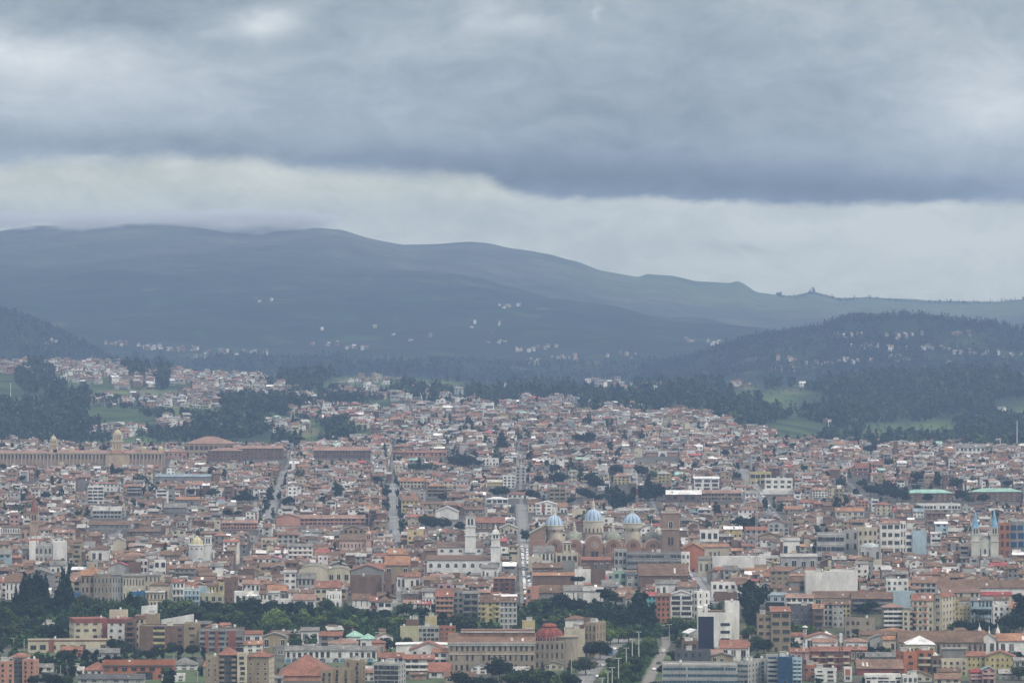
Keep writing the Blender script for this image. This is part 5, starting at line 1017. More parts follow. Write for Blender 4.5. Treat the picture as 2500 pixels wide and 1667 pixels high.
H_(265,315,1381,1396,1,0,'l','ER','crimson-roofed hall','pale hall with crimson sheet roof', D=3165, nowin=True, rh=10)
# more of the upper town
H_(1178,1218,1120,1137,2,5,'w','Fl','white house with round windows','white house with two rows of round dark windows above the pine', D=4640, win='k', ww=.5)
H_(1190,1225,1176,1186,1,0,'y','Gc','pale yellow hall','pale yellow hall with a gently curved roof', D=4250, nowin=True, rh=5)
O_(1228,1258,1162,1191,4,3,'w','Fl','white stepped tower block','white and cream stepped tower block left of the upper street', D=4180, win='B', ww=.6)
O_(1258,1284,1140,1180,5,2,'l','Fg','pale flats behind the stepped tower','tall pale flats rising behind the white stepped tower block', D=4300, win='k', ww=.4, sw='b')
H_(1188,1240,1218,1230,1,4,'w','Hw','white flat-eaved villa','long white villa with white hip roof among trees', D=4060, win='B', ww=.8, rh=5)
H_(1239,1312,1206,1217,1,6,'w','Hr','long red-roofed house','long red-roofed house with white arcade among trees', D=4080, rh=5)
O_(1340,1380,1192,1222,3,3,'t','Fg','brown framed flats','brown concrete-framed flats with open floors above the white modern building', D=4090, win='B', ww=.8, wh=.5)
H_(1162,1232,1275,1294,1,5,'b','Gr','long red-roofed range','long range with plain red roof behind the two white church towers', D=3760, rh=11, d=18)
H_(1220,1264,1288,1303,1,4,'c','El','grey pedimented hall','pale hall with a low grey pediment behind the domed tower', D=3700, rh=9, d=20)
H_(1133,1182,1243,1256,1,3,'t','Gn','brown-roofed house by the square','brown-roofed house with white boxes left of the plaza', D=3900)
S_(542,628,1276,1292,2,12,'s','Gp','pink-roofed hall left of the school','long hall with pink roof left of the salmon gable', D=3780, win='B', ww=.7, rh=6)
H_(217,316,1280,1294,1,8,'g','Gn','long dark-roofed house','very long house with dark grey-brown roof left of the gold dome', D=3720, rh=9, d=16)
H_(310,390,1297,1307,1,4,'n','Hn','dark hip-roofed house','house with a very dark brown hip roof behind the gold-domed church', D=3660, rh=8, d=20)
H_(276,304,1318,1336,1,0,'c','El','cream gable wall','tall blank cream gable wall left of the round tree', D=3540, nowin=True, rh=7)
H_(227,296,1246,1266,2,8,'l','Gl','long pale school','long pale two-storey building with bands of windows in the left upper town', D=3900, win='B', ww=.8)
H_(401,455,1238,1252,1,0,'g','Gg','grey industrial shed','long plain grey shed beside the kinked street', D=3960, nowin=True, d=18)
H_(427,486,1219,1232,1,5,'g','Go','orange-roofed grey hall','grey hall with orange roof and rounded right end', D=4050, rh=6, d=16)
H_(222,266,1340,1360,1,3,'w','Hn','white house with dark brown roof','white house under a dark brown roof right of the arched palace', D=3400, rh=9)
H_(190,214,1175,1194,2,1,'g','Fg','grey cylindrical block','blank grey block left of the white five-storey one', D=4260, nowin=True)
O_(310,345,1186,1210,3,3,'n','Gp','brown terraced flats','brown flats of three open floors with pinkish roof in the left upper town', D=4160, win='B', ww=.8, bal='f', bc='l')
H_(2040,2110,1247,1262,1,5,'c','Go','long orange-tiled house','long house with bright orange tile roof in the right upper town', D=3850, rh=8, d=16)
H_(1915,1958,1242,1254,1,4,'t','Go','orange-red tiled house','house with orange-red tile roof left of the long orange-tiled one', D=3900, rh=7)
H_(1983,2020,1196,1214,3,5,'w','Gp','white flats with small windows','white three-storey flats with many small windows right of the white stepped building', D=4150, win='k', ww=.5, rh=6)
H_(1951,1985,1226,1238,2,3,'w','Gr','crimson-roofed house','white house with crimson roof in the right upper town', D=3990, rh=6)
H_(2094,2120,1223,1243,3,3,'s','Fp','salmon and white flats','small salmon and white flats left of the cream square villa', D=3960, win='B', ww=.6)
H_(2230,2255,1248,1264,2,3,'w','Gb','white house with blue roof','white house with a blue-violet roof below the white gallery range', D=3830, rh=7)
S_(990,1090,1104,1115,1,10,'s','Gr','long brick school with red roof','long low brick building with red roof in the upper left of the town', D=4700, win='k', rh=4)
# white slanting wall panels of the theatre by the cream flats
for i, (pa, pb_, ta, tb, yb, lab) in enumerate([(345, 384, 1479, 1475, 1512, 'left white slanted wall panel behind the cream apartment complex'), (393, 473, 1512, 1498, 1540, 'right white slanted wall panel, longer and rising to the right')]):
    x, D, z, s = frame(pa, pb_, yb, 2835 if i == 0 else 2810); root = thing('wall_panel', lab, 'wall', (x, D, z), 0, 'white slanted wall panels')
    m = MB(); hw = (pb_ - pa) * s / 2; m.prism([(-hw, -2), (hw, -2), (hw, Z(tb, D, z)), (-hw, Z(ta, D, z))], 0, 1.2, (.76, .77, .74)); m.build('panel', root)
    m = MB(); m.box(-hw + 1, hw - 1, 1.2, 9, -2, Z(max(ta, tb), D, z) - 1.5, (.45, .42, .38)); m.build('hall', root); BLK.append((pa, pb_, min(ta, tb), yb - 2, D, 9))
# white bell turrets of the convent
for px, yt, yb, lab in ((2391.5, 1519, 1552, 'white onion-topped bell turret rising over the tiled convent'), (2436, 1521, 1552, 'second white turret, open-arched, right of the onion-topped one'), (2415, 1527, 1550, 'smallest white pinnacle between the two white turrets')):
    x, D, z, s = frame(px - 4, px + 4, yb, 2715); root = thing('bell_turret', lab, 'turret', (x, D, z)); k = 5.2 * s if yt != 1527 else 2.2 * s; t = Z(yt, D, z)
    m = MB(); m.lathe(0, 0, [(k, -1), (k, t * .55), (k * 1.2, t * .57), (k * 1.2, t * .6), (k * .85, t * .62)], 12, WHT); m.build('shaft', root)
    m = MB(); m.lathe(0, 0, [(k * .85, t * .62), (k * 1.15, t * .7), (k * .9, t * .78), (k * .35, t * .86), (.15, t * .92), (.08, t)], 12, (.72, .70, .66)); m.build('onion_cap', root)
# arched mural wall under the long white row house
x, D, z, s = frame(695, 912, 1612, 2655); root = thing('mural_wall', 'retaining wall of painted blue and white arches under the long white row house', 'wall', (x, D, z))
m = MB(); W2 = 217 * s / 2; m.box(-W2, W2, 0, 1, -1, 12 * s, (.52, .51, .48)); m.build('wall', root); rr = random.Random(3)
for i in range(13):
    c = -W2 + (i + .5) * 2 * W2 / 13; pr = arch(c, 14 * s, .2, 4 * s, 8); col = [(.55, .60, .62), (.13, .28, .38), (.10, .20, .30), (.60, .62, .60), (.08, .10, .14)][rr.randrange(5)]
    m = MB(); m.face([(a, -.05, b) for a, b in pr], col)
    c2 = [(.55, .62, .66), (.2, .4, .5), (.06, .08, .12)][rr.randrange(3)]; m.face([(c - 2.4 * s, -.08, .5), (c + 4.6 * s, -.08, .9), (c + 3 * s, -.08, 5 * s), (c - 3.6 * s, -.08, 3.6 * s)], c2); m.build('mural_arch', root)
BLK.append((690, 915, 1598, 1614, D, 6))

# ---------------------------------------------------------------- masts, lamps, signs
def pole_thing(name, label, cat, px, yt, yb, D=None, r=.18, col=(.55, .56, .55), head=None, group=None):
    D = D or dist(px, yb); x = (px - 1250) * D / F; z = gz(x, D); h = Z(yt, D, z)
    root = thing(name, label, cat, (x, D, z), 0, group); m = MB(); m.lathe(0, 0, [(r * 1.3, -.3), (r, .5), (r * .6, h)], 8, col, 't'); m.build('pole', root)
    if head:
        m = MB(); m.box(-1.0, 1.0, -.12, .12, h - .15, h, col, 't', True)
        for q in (-1.0, 1.0): m.box(q - .5, q + .5, -.25, .25, h - .32, h - .05, (.6, .6, .58), 't', True)
        m.build('lamp_head', root)
    return root, h, D
for i, (px, yt, yb) in enumerate([(1559.6, 1541, 1606), (1543.6, 1560, 1618), (1529, 1580, 1640), (1510, 1605, 1663), (1494.5, 1628, 1682), (1484, 1638, 1690), (1470, 1653, 1700)]):
    pole_thing('street_lamp', ['farthest and highest standing', 'second farthest', 'third farthest', 'fourth farthest', 'third nearest', 'second nearest', 'nearest'][i] + ' tall grey lamp post in the green median of the avenue', 'street lamp', px, yt, yb, r=.30, head=True, group='lamp posts of the avenue median')
for px, yt, yb, lab in [(1395, 1590, 1660, 'pale utility pole left of the avenue trees'), (1634, 1523, 1566, 'slim lamp post right of the avenue in front of the gallery house'), (1705, 1505, 1562, 'white post at the left edge of the navy glass panel'), (988, 1590, 1612, 'short pole on the white shed roof'), (1165, 1603, 1630, 'slim pole in the trees before the tiled school'), (923, 1542, 1578, 'slim lamp post left of the blank green wall'), (675, 1517, 1545, 'pale lamp post in the grove right of the palace'),
                        (424, 1593, 1622, 'utility pole behind the orange house'), (148, 1622, 1655, 'pole left of the orange house'), (137, 1632, 1660, 'second pole farther left of the orange house'), (482, 1625, 1665, 'pole between the grey-roofed villa and the beige tower'), (281, 1453, 1500, 'thin mast standing in front of the stone palace'), (33, 1556, 1580, 'lamp post at the far left among dark trees'), (59, 1558, 1585, 'pole left of the long cream wing')]:
    pole_thing('utility_pole', lab, 'pole', px, yt, yb, r=.16, head='lamp' in lab)
for px, yt, yb, D, lab in [(2442, 1070, 1122, 5150, 'tall white floodlight mast at the edge of the dark wood'), (2483, 1028, 1120, 5300, 'white communications mast behind the floodlight mast'), (26, 935, 990, None, 'white pole on the left hillside')]:
    pole_thing('mast', lab, 'mast', px, yt, yb, D, r=.5, col=(.75, .75, .75), head=True)
def lattice(label, px, yt, yb, w, col, D=None, col2=None, name='lattice_tower'):
    D = D or dist(px, yb); x = (px - 1250) * D / F; z = gz(x, D); h = Z(yt, D, z); W0 = w * D / F / 2; root = thing(name, label, 'tower', (x, D, z)); n = max(6, int(h / 2.6)); m = MB(); t = .10
    def bar(a, b, c): 
        dx_, dy_, dz_ = (b[i] - a[i] for i in range(3)); 
        m.face([(a[0] - t, a[1], a[2]), (a[0] + t, a[1], a[2]), (b[0] + t, b[1], b[2] + (0 if abs(dz_) > .1 else .2)), (b[0] - t, b[1], b[2] + (0 if abs(dz_) > .1 else .2))], c, 't')
        m.face([(a[0], a[1] - t, a[2]), (a[0], a[1] + t, a[2]), (b[0], b[1] + t, b[2] + .02), (b[0], b[1] - t, b[2] + .02)], c, 't')
    for i in range(n):
        za, zb = h * i / n, h * (i + 1) / n; ra, rb = W0 * (1 - .75 * i / n), W0 * (1 - .75 * (i + 1) / n); c = (col2 if col2 and i % 4 < 2 else col); cn = [(-1, -1), (1, -1), (1, 1), (-1, 1)]
        for k_ in range(4):
            p, q = cn[k_], cn[(k_ + 1) % 4]; bar((p[0] * ra, p[1] * ra, za), (p[0] * rb, p[1] * rb, zb), c); bar((p[0] * ra, p[1] * ra, za), (q[0] * rb, q[1] * rb, zb), c)
            m.face([(p[0] * rb, p[1] * rb, zb - .1), (q[0] * rb, q[1] * rb, zb - .1), (q[0] * rb, q[1] * rb, zb + .1), (p[0] * rb, p[1] * rb, zb + .1)], c, 't')
    m.build('lattice', root); m = MB()
    for i in range(5): zz = h * (.82 + .04 * i); m.box(-W0 * .5, W0 * .5, -W0 * .3 - .3, -W0 * .3, zz, zz + .9, (.7, .7, .7), 't')
    m.build('antenna', root)
lattice('brown lattice mast in front of the maroon and cream flats', 2053, 1546, 1690, 15, (.16, .10, .08), 2515)
lattice('thin dark lattice tower right of the blue glass office', 1962, 1572, 1690, 9, (.13, .09, .09), 2512)
lattice('red and white lattice mast behind the third blue dome', 1555, 1160, 1240, 8, (.62, .60, .58), 3980, (.42, .10, .08))
lattice('tall grey lattice mast over the centre street right of the cathedral', 1847, 1170, 1380, 8, (.50, .50, .50), 3250)
# striped spiral sign and dark slatted sign
x, D, z, s = frame(1960, 1970, 1566, 2780); root = thing('spiral_sign', 'tall post stacked with white tilted slats', 'sign', (x, D, z)); m = MB(); m.lathe(0, 0, [(.3, -.5), (.3, 48 * s)], 8, (.12, .12, .12), 't'); m.build('pole', root)
m = MB()
for i in range(9): m.at(0, 0, 0, i * .35); m.box(-1.1, 1.1, -.35, .35, (6 + i * 4.4) * s, (8.2 + i * 4.4) * s, (.78, .78, .76), 't', True)
m.build('slats', root); m = MB(); dome(m, 0, 0, 7 * s, 48 * s, 5 * s, (.62, .62, .55)); m.build('ball', root)
x, D, z, s = frame(2476, 2497, 1550, 2725); root = thing('slatted_sign_tower', 'dark tower sign with rows of small white marks at the right edge', 'sign', (x, D, z)); m = MB(); m.box(-10 * s, 10 * s, 0, 2, -.5, 44 * s, (.07, .075, .085)); m.build('tower', root); m = MB(); rr = random.Random(6)
for i in range(8):
    q = -8.6
    while q < 8: w_2 = rr.uniform(1, 3); m.box(q * s, (q + w_2) * s, -.12, -.01, (6 + i * 4.9) * s, (7.6 + i * 4.9) * s, (.65, .65, .66), 't'); q += w_2 + rr.uniform(.5, 1)
m.build('white_marks', root); BLK.append((2474, 2499, 1504, 1550, D, 4))
x, D, z, s = frame(2005, 2031, 1542, 2870); root = thing('gazebo', 'small white tent-roofed gazebo below the square-windowed white house', 'gazebo', (x, D, z)); m = MB()
for a in (-1, 1):
    for b in (0, 2): m.box(a * 11 * s - .15, a * 11 * s + .15, b * 9 * s - .15 + .2, b * 9 * s + .15 + .2, -.5, 6 * s, (.6, .6, .6))
m.build('posts', root); m = MB(); m.lathe(0, 9 * s, [(18 * s, 6 * s), (8 * s, 9.5 * s), (.2, 14 * s)], 4, (.82, .82, .82), 'w', sq=.7854); m.build('tent_roof', root); BLK.append((2003, 2033, 1527, 1542, D, 8))
# aeroplane-like streak is left out; the lone hilltop trees are in the woods

# ---------------------------------------------------------------- vehicles
def car_proto(col, kind):
    m = MB()
    if kind == 'car':
        prof = [(-2.1, .35), (2.1, .35), (2.15, .75), (1.25, .88), (.75, 1.38), (-1.15, 1.42), (-1.7, .95), (-2.15, .85)]
        gl = [(1.15, .92), (.70, 1.32), (-1.10, 1.35), (-1.55, .95)]; hw = .85
    elif kind == 'van': prof = [(-2.5, .4), (2.4, .4), (2.5, 1.0), (1.9, 1.15), (1.4, 1.95), (-2.5, 2.05)]; gl = [(1.8, 1.2), (1.35, 1.85), (-.2, 1.88), (-.2, 1.2)]; hw = .95
    else: prof = [(-5.5, .5), (5.5, .5), (5.6, 1.4), (5.4, 3.0), (-5.5, 3.05)]; gl = [(5.3, 1.5), (5.2, 2.6), (-5.2, 2.6), (-5.2, 1.5)]; hw = 1.25
    # x along the car; prism extrudes in y
    m.prism(prof, -hw, hw, col, 't'); b = m.build('body'); g = MB()
    for y in (-hw - .01, hw + .01): g.face([(a, y, c) for a, c in gl], GL, 'g')
    x1 = gl[0][0] + .12; x2 = gl[1][0] + .05; x3 = gl[2][0] - .06; x4 = gl[3][0] - .14
    g.face([(x1, -hw * .85, gl[0][1]), (x1, hw * .85, gl[0][1]), (x2, hw * .8, gl[1][1]), (x2, -hw * .8, gl[1][1])], GL, 'g'); g.face([(x4, hw * .85, gl[3][1]), (x4, -hw * .85, gl[3][1]), (x3, -hw * .8, gl[2][1]), (x3, hw * .8, gl[2][1])], GL, 'g')
    w = g.build('windows'); k = MB(); n = 10; k.prism([(.33 * math.cos(2 * math.pi * i / n), .33 + .33 * math.sin(2 * math.pi * i / n)) for i in range(n)], -.12, .12, (.03, .03, .03), 't'); q = k.build('wheel'); L_ = prof[1][0] * .62
    r = (b.data, w.data, q.data, L_, hw)
    for o in (b, w, q): bpy.data.objects.remove(o)
    return r
CP = {('white', 'car'): car_proto((.75, .75, .75), 'car'), ('silver', 'car'): car_proto((.42, .43, .45), 'car'), ('red', 'car'): car_proto((.42, .04, .04), 'car'), ('dark', 'car'): car_proto((.04, .045, .05), 'car'), ('blue', 'car'): car_proto((.05, .10, .25), 'car'), ('yellow', 'car'): car_proto((.62, .48, .05), 'car'),
      ('white', 'van'): car_proto((.75, .75, .75), 'van'), ('blue', 'bus'): car_proto((.08, .16, .35), 'bus')}
def vehicle(colr, kind, x, y, yaw, label, group):
    pr = CP[(colr, kind)]; root = thing({'car': 'parked_car', 'van': 'van', 'bus': 'bus'}[kind], label, kind, (x, y, gz(x, y) + .26), yaw, group)
    put(pr[0], 'body', root, (0, 0, 0)); put(pr[1], 'windows', root, (0, 0, 0))
    for a in (-1, 1):
        for b in (-1, 1): put(pr[2], 'wheel', root, (a * pr[3], b * pr[4], 0))
rv = random.Random(9); cnt = {}
cols_ = [('white', 'car')] * 6 + [('silver', 'car')] * 6 + [('dark', 'car')] * 6 + [('white', 'van')] * 2 + [('red', 'car'), ('blue', 'car'), ('yellow', 'car')]
def line(k, y0, y1, step, off, where):
    y = y0
    seq = {}
    while y < y1:
        c = rv.choice(cols_); key = c; seq[key] = seq.get(key, 0) + 1
        n_ = ORD_[seq[key] - 1]; side = 'left' if off < 0 else 'right'
        x = sx_(k, y) + off + rv.uniform(-.3, .3); vehicle(c[0], c[1], x, y, math.pi / 2 + rv.uniform(-.03, .03), '%s %s %s up the %s lane of %s' % (n_, c[0], c[1], side, where), 'vehicles on ' + where); y += step * rv.uniform(.8, 1.6)
ORD_ = ['first', 'second', 'third', 'fourth', 'fifth', 'sixth', 'seventh', 'eighth', 'ninth', 'tenth', 'eleventh', 'twelfth', 'thirteenth', 'fourteenth', 'fifteenth', 'sixteenth', 'seventeenth', 'eighteenth', 'nineteenth', 'twentieth'] + ['farther'] * 20
line(11, 3010, 3620, 9.5, -1.6, 'the crowded street left of the cathedral'); line(11, 3015, 3620, 9.5, 1.6, 'the crowded street left of the cathedral')
line(12, 3060, 3460, 11, -1.6, 'the sloping street behind the gallery house'); line(13, 3900, 4400, 24, 2.4, 'the street beside the white stepped building')
line(10, 3640, 3860, 22, -3.2, 'the wide straight street'); line(9, 3900, 4100, 40, -3.0, 'the far left straight street')
for c, k_, px, py, yw, lab in [('blue', 'bus', 1487, 1600, 1.75, 'blue bus coming down the left carriageway of the avenue'), ('white', 'car', 1457, 1655, 1.8, 'white car nearest on the left carriageway of the avenue'), ('silver', 'car', 1470, 1628, 1.8, 'silver car behind the white one on the avenue'), ('white', 'car', 1500, 1588, 1.7, 'white car beside the bus on the avenue'), ('white', 'car', 1598, 1638, 1.4, 'white car nearest on the right carriageway'), ('dark', 'car', 1608, 1622, 1.4, 'dark car ahead of the white one on the right carriageway'), ('white', 'van', 1620, 1594, 1.5, 'white van at the narrow part of the right carriageway'),
                         ('red', 'car', 1716, 1500, 1.9, 'red car on the bridge road by the white office'), ('silver', 'car', 1733, 1505, 1.7, 'silver car on the bridge road by the white office'), ('dark', 'car', 1380, 1512, 0, 'dark car on the embankment road'), ('white', 'car', 260, 1493, 0, 'white car on the embankment road below the palace'), ('yellow', 'car', 300, 1494, 0, 'yellow taxi-like car on the embankment road below the palace')]:
    x, y = at(px, py); vehicle(c, k_, x, y, yw, lab, None)
# ---------------------------------------------------------------- houses that fill the blocks
UPPER = [
 ('behind the blue domes', [(1500,1240,42,'column','dark',1.5),(1512,1240,46,'column','dark',1.6),(1522,1238,40,'column','dark',1.6),(1540,1236,36,'round','dark',1.2),(1565,1230,52,'round','dark',1.2),(1582,1222,64,'pine','dark',1.2),(1600,1222,48,'round','dark',1.3),(1618,1215,30,'round','dark',1.2),(1462,1225,22,'round','dark',1.4),(1394,1232,20,'round','dark',1.2),(1438,1225,34,'round','dark',1.1),(1420,1216,30,'round','dark',1.2),(1455,1200,44,'round','dark',1.),(1440,1180,30,'round','dark',1.2)]),
 ('left above the blue domes', [(1366,1182,34,'round','dark',1.5),(1316,1180,22,'round','dark',1.1),(1355,1154,24,'round','dark',1.3),(1505,1160,30,'round','dark',1.2),(1566,1165,34,'round','dark',1.2),(1596,1170,22,'round','mid',1.4),(1278,1215,22,'round','dark',1.8),(1300,1222,30,'round','dark',1.4),(1215,1216,32,'round','dark',1.6),(1228,1214,30,'round','dark',1.4),(1226,1102,54,'pine','dark',1.2),(1410,1080,24,'round','dark',1.3),(1440,1078,26,'round','dark',1.3),(1425,1080,22,'round','dark',1.4)]),
 ('in the left half of the upper town', [(1023,1150,34,'column','dark',1.3),(1044,1150,24,'round','mid',1.3),(1110,1142,34,'round','dark',1.3),(1128,1146,40,'round','dark',1.1),(1145,1146,38,'round','dark',1.1),(1010,1150,22,'round','mid',1.4),(1170,1140,20,'round','dark',1.4),(274,1160,28,'column','dark',1.4),(288,1160,20,'round','dark',1.4),(52,1176,16,'round','dark',1.4),(8,1146,16,'round','dark',1.3),(112,1218,20,'round','dark',1.4),(190,1262,18,'round','dark',1.3),(465,1210,20,'round','dark',1.2),(520,1215,26,'round','olive',1.3),(590,1228,24,'round','dark',1.4),(610,1228,24,'round','dark',1.3),(575,1228,18,'round','dark',1.3),(548,1165,20,'tall','dark',1.2),(555,1262,22,'round','dark',1.3),(580,1260,16,'round','dark',1.3),(826,1215,36,'tall','mid',1.5),(823,1205,24,'round','dark',1.3),(922,1180,20,'round','dark',1.6),(944,1215,26,'round','dark',1.1),(1080,1225,22,'round','dark',1.1),(704,1238,30,'round','dark',1.2),(660,1225,20,'round','dark',1.2),(885,1278,34,'round','dark',.9),(1040,1292,40,'round','olive',1.1),(1062,1294,36,'round','dark',1.3),(1082,1294,36,'round','brown',1.3),(1122,1296,26,'round','dark',1.2),(940,1240,18,'round','dark',1.1)]),
 ('in the right half of the upper town', [(2105,1190,20,'round','dark',1.6),(2125,1210,30,'round','dark',1.4),(2145,1215,34,'round','dark',1.3),(2165,1218,34,'round','dark',1.2),(2190,1226,40,'round','dark',1.1),(2205,1230,40,'round','dark',1.),(2240,1180,34,'round','dark',1.2),(2290,1190,36,'tall','dark',1.2),(2335,1195,34,'round','dark',1.2),(2350,1225,34,'round','dark',1.2),(2400,1230,28,'round','dark',1.3),(2265,1228,26,'round','dark',1.2),(2365,1232,26,'round','mid',1.2),(2462,1190,20,'round','dark',1.4),(2170,1140,22,'round','dark',1.2),(1900,1180,20,'round','dark',1.3),(1965,1150,16,'round','dark',1.6),(1800,1170,20,'round','dark',1.2),(2010,1286,10,'round','dark',2.),(2135,1108,34,'pine','dark',1.3),(2120,1108,24,'round','dark',1.2),(1770,1115,20,'round','dark',1.2),(2430,1270,26,'round','dark',.8),(2240,1245,14,'round','mid',1.4)]),
]
for _w, _l in UPPER:
    for q in _l:
        hw = q[2] * {'round': .42, 'tall': .2, 'column': .16, 'pine': .22, 'palm': .2, 'spread': .4}[q[3]] * (q[5] if len(q) > 5 else 1); BLK.append((q[0] - hw, q[0] + hw, q[1] - q[2], q[1] - q[2] * .22, dist(q[0], q[1]), 3))
R = random.Random(2)
def pick(r, lst):
    t = sum(w for _, w in lst); q = r.uniform(0, t)
    for v_, w in lst:
        q -= w
        if q <= 0: return v_
    return lst[-1][0]
ROOFS_OLD = [('n', 40), ('q', 22), ('r', 5), ('g', 15), ('o', 2.5), ('p', 3), ('l', 8), ('w', 2.5), ('R', .7)]
ROOFS_NEW = [('n', 22), ('q', 20), ('r', 10), ('p', 11), ('g', 18), ('l', 11), ('o', 3), ('w', 3.5), ('R', .8), ('G', .8)]
WALLS_OLD = [('w', 22), ('c', 11), ('l', 15), ('g', 11), ('b', 26), ('t', 10), ('n', 3), ('y', 1.5), ('B', 1), ('p', 1)]
WALLS_NEW = [('w', 30), ('c', 15), ('l', 13), ('g', 9), ('b', 17), ('t', 11), ('y', 3), ('B', 1), ('p', 2), ('s', 2)]
HSPEC = []
def spec(x, y, w, d, fl, roof, rk, wk, yaw, cols): HSPEC.append((x, y, w, d, fl, roof, rk, wk, yaw, cols))
def street_near(x, y, half):
    for k in range(len(STREETS)):
        if abs(x - sx_(k, y)) < sw_(k, y) / 2 + (2.2 if sw_(k, y) > 5 else .2) + half: return True
    return False
CLEAR = [  # groves, squares and fields without houses: picture ellipses of ground
 (120,1490,280,32),(700,1520,420,26),(1180,1560,60,20),(1500,1590,150,75),(1450,1530,170,30),(330,1640,60,10),(960,1520,80,25),(1650,1545,60,18),(2170,1210,150,22),(2420,1225,90,16),(1790,1490,40,50),(1440,1185,60,10),(1500,1215,70,14),(1400,1165,50,10),
 (590,1222,40,8),(1130,1125,40,16),(1220,1138,18,10),(1060,1240,40,8),(2090,1195,60,14),(1835,1310,30,14),(310,1350,18,10),(1280,1110,30,10),(1225,1100,16,10),(140,1135,12,8),(1215,1215,30,8),(1040,1290,60,10),(60,1240,20,6)]
def clear(px, py):
    for a, b, c, d in CLEAR:
        if ((px - a) / c) ** 2 + ((py - b) / d) ** 2 < 1: return True
    return False
y = 2985.
while y < 5290:
    old = y < 4250
    t = (y - 3000) / 101. % 1
    rowd = R.uniform(9, 13) if old else R.uniform(8.5, 11.5)
    if t < .07 or t > .96: y += 5; continue
    x = (-380 - 1250) * y / F; xe = (2880 - 1250) * y / F
    while x < xe:
        w = R.choice([5.5, 6.5, 7, 8, 9, 11, 15]) * R.uniform(.85, 1.2) if old else R.uniform(5.5, 11)
        xc = x + w / 2; x += w + (0 if R.random() < .75 else R.uniform(.5, 4))
        yy = y + R.uniform(-3, 3)
        if street_near(xc, yy, w * .42): continue
        px, py = proj(xc, yy, gz(xc, yy))
        if R.random() < (.08 if old else .13) or clear(px, py): continue
        fl = pick(R, [(1, 26), (2, 46), (3, 20), (4, 5), (5, 1.4)]) if old else pick(R, [(1, 14), (2, 54), (3, 28), (4, 4)])
        rf = pick(R, [('G', 50), ('E', 20), ('H', 10), ('F', 16), ('S', 10)])
        rk = pick(R, ROOFS_OLD if old else ROOFS_NEW)
        if rf == 'F': rk = pick(R, [('g', 5), ('l', 3), ('n', 1)])
        dd = rowd * R.uniform(.75, 1.05)
        spec(xc, yy, w, dd, fl, rf, rk, pick(R, WALLS_OLD if old else WALLS_NEW), R.gauss(0, .03) if old else R.gauss(0, .14), max(1, int(w / 3.2)))
    y += rowd * R.uniform(.92, 1.15)
# houses of the far slopes and the bottom of the picture
def scatter(n, cx, cy, a, b, gap=10, s=(8, 13), near=False):
    for _ in range(n):
        q = R.random() ** .6; th = R.uniform(0, 6.283); px = cx + a * q * math.cos(th); py = cy + b * q * math.sin(th)
        x, y = at(px, py)
        if y < 5250 and not near: continue
        if near and (clear(px, py) or 2850 < y < 2985): continue
        w = R.uniform(*s); ok = True
        for h in HSPEC[-400:]:
            if abs(h[0] - x) < (h[2] + w) / 2 + .5 and abs(h[1] - y) < gap: ok = False; break
        if not ok: continue
        spec(x, y, w, R.uniform(8, 11), pick(R, [(1, 30), (2, 50), (3, 20)]), pick(R, [('G', 50), ('E', 15), ('H', 15), ('F', 20)]), pick(R, ROOFS_NEW + [('w', 2), ('l', 4)]), pick(R, WALLS_NEW), R.gauss(0, .3), 2)
for c in [(160,60,900,110,14),(190,240,915,120,24),(120,420,925,60,16),(90,60,905,80,10),(70,300,985,120,10),(60,1500,1003,60,6),(120,1150,1000,160,14),(70,1350,985,100,10),(60,1700,1020,120,10),(60,860,960,80,14),(60,1050,970,80,14),(60,1300,1000,100,8),(120,330,935,70,20),(60,180,893,160,10),(170,560,930,110,16),(240,580,962,150,24),(150,720,975,80,14),(110,470,985,100,12),(240,820,1012,110,18),(130,900,1035,110,14),(130,1000,1012,60,10),
          (260,1150,1030,180,22),(300,1400,1025,180,18),(260,1650,1040,150,20),(140,1000,1060,90,20),(300,1250,1058,200,14),(260,1550,1075,240,14),(150,1820,1070,70,18),(120,2000,1095,130,10),(160,2300,1100,180,8),(70,2420,1110,90,8),
          (60,290,1060,70,12),(50,450,1040,70,14),(50,700,1045,60,12),(40,170,1110,120,6),(30,30,1095,60,8),(40,520,1048,60,6),(12,870,930,20,6),(14,930,932,50,10),(10,960,965,60,10),(20,1000,975,90,10),(18,1470,938,50,8),(10,1580,950,30,8),(10,1350,990,60,8),(8,1800,942,50,6),
          (8,2000,945,60,5),(6,2220,955,20,3),(5,2290,1005,20,3),(6,2460,1020,40,20),(9,2100,1020,120,30),(12,70,1005,90,12),(14,180,1040,30,12),(16,1560,945,60,6),(10,1120,965,100,8),(8,1300,950,80,10)]: scatter(*c)
for c in [(9,2120,848,60,5),(10,2210,853,55,6),(9,2290,858,60,6),(12,2370,866,50,4),(10,2450,872,50,5),(8,2060,822,40,8),(8,2200,822,60,8),(6,2330,820,50,8),(10,2180,880,60,8),(8,2300,900,60,10),(9,1920,880,30,6),(9,2000,890,40,6),(7,1910,905,30,8),(7,2090,884,50,8),
          (14,290,842,36,4),(16,370,850,45,5),(14,450,856,40,5),(12,540,865,50,4),(10,620,866,40,3),(7,800,845,50,3),(6,880,852,40,8),(5,120,838,20,3),(8,1290,858,30,4),(9,1340,850,40,5),(9,1380,878,45,6),(9,1310,890,45,8),(6,1220,838,30,3),(5,1520,870,40,12),(8,1690,836,40,3),(6,1740,842,30,3),(4,1200,800,60,20),(5,1230,748,40,6),(3,640,735,60,8),(5,900,820,160,20),(5,480,880,60,8)]: scatter(*c, 8, (5, 8.5))
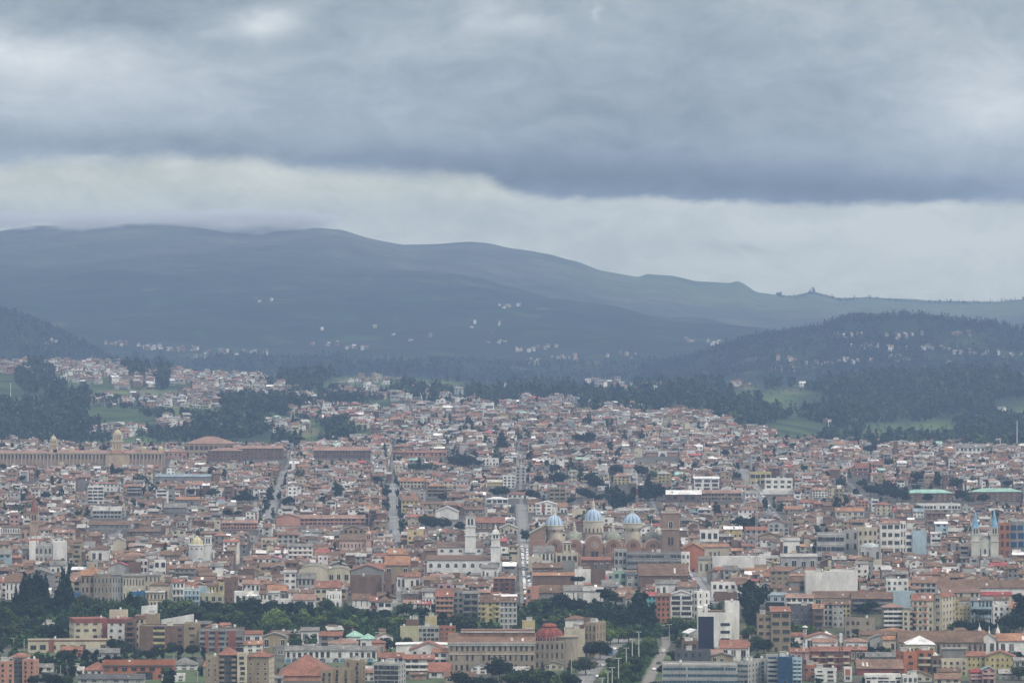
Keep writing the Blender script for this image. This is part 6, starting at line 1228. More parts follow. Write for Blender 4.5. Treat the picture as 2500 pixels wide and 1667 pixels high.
# bottom strip between the described buildings
for c in [(60,300,1640,300,30),(70,700,1620,230,60),(60,1180,1640,140,30),(70,1750,1600,150,30),(120,2150,1610,260,55),(60,2400,1600,140,60),(30,560,1560,90,30),(40,2120,1560,200,20),(30,100,1640,90,20),(30,1020,1600,120,30)]: scatter(*c, 11, (8, 13), True)
VIS = []
for h in HSPEC:
    x, y, w, d, fl, rf, rk, wk, yaw, cols = h
    sh = R.uniform(2.8, 3.3); hh = fl * sh + R.uniform(-.3, .6)
    if blocked(x, y, w, hh + 3): continue
    VIS.append(h + (hh,))
# the largest in the picture become things of their own, the rest one mass
N_OWN = 40
def colname(k): return {'w': 'white', 'c': 'cream', 'l': 'pale grey', 'g': 'grey', 'b': 'brick-walled', 't': 'tan', 'y': 'yellow', 'B': 'pale blue', 'p': 'pink', 's': 'salmon', 'n': 'brown'}[k]
def rofname(k, f):
    c = {'n': 'brown tile', 'q': 'reddish-brown tile', 'r': 'red', 'p': 'pinkish', 'g': 'grey', 'l': 'pale', 'o': 'orange', 'w': 'white', 'R': 'bright red', 'G': 'pale green', 'k': 'black'}[k]
    return {'G': c + ' pitched roof', 'E': c + ' gable roof', 'H': c + ' hip roof', 'F': 'flat ' + c.replace(' tile', '') + ' roof', 'S': 'slanting ' + c + ' roof'}[f]
NUM = {1: 'single-storey', 2: 'two-storey', 3: 'three-storey', 4: 'four-storey', 5: 'five-storey'}
order = sorted((i for i, h in enumerate(VIS) if -10 < 1250 + F * h[0] / h[1] < 2510 and HZ + F * CAMZ / h[1] < 1700), key=lambda i: -VIS[i][2] * VIS[i][10] / VIS[i][1] ** 2)
own = set(); used_lab = {}
def light(h, m):
    x, y, w, d, fl, rf, rk, wk, yaw, cols, hh = h
    z = gz(x, y); wc = jit(WC[wk], R, .16); rc = jit(RC[rk], R, .2)
    m.at(x, y, z, yaw)
    rh = {'G': d * R.uniform(.13, .22), 'E': w * R.uniform(.14, .22), 'H': min(w, d) * .22, 'F': .5, 'S': R.uniform(.6, 1.6)}[rf]
    side = jit(WC['b'] if R.random() < .35 else WC[wk], R, .1)
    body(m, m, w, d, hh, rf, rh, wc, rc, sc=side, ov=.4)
    if wk != 'b' or R.random() < .35:
        sh = hh / fl; bay = w / cols
        for i in range(fl):
            if y > 4600 and R.random() < .25: continue
            if R.random() < .18: wq(m, 0, i * sh + .9, w * .8, sh * .5); continue      # a long opening
            for j in range(cols):
                if R.random() < .8: wq(m, -w / 2 + (j + .5) * bay, i * sh + sh * .3, bay * R.uniform(.32, .5), sh * .45)
        sgn = -1 if x > 0 else 1
        if R.random() < .4 and y < 4600:
            for i in range(fl):
                for j in (.3, .7): X = sgn * (w / 2 + .06); Y0 = d * j; m.face([(X, Y0 - .6, i * sh + .9), (X, Y0 + .6, i * sh + .9), (X, Y0 + .6, i * sh + 2.1), (X, Y0 - .6, i * sh + 2.1)], GL, 'g')
    if R.random() < .45:      # a lean-to or a taller back part of its own height and roof
        w2, d2, h2 = w * R.uniform(.35, .7), d * R.uniform(.3, .6), hh * R.uniform(.45, 1.25) if R.random() < .6 else hh + R.uniform(1, 3)
        ox = R.uniform(-.5, .5) * (w - w2); oy = d * .4 if h2 > hh else -d2 * .8
        c_, s_ = math.cos(yaw), math.sin(yaw); m.at(x + ox * c_ - oy * s_, y + ox * s_ + oy * c_, z, yaw)
        body(m, m, w2, d2, h2, R.choice('FSGS'), R.uniform(.5, 1.3), jit(WC[pick(R, WALLS_OLD)], R, .15), jit(RC[pick(R, ROOFS_OLD)], R, .2), ov=.25)
        if R.random() < .6: wq(m, 0, h2 * .45, w2 * .45, min(1.3, h2 * .35))
        m.at(x, y, z, yaw)
    if rf in 'GS' and R.random() < .35:      # a patched or translucent strip of roofing
        q = R.uniform(-.35, .35) * w; k = {'G': rh / (d / 2), 'S': rh / d}[rf]; q2 = q + R.uniform(.8, 2.4); ya, yb = d * .04, d * R.uniform(.25, .46)
        m.face([(q, ya, hh + ya * k + .12), (q2, ya, hh + ya * k + .12), (q2, yb, hh + yb * k + .12), (q, yb, hh + yb * k + .12)], jit(RC[R.choice('lgqowp')], R, .2), 'r')
    if rf == 'F' and R.random() < .5: q = R.uniform(-.3, .2) * w; m.box(q, q + 2.6, d * .5, d * .5 + 2.6, hh - .1, hh + 2.2, jit(WC['l'], R), 'w')
    if R.random() < .34: q = R.uniform(-.4, .4) * w; m.box(q - .6, q + .6, d * .35, d * .35 + 1.2, hh, hh + (1.4 if rf == 'F' else rh + .6), (.7, .7, .7), 'w')
    if R.random() < .12 and rf in 'GH': m.box(-w * .2, w * .2, -2.2, 0, hh * .55, hh * .55 + .15, jit(RC[pick(R, ROOFS_NEW)], R), 'r')
for i in order:
    if len(own) >= N_OWN: break
    h = VIS[i]; x, y = h[0], h[1]; px, py = proj(x, y, gz(x, y))
    near = sorted(REG, key=lambda r_: (r_[0] - px) ** 2 + ((r_[1] - py) * 2.2) ** 2)[:3]
    lab = None
    for r_ in near:
        ddx, ddy = px - r_[0], r_[1] - py
        rel = ('just right of' if ddx > 0 else 'just left of') if abs(ddx) > 1.3 * abs(ddy) else ('right behind' if ddy > 0 else 'right in front of')
        for t in ('%s house with %s %s the %s' % (colname(h[7]), rofname(h[6], h[5]), rel, r_[3]), '%s %s house with %s %s the %s' % (colname(h[7]), NUM[h[4]], rofname(h[6], h[5]), rel, r_[3])):
            if t not in LABELS and 4 <= len(t.split()) <= 16 and lab is None: lab = t
    if not lab: continue
    own.add(i)
    yaw = h[8]; D = y; hw = F * h[2] / 2 / D; pb = py; pt = pb - F * h[10] / D
    B(px - hw, px + hw, pt, pb, h[4], h[9], h[7], h[5] + h[6], 'house', 'house', 'x', lab, d=h[3], yaw=math.degrees(yaw), D=D, win=R.choice('wkbk'), group='houses between the named buildings', bal='f' if R.random() < .2 and h[4] > 1 else None)
    REG.pop()
mass = MB()
for i, h in enumerate(VIS):
    if i not in own: light(h, mass)
mass.o = (0, 0, 0); mass.ca, mass.sa = 1., 0.
mo = mass.build('houses'); mo['kind'] = 'stuff'; mo['label'] = 'thousands of small tiled houses packed across the town'; mo['category'] = 'houses'
print('mass houses', len(VIS), 'own', len(own), 'described', len(REG), 'faces', len(mass.f))
del mass

# ---------------------------------------------------------------- trees
def crown(kind, seed, n, nb):
    r = np.random.RandomState(seed); P_ = []
    if kind == 'round':
        cs = [(0, 0, .58, .30, .30)] + [(.30 * math.cos(t), .30 * math.sin(t), r.uniform(.38, .75), r.uniform(.15, .25), r.uniform(.14, .22)) for t in np.linspace(0, 6.28, nb) + r.uniform(0, 1)]
    elif kind == 'tall': cs = [(r.uniform(-.1, .1), r.uniform(-.1, .1), zz, .19 * (1.15 - abs(zz - .5)) + r.uniform(-.03, .03), .13) for zz in np.linspace(.2, .93, nb)]
    elif kind == 'column': cs = [(0, 0, zz, .13 * math.sin(min(1, (1.05 - zz) * 2.2) * 1.57), .1) for zz in np.linspace(.1, .95, nb)]
    elif kind == 'pine': cs = [(r.uniform(-.03, .03), r.uniform(-.03, .03), zz, .30 * (1.02 - zz) + .02, .05) for zz in np.linspace(.15, .97, nb)]
    elif kind == 'palm': cs = [(.16 * math.cos(t), .16 * math.sin(t), .88, .15, .06) for t in np.linspace(0, 6.28, nb)]
    elif kind == 'spread': cs = [(r.uniform(-.3, .3), r.uniform(-.3, .3), r.uniform(.5, .85), r.uniform(.12, .2), r.uniform(.06, .1)) for _ in range(nb)]
    vol = np.array([c[3] ** 2 * c[4] for c in cs]); cnt = np.maximum(4, (n * vol / vol.sum()).astype(int))
    V, T, C = [], [], []
    for c, m_ in zip(cs, cnt):
        dirs = r.normal(size=(m_, 3)); dirs /= np.linalg.norm(dirs, axis=1)[:, None]; rad = r.uniform(.55, 1.08, m_)
        pos = np.array(c[:3]) + dirs * rad[:, None] * np.array([c[3], c[3], c[4]])
        sz = .042 * r.uniform(.6, 1.5, m_) * (1 if kind != 'palm' else 1.6)
        tone = r.uniform(.7, 1.35) 
        for p, s_, dd in zip(pos, sz, dirs):
            a = r.normal(size=3); a = a - dd * a.dot(dd) * .6; a /= np.linalg.norm(a); b = np.cross(a, dd + r.normal(size=3) * .5); b /= (np.linalg.norm(b) + 1e-6)
            k = len(V); V += [p + a * s_, p + b * s_, p - a * s_, p - b * s_ * .8]; T += [(k, k + 1, k + 2), (k, k + 2, k + 3)]
            q = tone * r.uniform(.7, 1.4); C += [(q, q, q)] * 2
    return np.array(V), np.array(T), np.array(C)
HUES = {'mid': (.042, .072, .019), 'dark': (.011, .023, .011), 'light': (.10, .15, .03), 'brown': (.05, .048, .024), 'olive': (.042, .052, .022)}
CR = {}
def crown_mesh(kind, hue, seed):
    key = (kind, hue, seed)
    if key not in CR:
        V, T, C = crown(kind, seed, {'round': 1100, 'tall': 900, 'column': 700, 'pine': 900, 'palm': 260, 'spread': 900}[kind], {'round': 8, 'tall': 7, 'column': 8, 'pine': 13, 'palm': 9, 'spread': 12}[kind])
        o = np_mesh('crown', V, T, C * np.array(HUES[hue]), 'f'); CR[key] = o.data; bpy.data.objects.remove(o)
    return CR[key]
def trunk_mesh(kind):
    if ('t', kind) not in CR:
        m = MB(); top = .85 if kind in ('palm', 'pine', 'column') else .6; r0 = .022
        m.lathe(0, 0, [(r0 * 1.5, -.1), (r0, .05), (r0 * .75, top * .6), (r0 * .4, top)], 7, (.10, .075, .055))
        if kind in ('round', 'spread', 'tall'):
            for i in range(5):
                t = i * 1.256; a = (0, 0, .28); b = (.22 * math.cos(t), .22 * math.sin(t), .62); r1 = .010
                m.face([(a[0] - r1, a[1], a[2]), (a[0] + r1, a[1], a[2]), (b[0] + r1 * .4, b[1], b[2]), (b[0] - r1 * .4, b[1], b[2])], (.10, .075, .055)); m.face([(a[0], a[1] - r1, a[2]), (a[0], a[1] + r1, a[2]), (b[0], b[1] + r1 * .4, b[2]), (b[0], b[1] - r1 * .4, b[2])], (.10, .075, .055))
        o = m.build('trunk'); CR[('t', kind)] = o.data; bpy.data.objects.remove(o)
    return CR[('t', kind)]
KN = {'round': 'tree', 'tall': 'tall_tree', 'column': 'cypress', 'pine': 'pine_tree', 'palm': 'palm_tree', 'spread': 'tree'}
NTREE = 0
def tree(px, pb, ph, kind='round', hue='mid', label=None, group=None, wide=1., D=None):
    global NTREE; NTREE += 1
    D = D or dist(px, pb); x = (px - 1250) * D / F; z = gz(x, D); H = ph * D / F
    t = thing(KN[kind], label, 'palm' if kind == 'palm' else 'tree', (x, D, z), R.uniform(0, 6.28), group)
    a = bpy.data.objects.new('trunk', trunk_mesh(kind)); b = bpy.data.objects.new('crown', crown_mesh(kind, hue, R.randint(1, 2)))
    for o in (a, b): COL.objects.link(o); o.parent = t; o.scale = (H * wide, H * wide, H)
    return t
ORD = ['first', 'second', 'third', 'fourth', 'fifth', 'sixth', 'seventh', 'eighth', 'ninth', 'tenth', 'eleventh', 'twelfth', 'thirteenth', 'fourteenth', 'fifteenth', 'sixteenth', 'seventeenth', 'eighteenth', 'nineteenth', 'twentieth', 'twenty-first', 'twenty-second', 'twenty-third', 'twenty-fourth', 'twenty-fifth', 'twenty-sixth', 'twenty-seventh', 'twenty-eighth', 'twenty-ninth', 'thirtieth']
HN = {'mid': 'green', 'dark': 'dark green', 'light': 'light green', 'brown': 'brownish', 'olive': 'olive green'}
def grove(where, lst, group):
    """lst of (px, base row, height in rows, kind, hue[, wide]); labels count from the left inside the grove by look"""
    seen = {}
    lst = sorted(lst)
    for q in lst: seen.setdefault((q[3], q[4]), []).append(q)
    for (kind, hue), qs in seen.items():
        nm = {'round': 'round tree', 'tall': 'tall tree', 'column': 'cypress', 'pine': 'pine', 'palm': 'palm', 'spread': 'spreading tree'}[kind]
        for i, q in enumerate(qs):
            lab = '%s %s %s' % (HN[hue], nm, where) if len(qs) == 1 else '%s %s %s from the left %s' % (ORD[i], HN[hue], nm, where)
            lab = ' '.join(lab.replace('the left bank', 'the bank').split()[:16]) if len(lab.split()) <= 16 else ' '.join(lab.replace('tree ', '').replace('from the left', 'from left').split()[:16])
            if lab in LABELS: lab = lab.replace(nm, 'bushy ' + nm)
            tree(q[0], q[1], q[2], kind, hue, lab, group, q[5] if len(q) > 5 else 1.)
def rnd(n, x0, x1, y0, y1, h0, h1, kinds):
    out = []
    for i in range(n):
        k, hu = pick(R, kinds); out.append((x0 + (x1 - x0) * (i + R.uniform(.1, .9)) / n, R.uniform(y0, y1), R.uniform(h0, h1), k, hu, R.uniform(1.0, 1.35)))
    return out
G1 = 'trees of the river bank'
MIX = [(('round', 'mid'), 4), (('round', 'dark'), 4), (('round', 'olive'), 2), (('tall', 'dark'), 2), (('round', 'light'), 1)]
DK = [(('round', 'dark'), 4), (('round', 'mid'), 2), (('tall', 'dark'), 3)]
grove('in the grove at the left edge', rnd(8, -5, 110, 1510, 1530, 40, 62, MIX), G1)
grove('above the low cream wing', rnd(8, 0, 180, 1550, 1572, 38, 58, MIX), G1)
grove('of the tall dark clump left of the palace', [(px_c + R.uniform(-4, 4), R.uniform(1484, 1498), R.uniform(h0, h0 + 22), k_, 'dark', R.uniform(.75, 1.05)) for px_c, h0, k_ in ((50,52,'pine'),(58,66,'column'),(66,64,'pine'),(75,74,'column'),(84,82,'pine'),(92,88,'column'),(100,84,'pine'),(108,70,'column'),(117,56,'pine'),(147,66,'column'),(155,82,'pine'),(163,76,'column'),(172,60,'pine'),(182,48,'pine'),(40,40,'pine'))], G1)
grove('below the stone palace', rnd(11, 185, 350, 1488, 1500, 30, 44, [(('round', 'mid'), 3), (('round', 'olive'), 2), (('round', 'dark'), 2)]) + [(318,1498,52,'column','dark',1.2),(334,1500,42,'column','dark',1.4)], G1)
grove('below the cream and brown villa', rnd(6, 400, 460, 1490, 1512, 30, 44, [(('round', 'mid'), 3), (('round', 'light'), 1)]), G1)
grove('on the bank below the light blue house', rnd(13, 478, 640, 1500, 1520, 36, 50, DK), G1)
grove('on the bank behind the white wall panel', rnd(9, 500, 640, 1524, 1538, 30, 40, [(('round', 'dark'), 3), (('round', 'mid'), 3), (('round', 'light'), 1)]), G1)
grove('under the white river houses', rnd(14, 640, 870, 1500, 1514, 30, 46, DK), G1)
grove('in the bright riverside row', [(655,1545,46,'round','light',1.1),(670,1538,60,'round','light',1.1),(690,1545,44,'round','light',1.1),(742,1540,50,'tall','light',1.3),(778,1540,42,'round','light',1.2),(715,1548,30,'round','mid',1.3),(820,1545,46,'round','mid',1.2),(845,1548,40,'round','light',1.3),(862,1545,42,'tall','light',1.4),(960,1545,50,'round','light',1.3),(935,1548,46,'round','mid',1.3),(985,1545,40,'round','mid',1.2)], G1)
grove('behind the long white row house', rnd(12, 690, 960, 1556, 1568, 28, 40, [(('round', 'mid'), 3), (('round', 'dark'), 3), (('round', 'brown'), 1)]), G1)
grove('under the pink-roofed white house', rnd(10, 880, 1110, 1508, 1524, 26, 42, DK), G1)
grove('between the cream flats and the orange-beige flats', [(1128,1562,72,'round','olive',1.1),(1110,1532,34,'round','mid',1.2),(1135,1530,30,'round','mid',1.2),(940,1520,30,'round','dark')], G1)
grove('above the red dome', rnd(7, 1252, 1385, 1524, 1532, 26, 36, [(('round', 'light'), 1), (('round', 'mid'), 4)]), G1)
grove('on the dark bank under the salmon house', rnd(15, 1300, 1470, 1490, 1506, 24, 40, DK) + [(1368,1492,48,'round','dark',1.2)], G1)
grove('of the dark mass beside the avenue', rnd(16, 1440, 1600, 1515, 1545, 36, 56, [(('round', 'dark'), 5), (('tall', 'dark'), 3)]) + [(1558,1515,72,'column','dark',1.9),(1566,1530,80,'tall','dark',1.1)], G1)
grove('of the light clump on the left of the avenue', [(1475,1570,66,'round','light',.8),(1490,1575,48,'round','light',1.2),(1510,1572,46,'round','light',1.2),(1460,1580,44,'round','mid',1.2),(1535,1570,46,'round','mid',1.2),(1585,1592,44,'round','light',1.)], G1)
G2 = 'trees of the avenue'
grove('along the left side of the avenue', [(1465,1612,54,'round','dark',1.1),(1448,1608,48,'round','dark',1.2),(1425,1600,44,'round','dark',1.2),(1412,1590,40,'round','dark',1.1),(1430,1648,50,'round','olive',1.3),(1405,1640,34,'round','mid',1.2),(1385,1606,36,'round','dark',1.1)], G2)
grove('in the median of the avenue', rnd(12, 1485, 1560, 1612, 1650, 22, 34, [(('round', 'mid'), 4), (('round', 'light'), 1), (('round', 'dark'), 1)]) + rnd(8, 1530, 1600, 1585, 1612, 20, 30, [(('round', 'mid'), 1)]) + rnd(7, 1470, 1560, 1650, 1672, 22, 30, [(('round', 'mid'), 1), (('round', 'light'), 1)]), G2)
grove('right of the avenue', rnd(9, 1640, 1705, 1540, 1562, 28, 42, [(('round', 'mid'), 2), (('round', 'dark'), 2), (('round', 'light'), 1)]) + [(1617,1650,30,'round','dark',1.1),(1600,1690,30,'round','dark',1.2),(1640,1612,28,'round','brown',1.1)], G2)
G3 = 'garden trees of the lower town'
grove('in front of the tiled school', [(1220,1664,66,'round','dark',1.15),(1160,1632,36,'round','dark',1.2)], G3)
grove('at the bottom edge left of the avenue', rnd(8, 1110, 1400, 1676, 1690, 34, 56, [(('round', 'mid'), 3), (('round', 'dark'), 2), (('round', 'light'), 1)]) + [(1290,1690,66,'round','mid',1.3),(1330,1686,58,'round','dark',1.3),(1380,1680,48,'round','mid',1.2)], G3)
grove('in the gardens below the cream wing', rnd(16, 80, 300, 1618, 1645, 30, 44, DK), G3)
grove('left of the grey and brown block', rnd(10, 280, 500, 1600, 1618, 26, 42, DK + [(('round', 'olive'), 2)]), G3)
grove('at the bottom left around the orange house', rnd(9, 80, 200, 1655, 1680, 24, 40, DK) + [(405,1680,50,'tall','mid',1.2),(418,1680,46,'tall','dark',1.2)], G3)
grove('beside the cream apartment complex', [(150,1562,54,'round','dark',1.2),(166,1560,48,'round','dark',1.2),(278,1594,40,'round','dark',1.1),(296,1592,36,'round','dark',1.2),(400,1535,24,'round','mid')], G3)
grove('around the pale green roofs', rnd(9, 780, 1000, 1574, 1592, 20, 34, DK) + [(1120,1600,30,'round','dark',1.1),(945,1592,40,'round','dark',1.3)], G3)
grove('beside the striped mast', [(1955,1568,52,'round','mid',1.2),(1975,1566,46,'round','light',1.2),(1988,1570,40,'round','mid',1.2),(1945,1572,44,'round','mid',1.),(2095,1556,24,'round','olive',1.2),(2002,1560,24,'round','olive',1.3)], G3)
grove('between the white office and the brick tower', [(1840,1545,86,'tall','dark',1.),(1822,1520,96,'tall','dark',1.0),(1845,1500,80,'round','dark',.9),(1835,1572,50,'round','mid',1.2),(1850,1590,44,'round','mid',1.2),(1826,1600,36,'round','dark',1.1),(1865,1595,40,'round','dark',1.2)], G3)
grove('behind the tiled convent', rnd(8, 2320, 2440, 1540, 1550, 22, 36, [(('round', 'mid'), 3), (('round', 'dark'), 2)]) + [(2345,1548,40,'round','dark',1.1),(2460,1550,52,'round','dark',1.3),(2475,1548,60,'round','dark',1.2),(2496,1540,84,'tall','dark',1.3),(2450,1556,34,'round','mid',1.2)], G3)
grove('in front of the blue-grey galleries', [(2385,1532,46,'palm','dark'),(2393,1530,38,'palm','dark'),(2401,1534,44,'palm','dark'),(2320,1506,30,'palm','dark',1.2),(2122,1500,40,'round','dark',1.2),(2105,1508,36,'round','dark',1.1)], G3)
grove('among the roofs at the lower right', rnd(8, 2110, 2165, 1588, 1604, 18, 28, [(('round', 'mid'), 2), (('round', 'dark'), 2)]) + [(2183,1662,26,'round','dark',1.2),(2480,1620,34,'round','dark',1.2),(2492,1600,40,'round','dark',1.1),(2000,1672,20,'round','dark',1.2),(2488,1660,40,'round','mid',1.3),(2108,1668,16,'column','dark',1.8),(1700,1575,14,'round','mid')], G3)
grove('in the town centre', [(168,1410,40,'round','dark',1.2),(155,1412,30,'round','dark',1.3),(323,1352,26,'round','dark',1.3),(1410,1440+26,60,'palm','dark'),(1466,1478,40,'palm','dark'),(1487,1480,48,'round','dark',1.1),(1805,1320,66,'spread','dark',.9),(1822,1330,76,'spread','dark',.9),(1838,1326,68,'spread','dark',.8),(1880,1398,18,'round','mid',1.3),(1500,1412,16,'round','dark',1.4),(1515,1418,14,'round','dark',1.6),(2470,1398,30,'round','mid',1.2),(1285,1325,36,'round','dark',.9)], G3)
G4 = 'trees of the upper town'
for where_, lst_ in UPPER: grove(where_, lst_, G4)
print('trees', NTREE)

# woods and loose trees beyond: one mass
def fproto(seed, n, kind):
    r = np.random.RandomState(seed)
    dirs = r.normal(size=(n, 3)); dirs /= np.linalg.norm(dirs, axis=1)[:, None]
    if kind == 0: pos = dirs * r.uniform(.5, 1.05, n)[:, None] * np.array([.42, .42, .45]) + np.array([0, 0, .52]); s = .22
    elif kind == 1: pos = dirs * np.array([.2, .2, .5]) * r.uniform(.6, 1.1, n)[:, None] + np.array([0, 0, .55]); s = .16
    else:
        z = r.uniform(.02, 1.02, n); a = r.uniform(0, 6.28, n); q = (.30 * (1.05 - z)) * r.uniform(.6, 1.15, n); pos = np.stack([q * np.cos(a), q * np.sin(a), z], 1); s = .15
    V = []
    for p in pos:
        a = r.normal(size=3); a /= np.linalg.norm(a); b = np.cross(a, r.normal(size=3)); b /= np.linalg.norm(b); V += [p + a * s, p - a * s * .6 + b * s * .9, p - a * s * .6 - b * s * .9]
    return np.array(V), r.uniform(.65, 1.45, n)
FP = [fproto(i, 34, i % 3) for i in range(9)]; FPs = [fproto(20 + i, 12, i % 3) for i in range(6)]
rs = np.random.RandomState(8); FV, FCc = [], []
def plant(x, y, h, wide, hue, small=False):
    V, t = (FPs if small else FP)[rs.randint(len(FPs if small else FP))]
    a = rs.uniform(0, 6.28); c, s = math.cos(a), math.sin(a); q = V * np.array([h * wide, h * wide, h]); q = np.stack([q[:, 0] * c - q[:, 1] * s + x, q[:, 0] * s + q[:, 1] * c + y, q[:, 2] + gz(x, y) - .4], 1)
    FV.append(q); FCc.append(np.outer(t, hue))
def wood(n, cx, cy, a, b, h0=11, h1=20, small=False):
    for _ in range(n):
        q = rs.uniform() ** .55; th = rs.uniform(0, 6.28); px = cx + a * q * math.cos(th); py = cy + b * q * math.sin(th); x, y = at(px, py)
        if y < 4950 or ell(px, py, GREEN) > .42: continue
        hue = np.array((.016, .032, .017)) * rs.uniform(.6, 1.7) if rs.uniform() < .7 else np.array((.04, .065, .025)) * rs.uniform(.7, 1.5)
        plant(x, y, rs.uniform(h0, h1), rs.uniform(.7, 1.1), hue, small)
for c, d, a, b in WOODS: wood(int(a * b * (.075 if c < 950 or c > 2050 else .05)), c, d, a, b)
for c in [(240,560,1045,110,28),(200,420,1010,80,10),(260,130,1060,150,40),(200,1300,985,250,14),(200,330,975,130,26),(200,1150,950,260,20),(120,700,945,100,14),(120,1850,1000,100,30),(300,2250,1060,240,30),(160,450,1065,120,14),(200,2200,1090,260,12),(150,900,960,120,20),(160,700,1000,240,40),(150,1400,1060,400,26),(100,1000,1060,160,30)]:
    wood(*c, 6, 13)
for c, d, a, b in GREEN:
    for _ in range(int(a * b * .02) + 8):
        px = c + rs.uniform(-a, a); py = d + rs.uniform(-b, b); x, y = at(px, py)
        if y > 5000: plant(x, y, rs.uniform(2, 6), 1.2, np.array((.03, .05, .02)) * rs.uniform(.7, 1.6), True)
# crests and faces of the blue hills
for _ in range(5200):
    px = rs.uniform(1560, 2640); y = rs.uniform(9450, 10130); x = (px - 1250) * y / F
    if float(vnoise(x, y, 120, 31)) > .45 and y < 9950: continue
    plant(x, y, rs.uniform(9, 17), .75, np.array((.014, .024, .016)) * rs.uniform(.7, 1.5), True)
for _ in range(1500):
    px = rs.uniform(-80, 520); y = rs.uniform(9450, 10120); x = (px - 1250) * y / F; plant(x, y, rs.uniform(9, 16), .75, np.array((.014, .024, .016)) * rs.uniform(.7, 1.5), True)
for _ in range(1500):
    px = rs.uniform(300, 1700); y = rs.uniform(9600, 10500); x = (px - 1250) * y / F; plant(x, y, rs.uniform(8, 15), .8, np.array((.014, .024, .016)) * rs.uniform(.7, 1.5), True)
for _ in range(420):
    px = rs.uniform(1900, 2600); y = rs.uniform(15350, 15560); x = (px - 1250) * y / F; plant(x, y, rs.uniform(3, 9) * (1 if rs.uniform() < .8 else 1.5), .9, np.array((.03, .045, .03)), True)
for px, h, w in [(1985, 20, 1.2), (1900, 17, .9), (1907, 16, .9), (1978, 14, 1.2)]: y = 15480; plant((px - 1250) * y / F, y, h, w, np.array((.03, .045, .03)))
# garden trees scattered through the town
R2 = random.Random(4)
for _ in range(5200):
    px = R2.uniform(-100, 2600); y = R2.uniform(3000, 5300); x = (px - 1250) * y / F; hgt = R2.uniform(5.5, 10) if R2.random() < .8 else R2.uniform(10, 15)
    if y < 4000 and R2.random() < .72: continue
    if any(abs(x - sx_(k_, y)) < 4.5 for k_ in range(len(STREETS))): continue
    if blocked(x, y, hgt * .9, hgt): continue
    plant(x, y, hgt, R2.uniform(.8, 1.1), np.array((.018, .034, .016)) * R2.uniform(.6, 1.9))
for k_ in (9, 10):      # kerb trees of the two straight streets
    for i in range(15):
        y = 3980 + i * 50 + R2.uniform(-5, 5); s_ = R2.choice((-1, 1)); x = sx_(k_, y) + s_ * (sw_(k_, y) / 2 + 1.2); plant(x, y, R2.uniform(4, 9), .9, np.array((.03, .05, .024)))
# undergrowth between the groves of the bank and in the gardens
for _ in range(2600):
    px = R2.uniform(-60, 1760); y = R2.uniform(2770, 2985); x = (px - 1250) * y / F
    if blocked(x, y, 4, 5): continue
    q = proj(x, y, gz(x, y))
    if 1395 < px < 1650 and y < 2860: continue
    plant(x, y, R2.uniform(3, 8), 1.1, np.array((.03, .06, .02)) * R2.uniform(.6, 1.8))
for _ in range(1500):
    px = R2.uniform(-60, 2560); y = R2.uniform(2440, 2780); x = (px - 1250) * y / F
    if blocked(x, y, 4, 5) or 1395 < px < 1640: continue
    plant(x, y, R2.uniform(2.5, 6), 1.1, np.array((.03, .055, .02)) * R2.uniform(.6, 1.7))
for _ in range(1500):   # low planting of the median
    t = R2.random(); py = 1580 + 100 * t; px = R2.uniform(1525 - 45 * t - 8, 1618 - 55 * t - 12); x, y = at(px, py); plant(x, y, R2.uniform(.8, 2.2), 1.6, np.array((.05, .09, .025)) * R2.uniform(.6, 1.7))
FVa = np.concatenate(FV); FCa = np.concatenate(FCc)
fo = np_mesh('woods', FVa, np.arange(len(FVa)).reshape(-1, 3), FCa, 'f'); fo['kind'] = 'stuff'; fo['label'] = 'far woods, garden trees and undergrowth over hills and town'; fo['category'] = 'woods'
print('wood tris', len(FVa) // 3)
HAZE_COL = (.37, .53, .86, 1)
HAZE_DENS = 6.2e-5
# ---------------------------------------------------------------- air
hz = MB(); hz.box(-6500, 6500, -900, 16400, -60, 470, (1, 1, 1), 'w', True); hb = hz.build('haze'); hb['kind'] = 'stuff'; hb['label'] = 'pale blue haze filling the valley air'; hb['category'] = 'haze'
hm = bpy.data.materials.new('haze_air'); hm.use_nodes = True; t = hm.node_tree; t.nodes.clear()
pv = t.nodes.new('ShaderNodeVolumePrincipled'); oo = t.nodes.new('ShaderNodeOutputMaterial'); t.links.new(pv.outputs[0], oo.inputs['Volume'])
pv.inputs['Color'].default_value = HAZE_COL; pv.inputs['Density'].default_value = HAZE_DENS; pv.inputs['Anisotropy'].default_value = 0.0
hb.data.materials.clear(); hb.data.materials.append(hm)

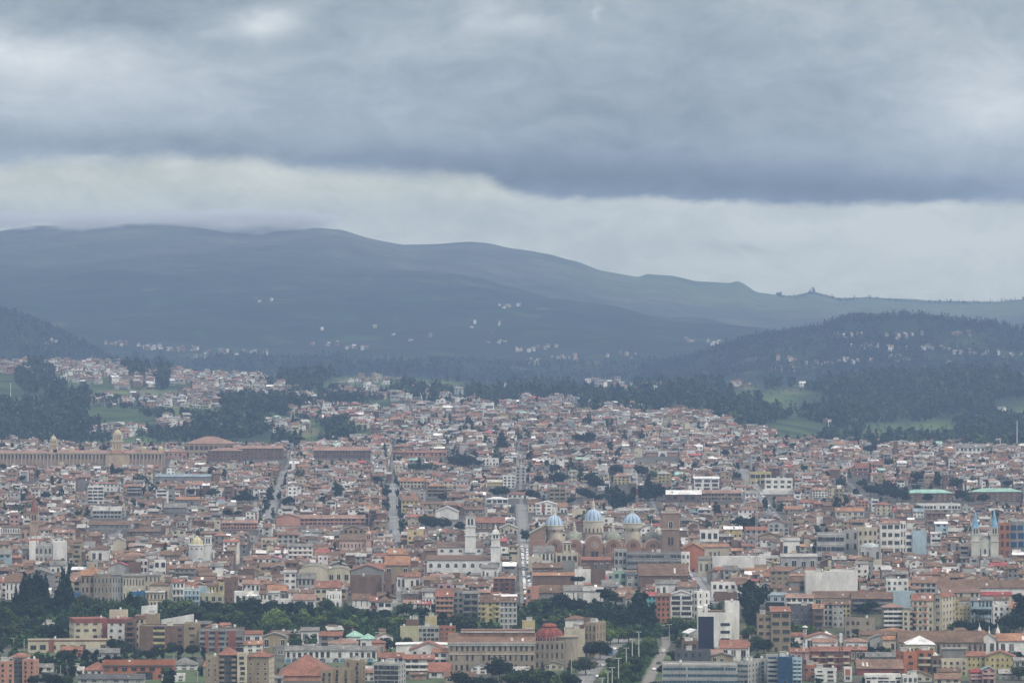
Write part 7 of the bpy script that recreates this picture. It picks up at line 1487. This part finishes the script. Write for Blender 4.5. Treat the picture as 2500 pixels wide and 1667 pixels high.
# low cloud resting on the left summit of the mountain
def cloud(px, z, y, sx, sy, sz, dens, seed):
    m_ = bpy.data.materials.new('cloud_vapour'); m_.use_nodes = True; t = m_.node_tree; t.nodes.clear()
    tc_ = t.nodes.new('ShaderNodeTexCoord'); ln = t.nodes.new('ShaderNodeVectorMath'); ln.operation = 'LENGTH'; t.links.new(tc_.outputs['Object'], ln.inputs[0])
    mp_ = t.nodes.new('ShaderNodeMapping'); mp_.inputs['Location'].default_value = (seed, 0, 0); mp_.inputs['Scale'].default_value = (3.2, 1.5, 1.6); t.links.new(tc_.outputs['Object'], mp_.inputs[0])
    nz = t.nodes.new('ShaderNodeTexNoise'); nz.inputs['Scale'].default_value = 1.2; nz.inputs['Detail'].default_value = 4; t.links.new(mp_.outputs[0], nz.inputs['Vector'])
    a_ = t.nodes.new('ShaderNodeMath'); a_.operation = 'MULTIPLY_ADD'; t.links.new(nz.outputs[0], a_.inputs[0]); a_.inputs[1].default_value = 1.1; a_.inputs[2].default_value = -.55
    b_ = t.nodes.new('ShaderNodeMath'); b_.operation = 'ADD'; t.links.new(a_.outputs[0], b_.inputs[0]); t.links.new(ln.outputs['Value'], b_.inputs[1])
    r_ = t.nodes.new('ShaderNodeMapRange'); r_.interpolation_type = 'SMOOTHSTEP'; r_.inputs[1].default_value = .95; r_.inputs[2].default_value = .15; r_.inputs[3].default_value = 0; r_.inputs[4].default_value = dens; t.links.new(b_.outputs[0], r_.inputs[0])
    v_ = t.nodes.new('ShaderNodeVolumePrincipled'); v_.inputs['Color'].default_value = (.97, .98, .98, 1); t.links.new(r_.outputs[0], v_.inputs['Density'])
    o_ = t.nodes.new('ShaderNodeOutputMaterial'); t.links.new(v_.outputs[0], o_.inputs['Volume'])
    b = MB(); b.lathe(0, 0, [(math.cos(q), math.sin(q)) for q in (-1.55, -1.2, -.8, -.4, 0, .4, .8, 1.2, 1.55)], 24, (1, 1, 1), 'w'); o = b.build('low_cloud'); o.data.materials.clear(); o.data.materials.append(m_)
    o.location = ((px - 1250) * y / F, y, z); o.scale = (sx, sy, sz); o['kind'] = 'stuff'; o['label'] = 'pale low cloud resting on the left summit of the mountain'; o['category'] = 'cloud'; o['group'] = 'low clouds on the summit'
cloud(600, 418, 15120, 250, 300, 50, .024, 1.)
cloud(720, 422, 15160, 170, 280, 44, .018, 4.)
cloud(210, 424, 15100, 190, 280, 44, .016, 7.)
cloud(430, 432, 15140, 280, 280, 36, .012, 9.)
cloud(20, 426, 15120, 170, 280, 40, .010, 12.)
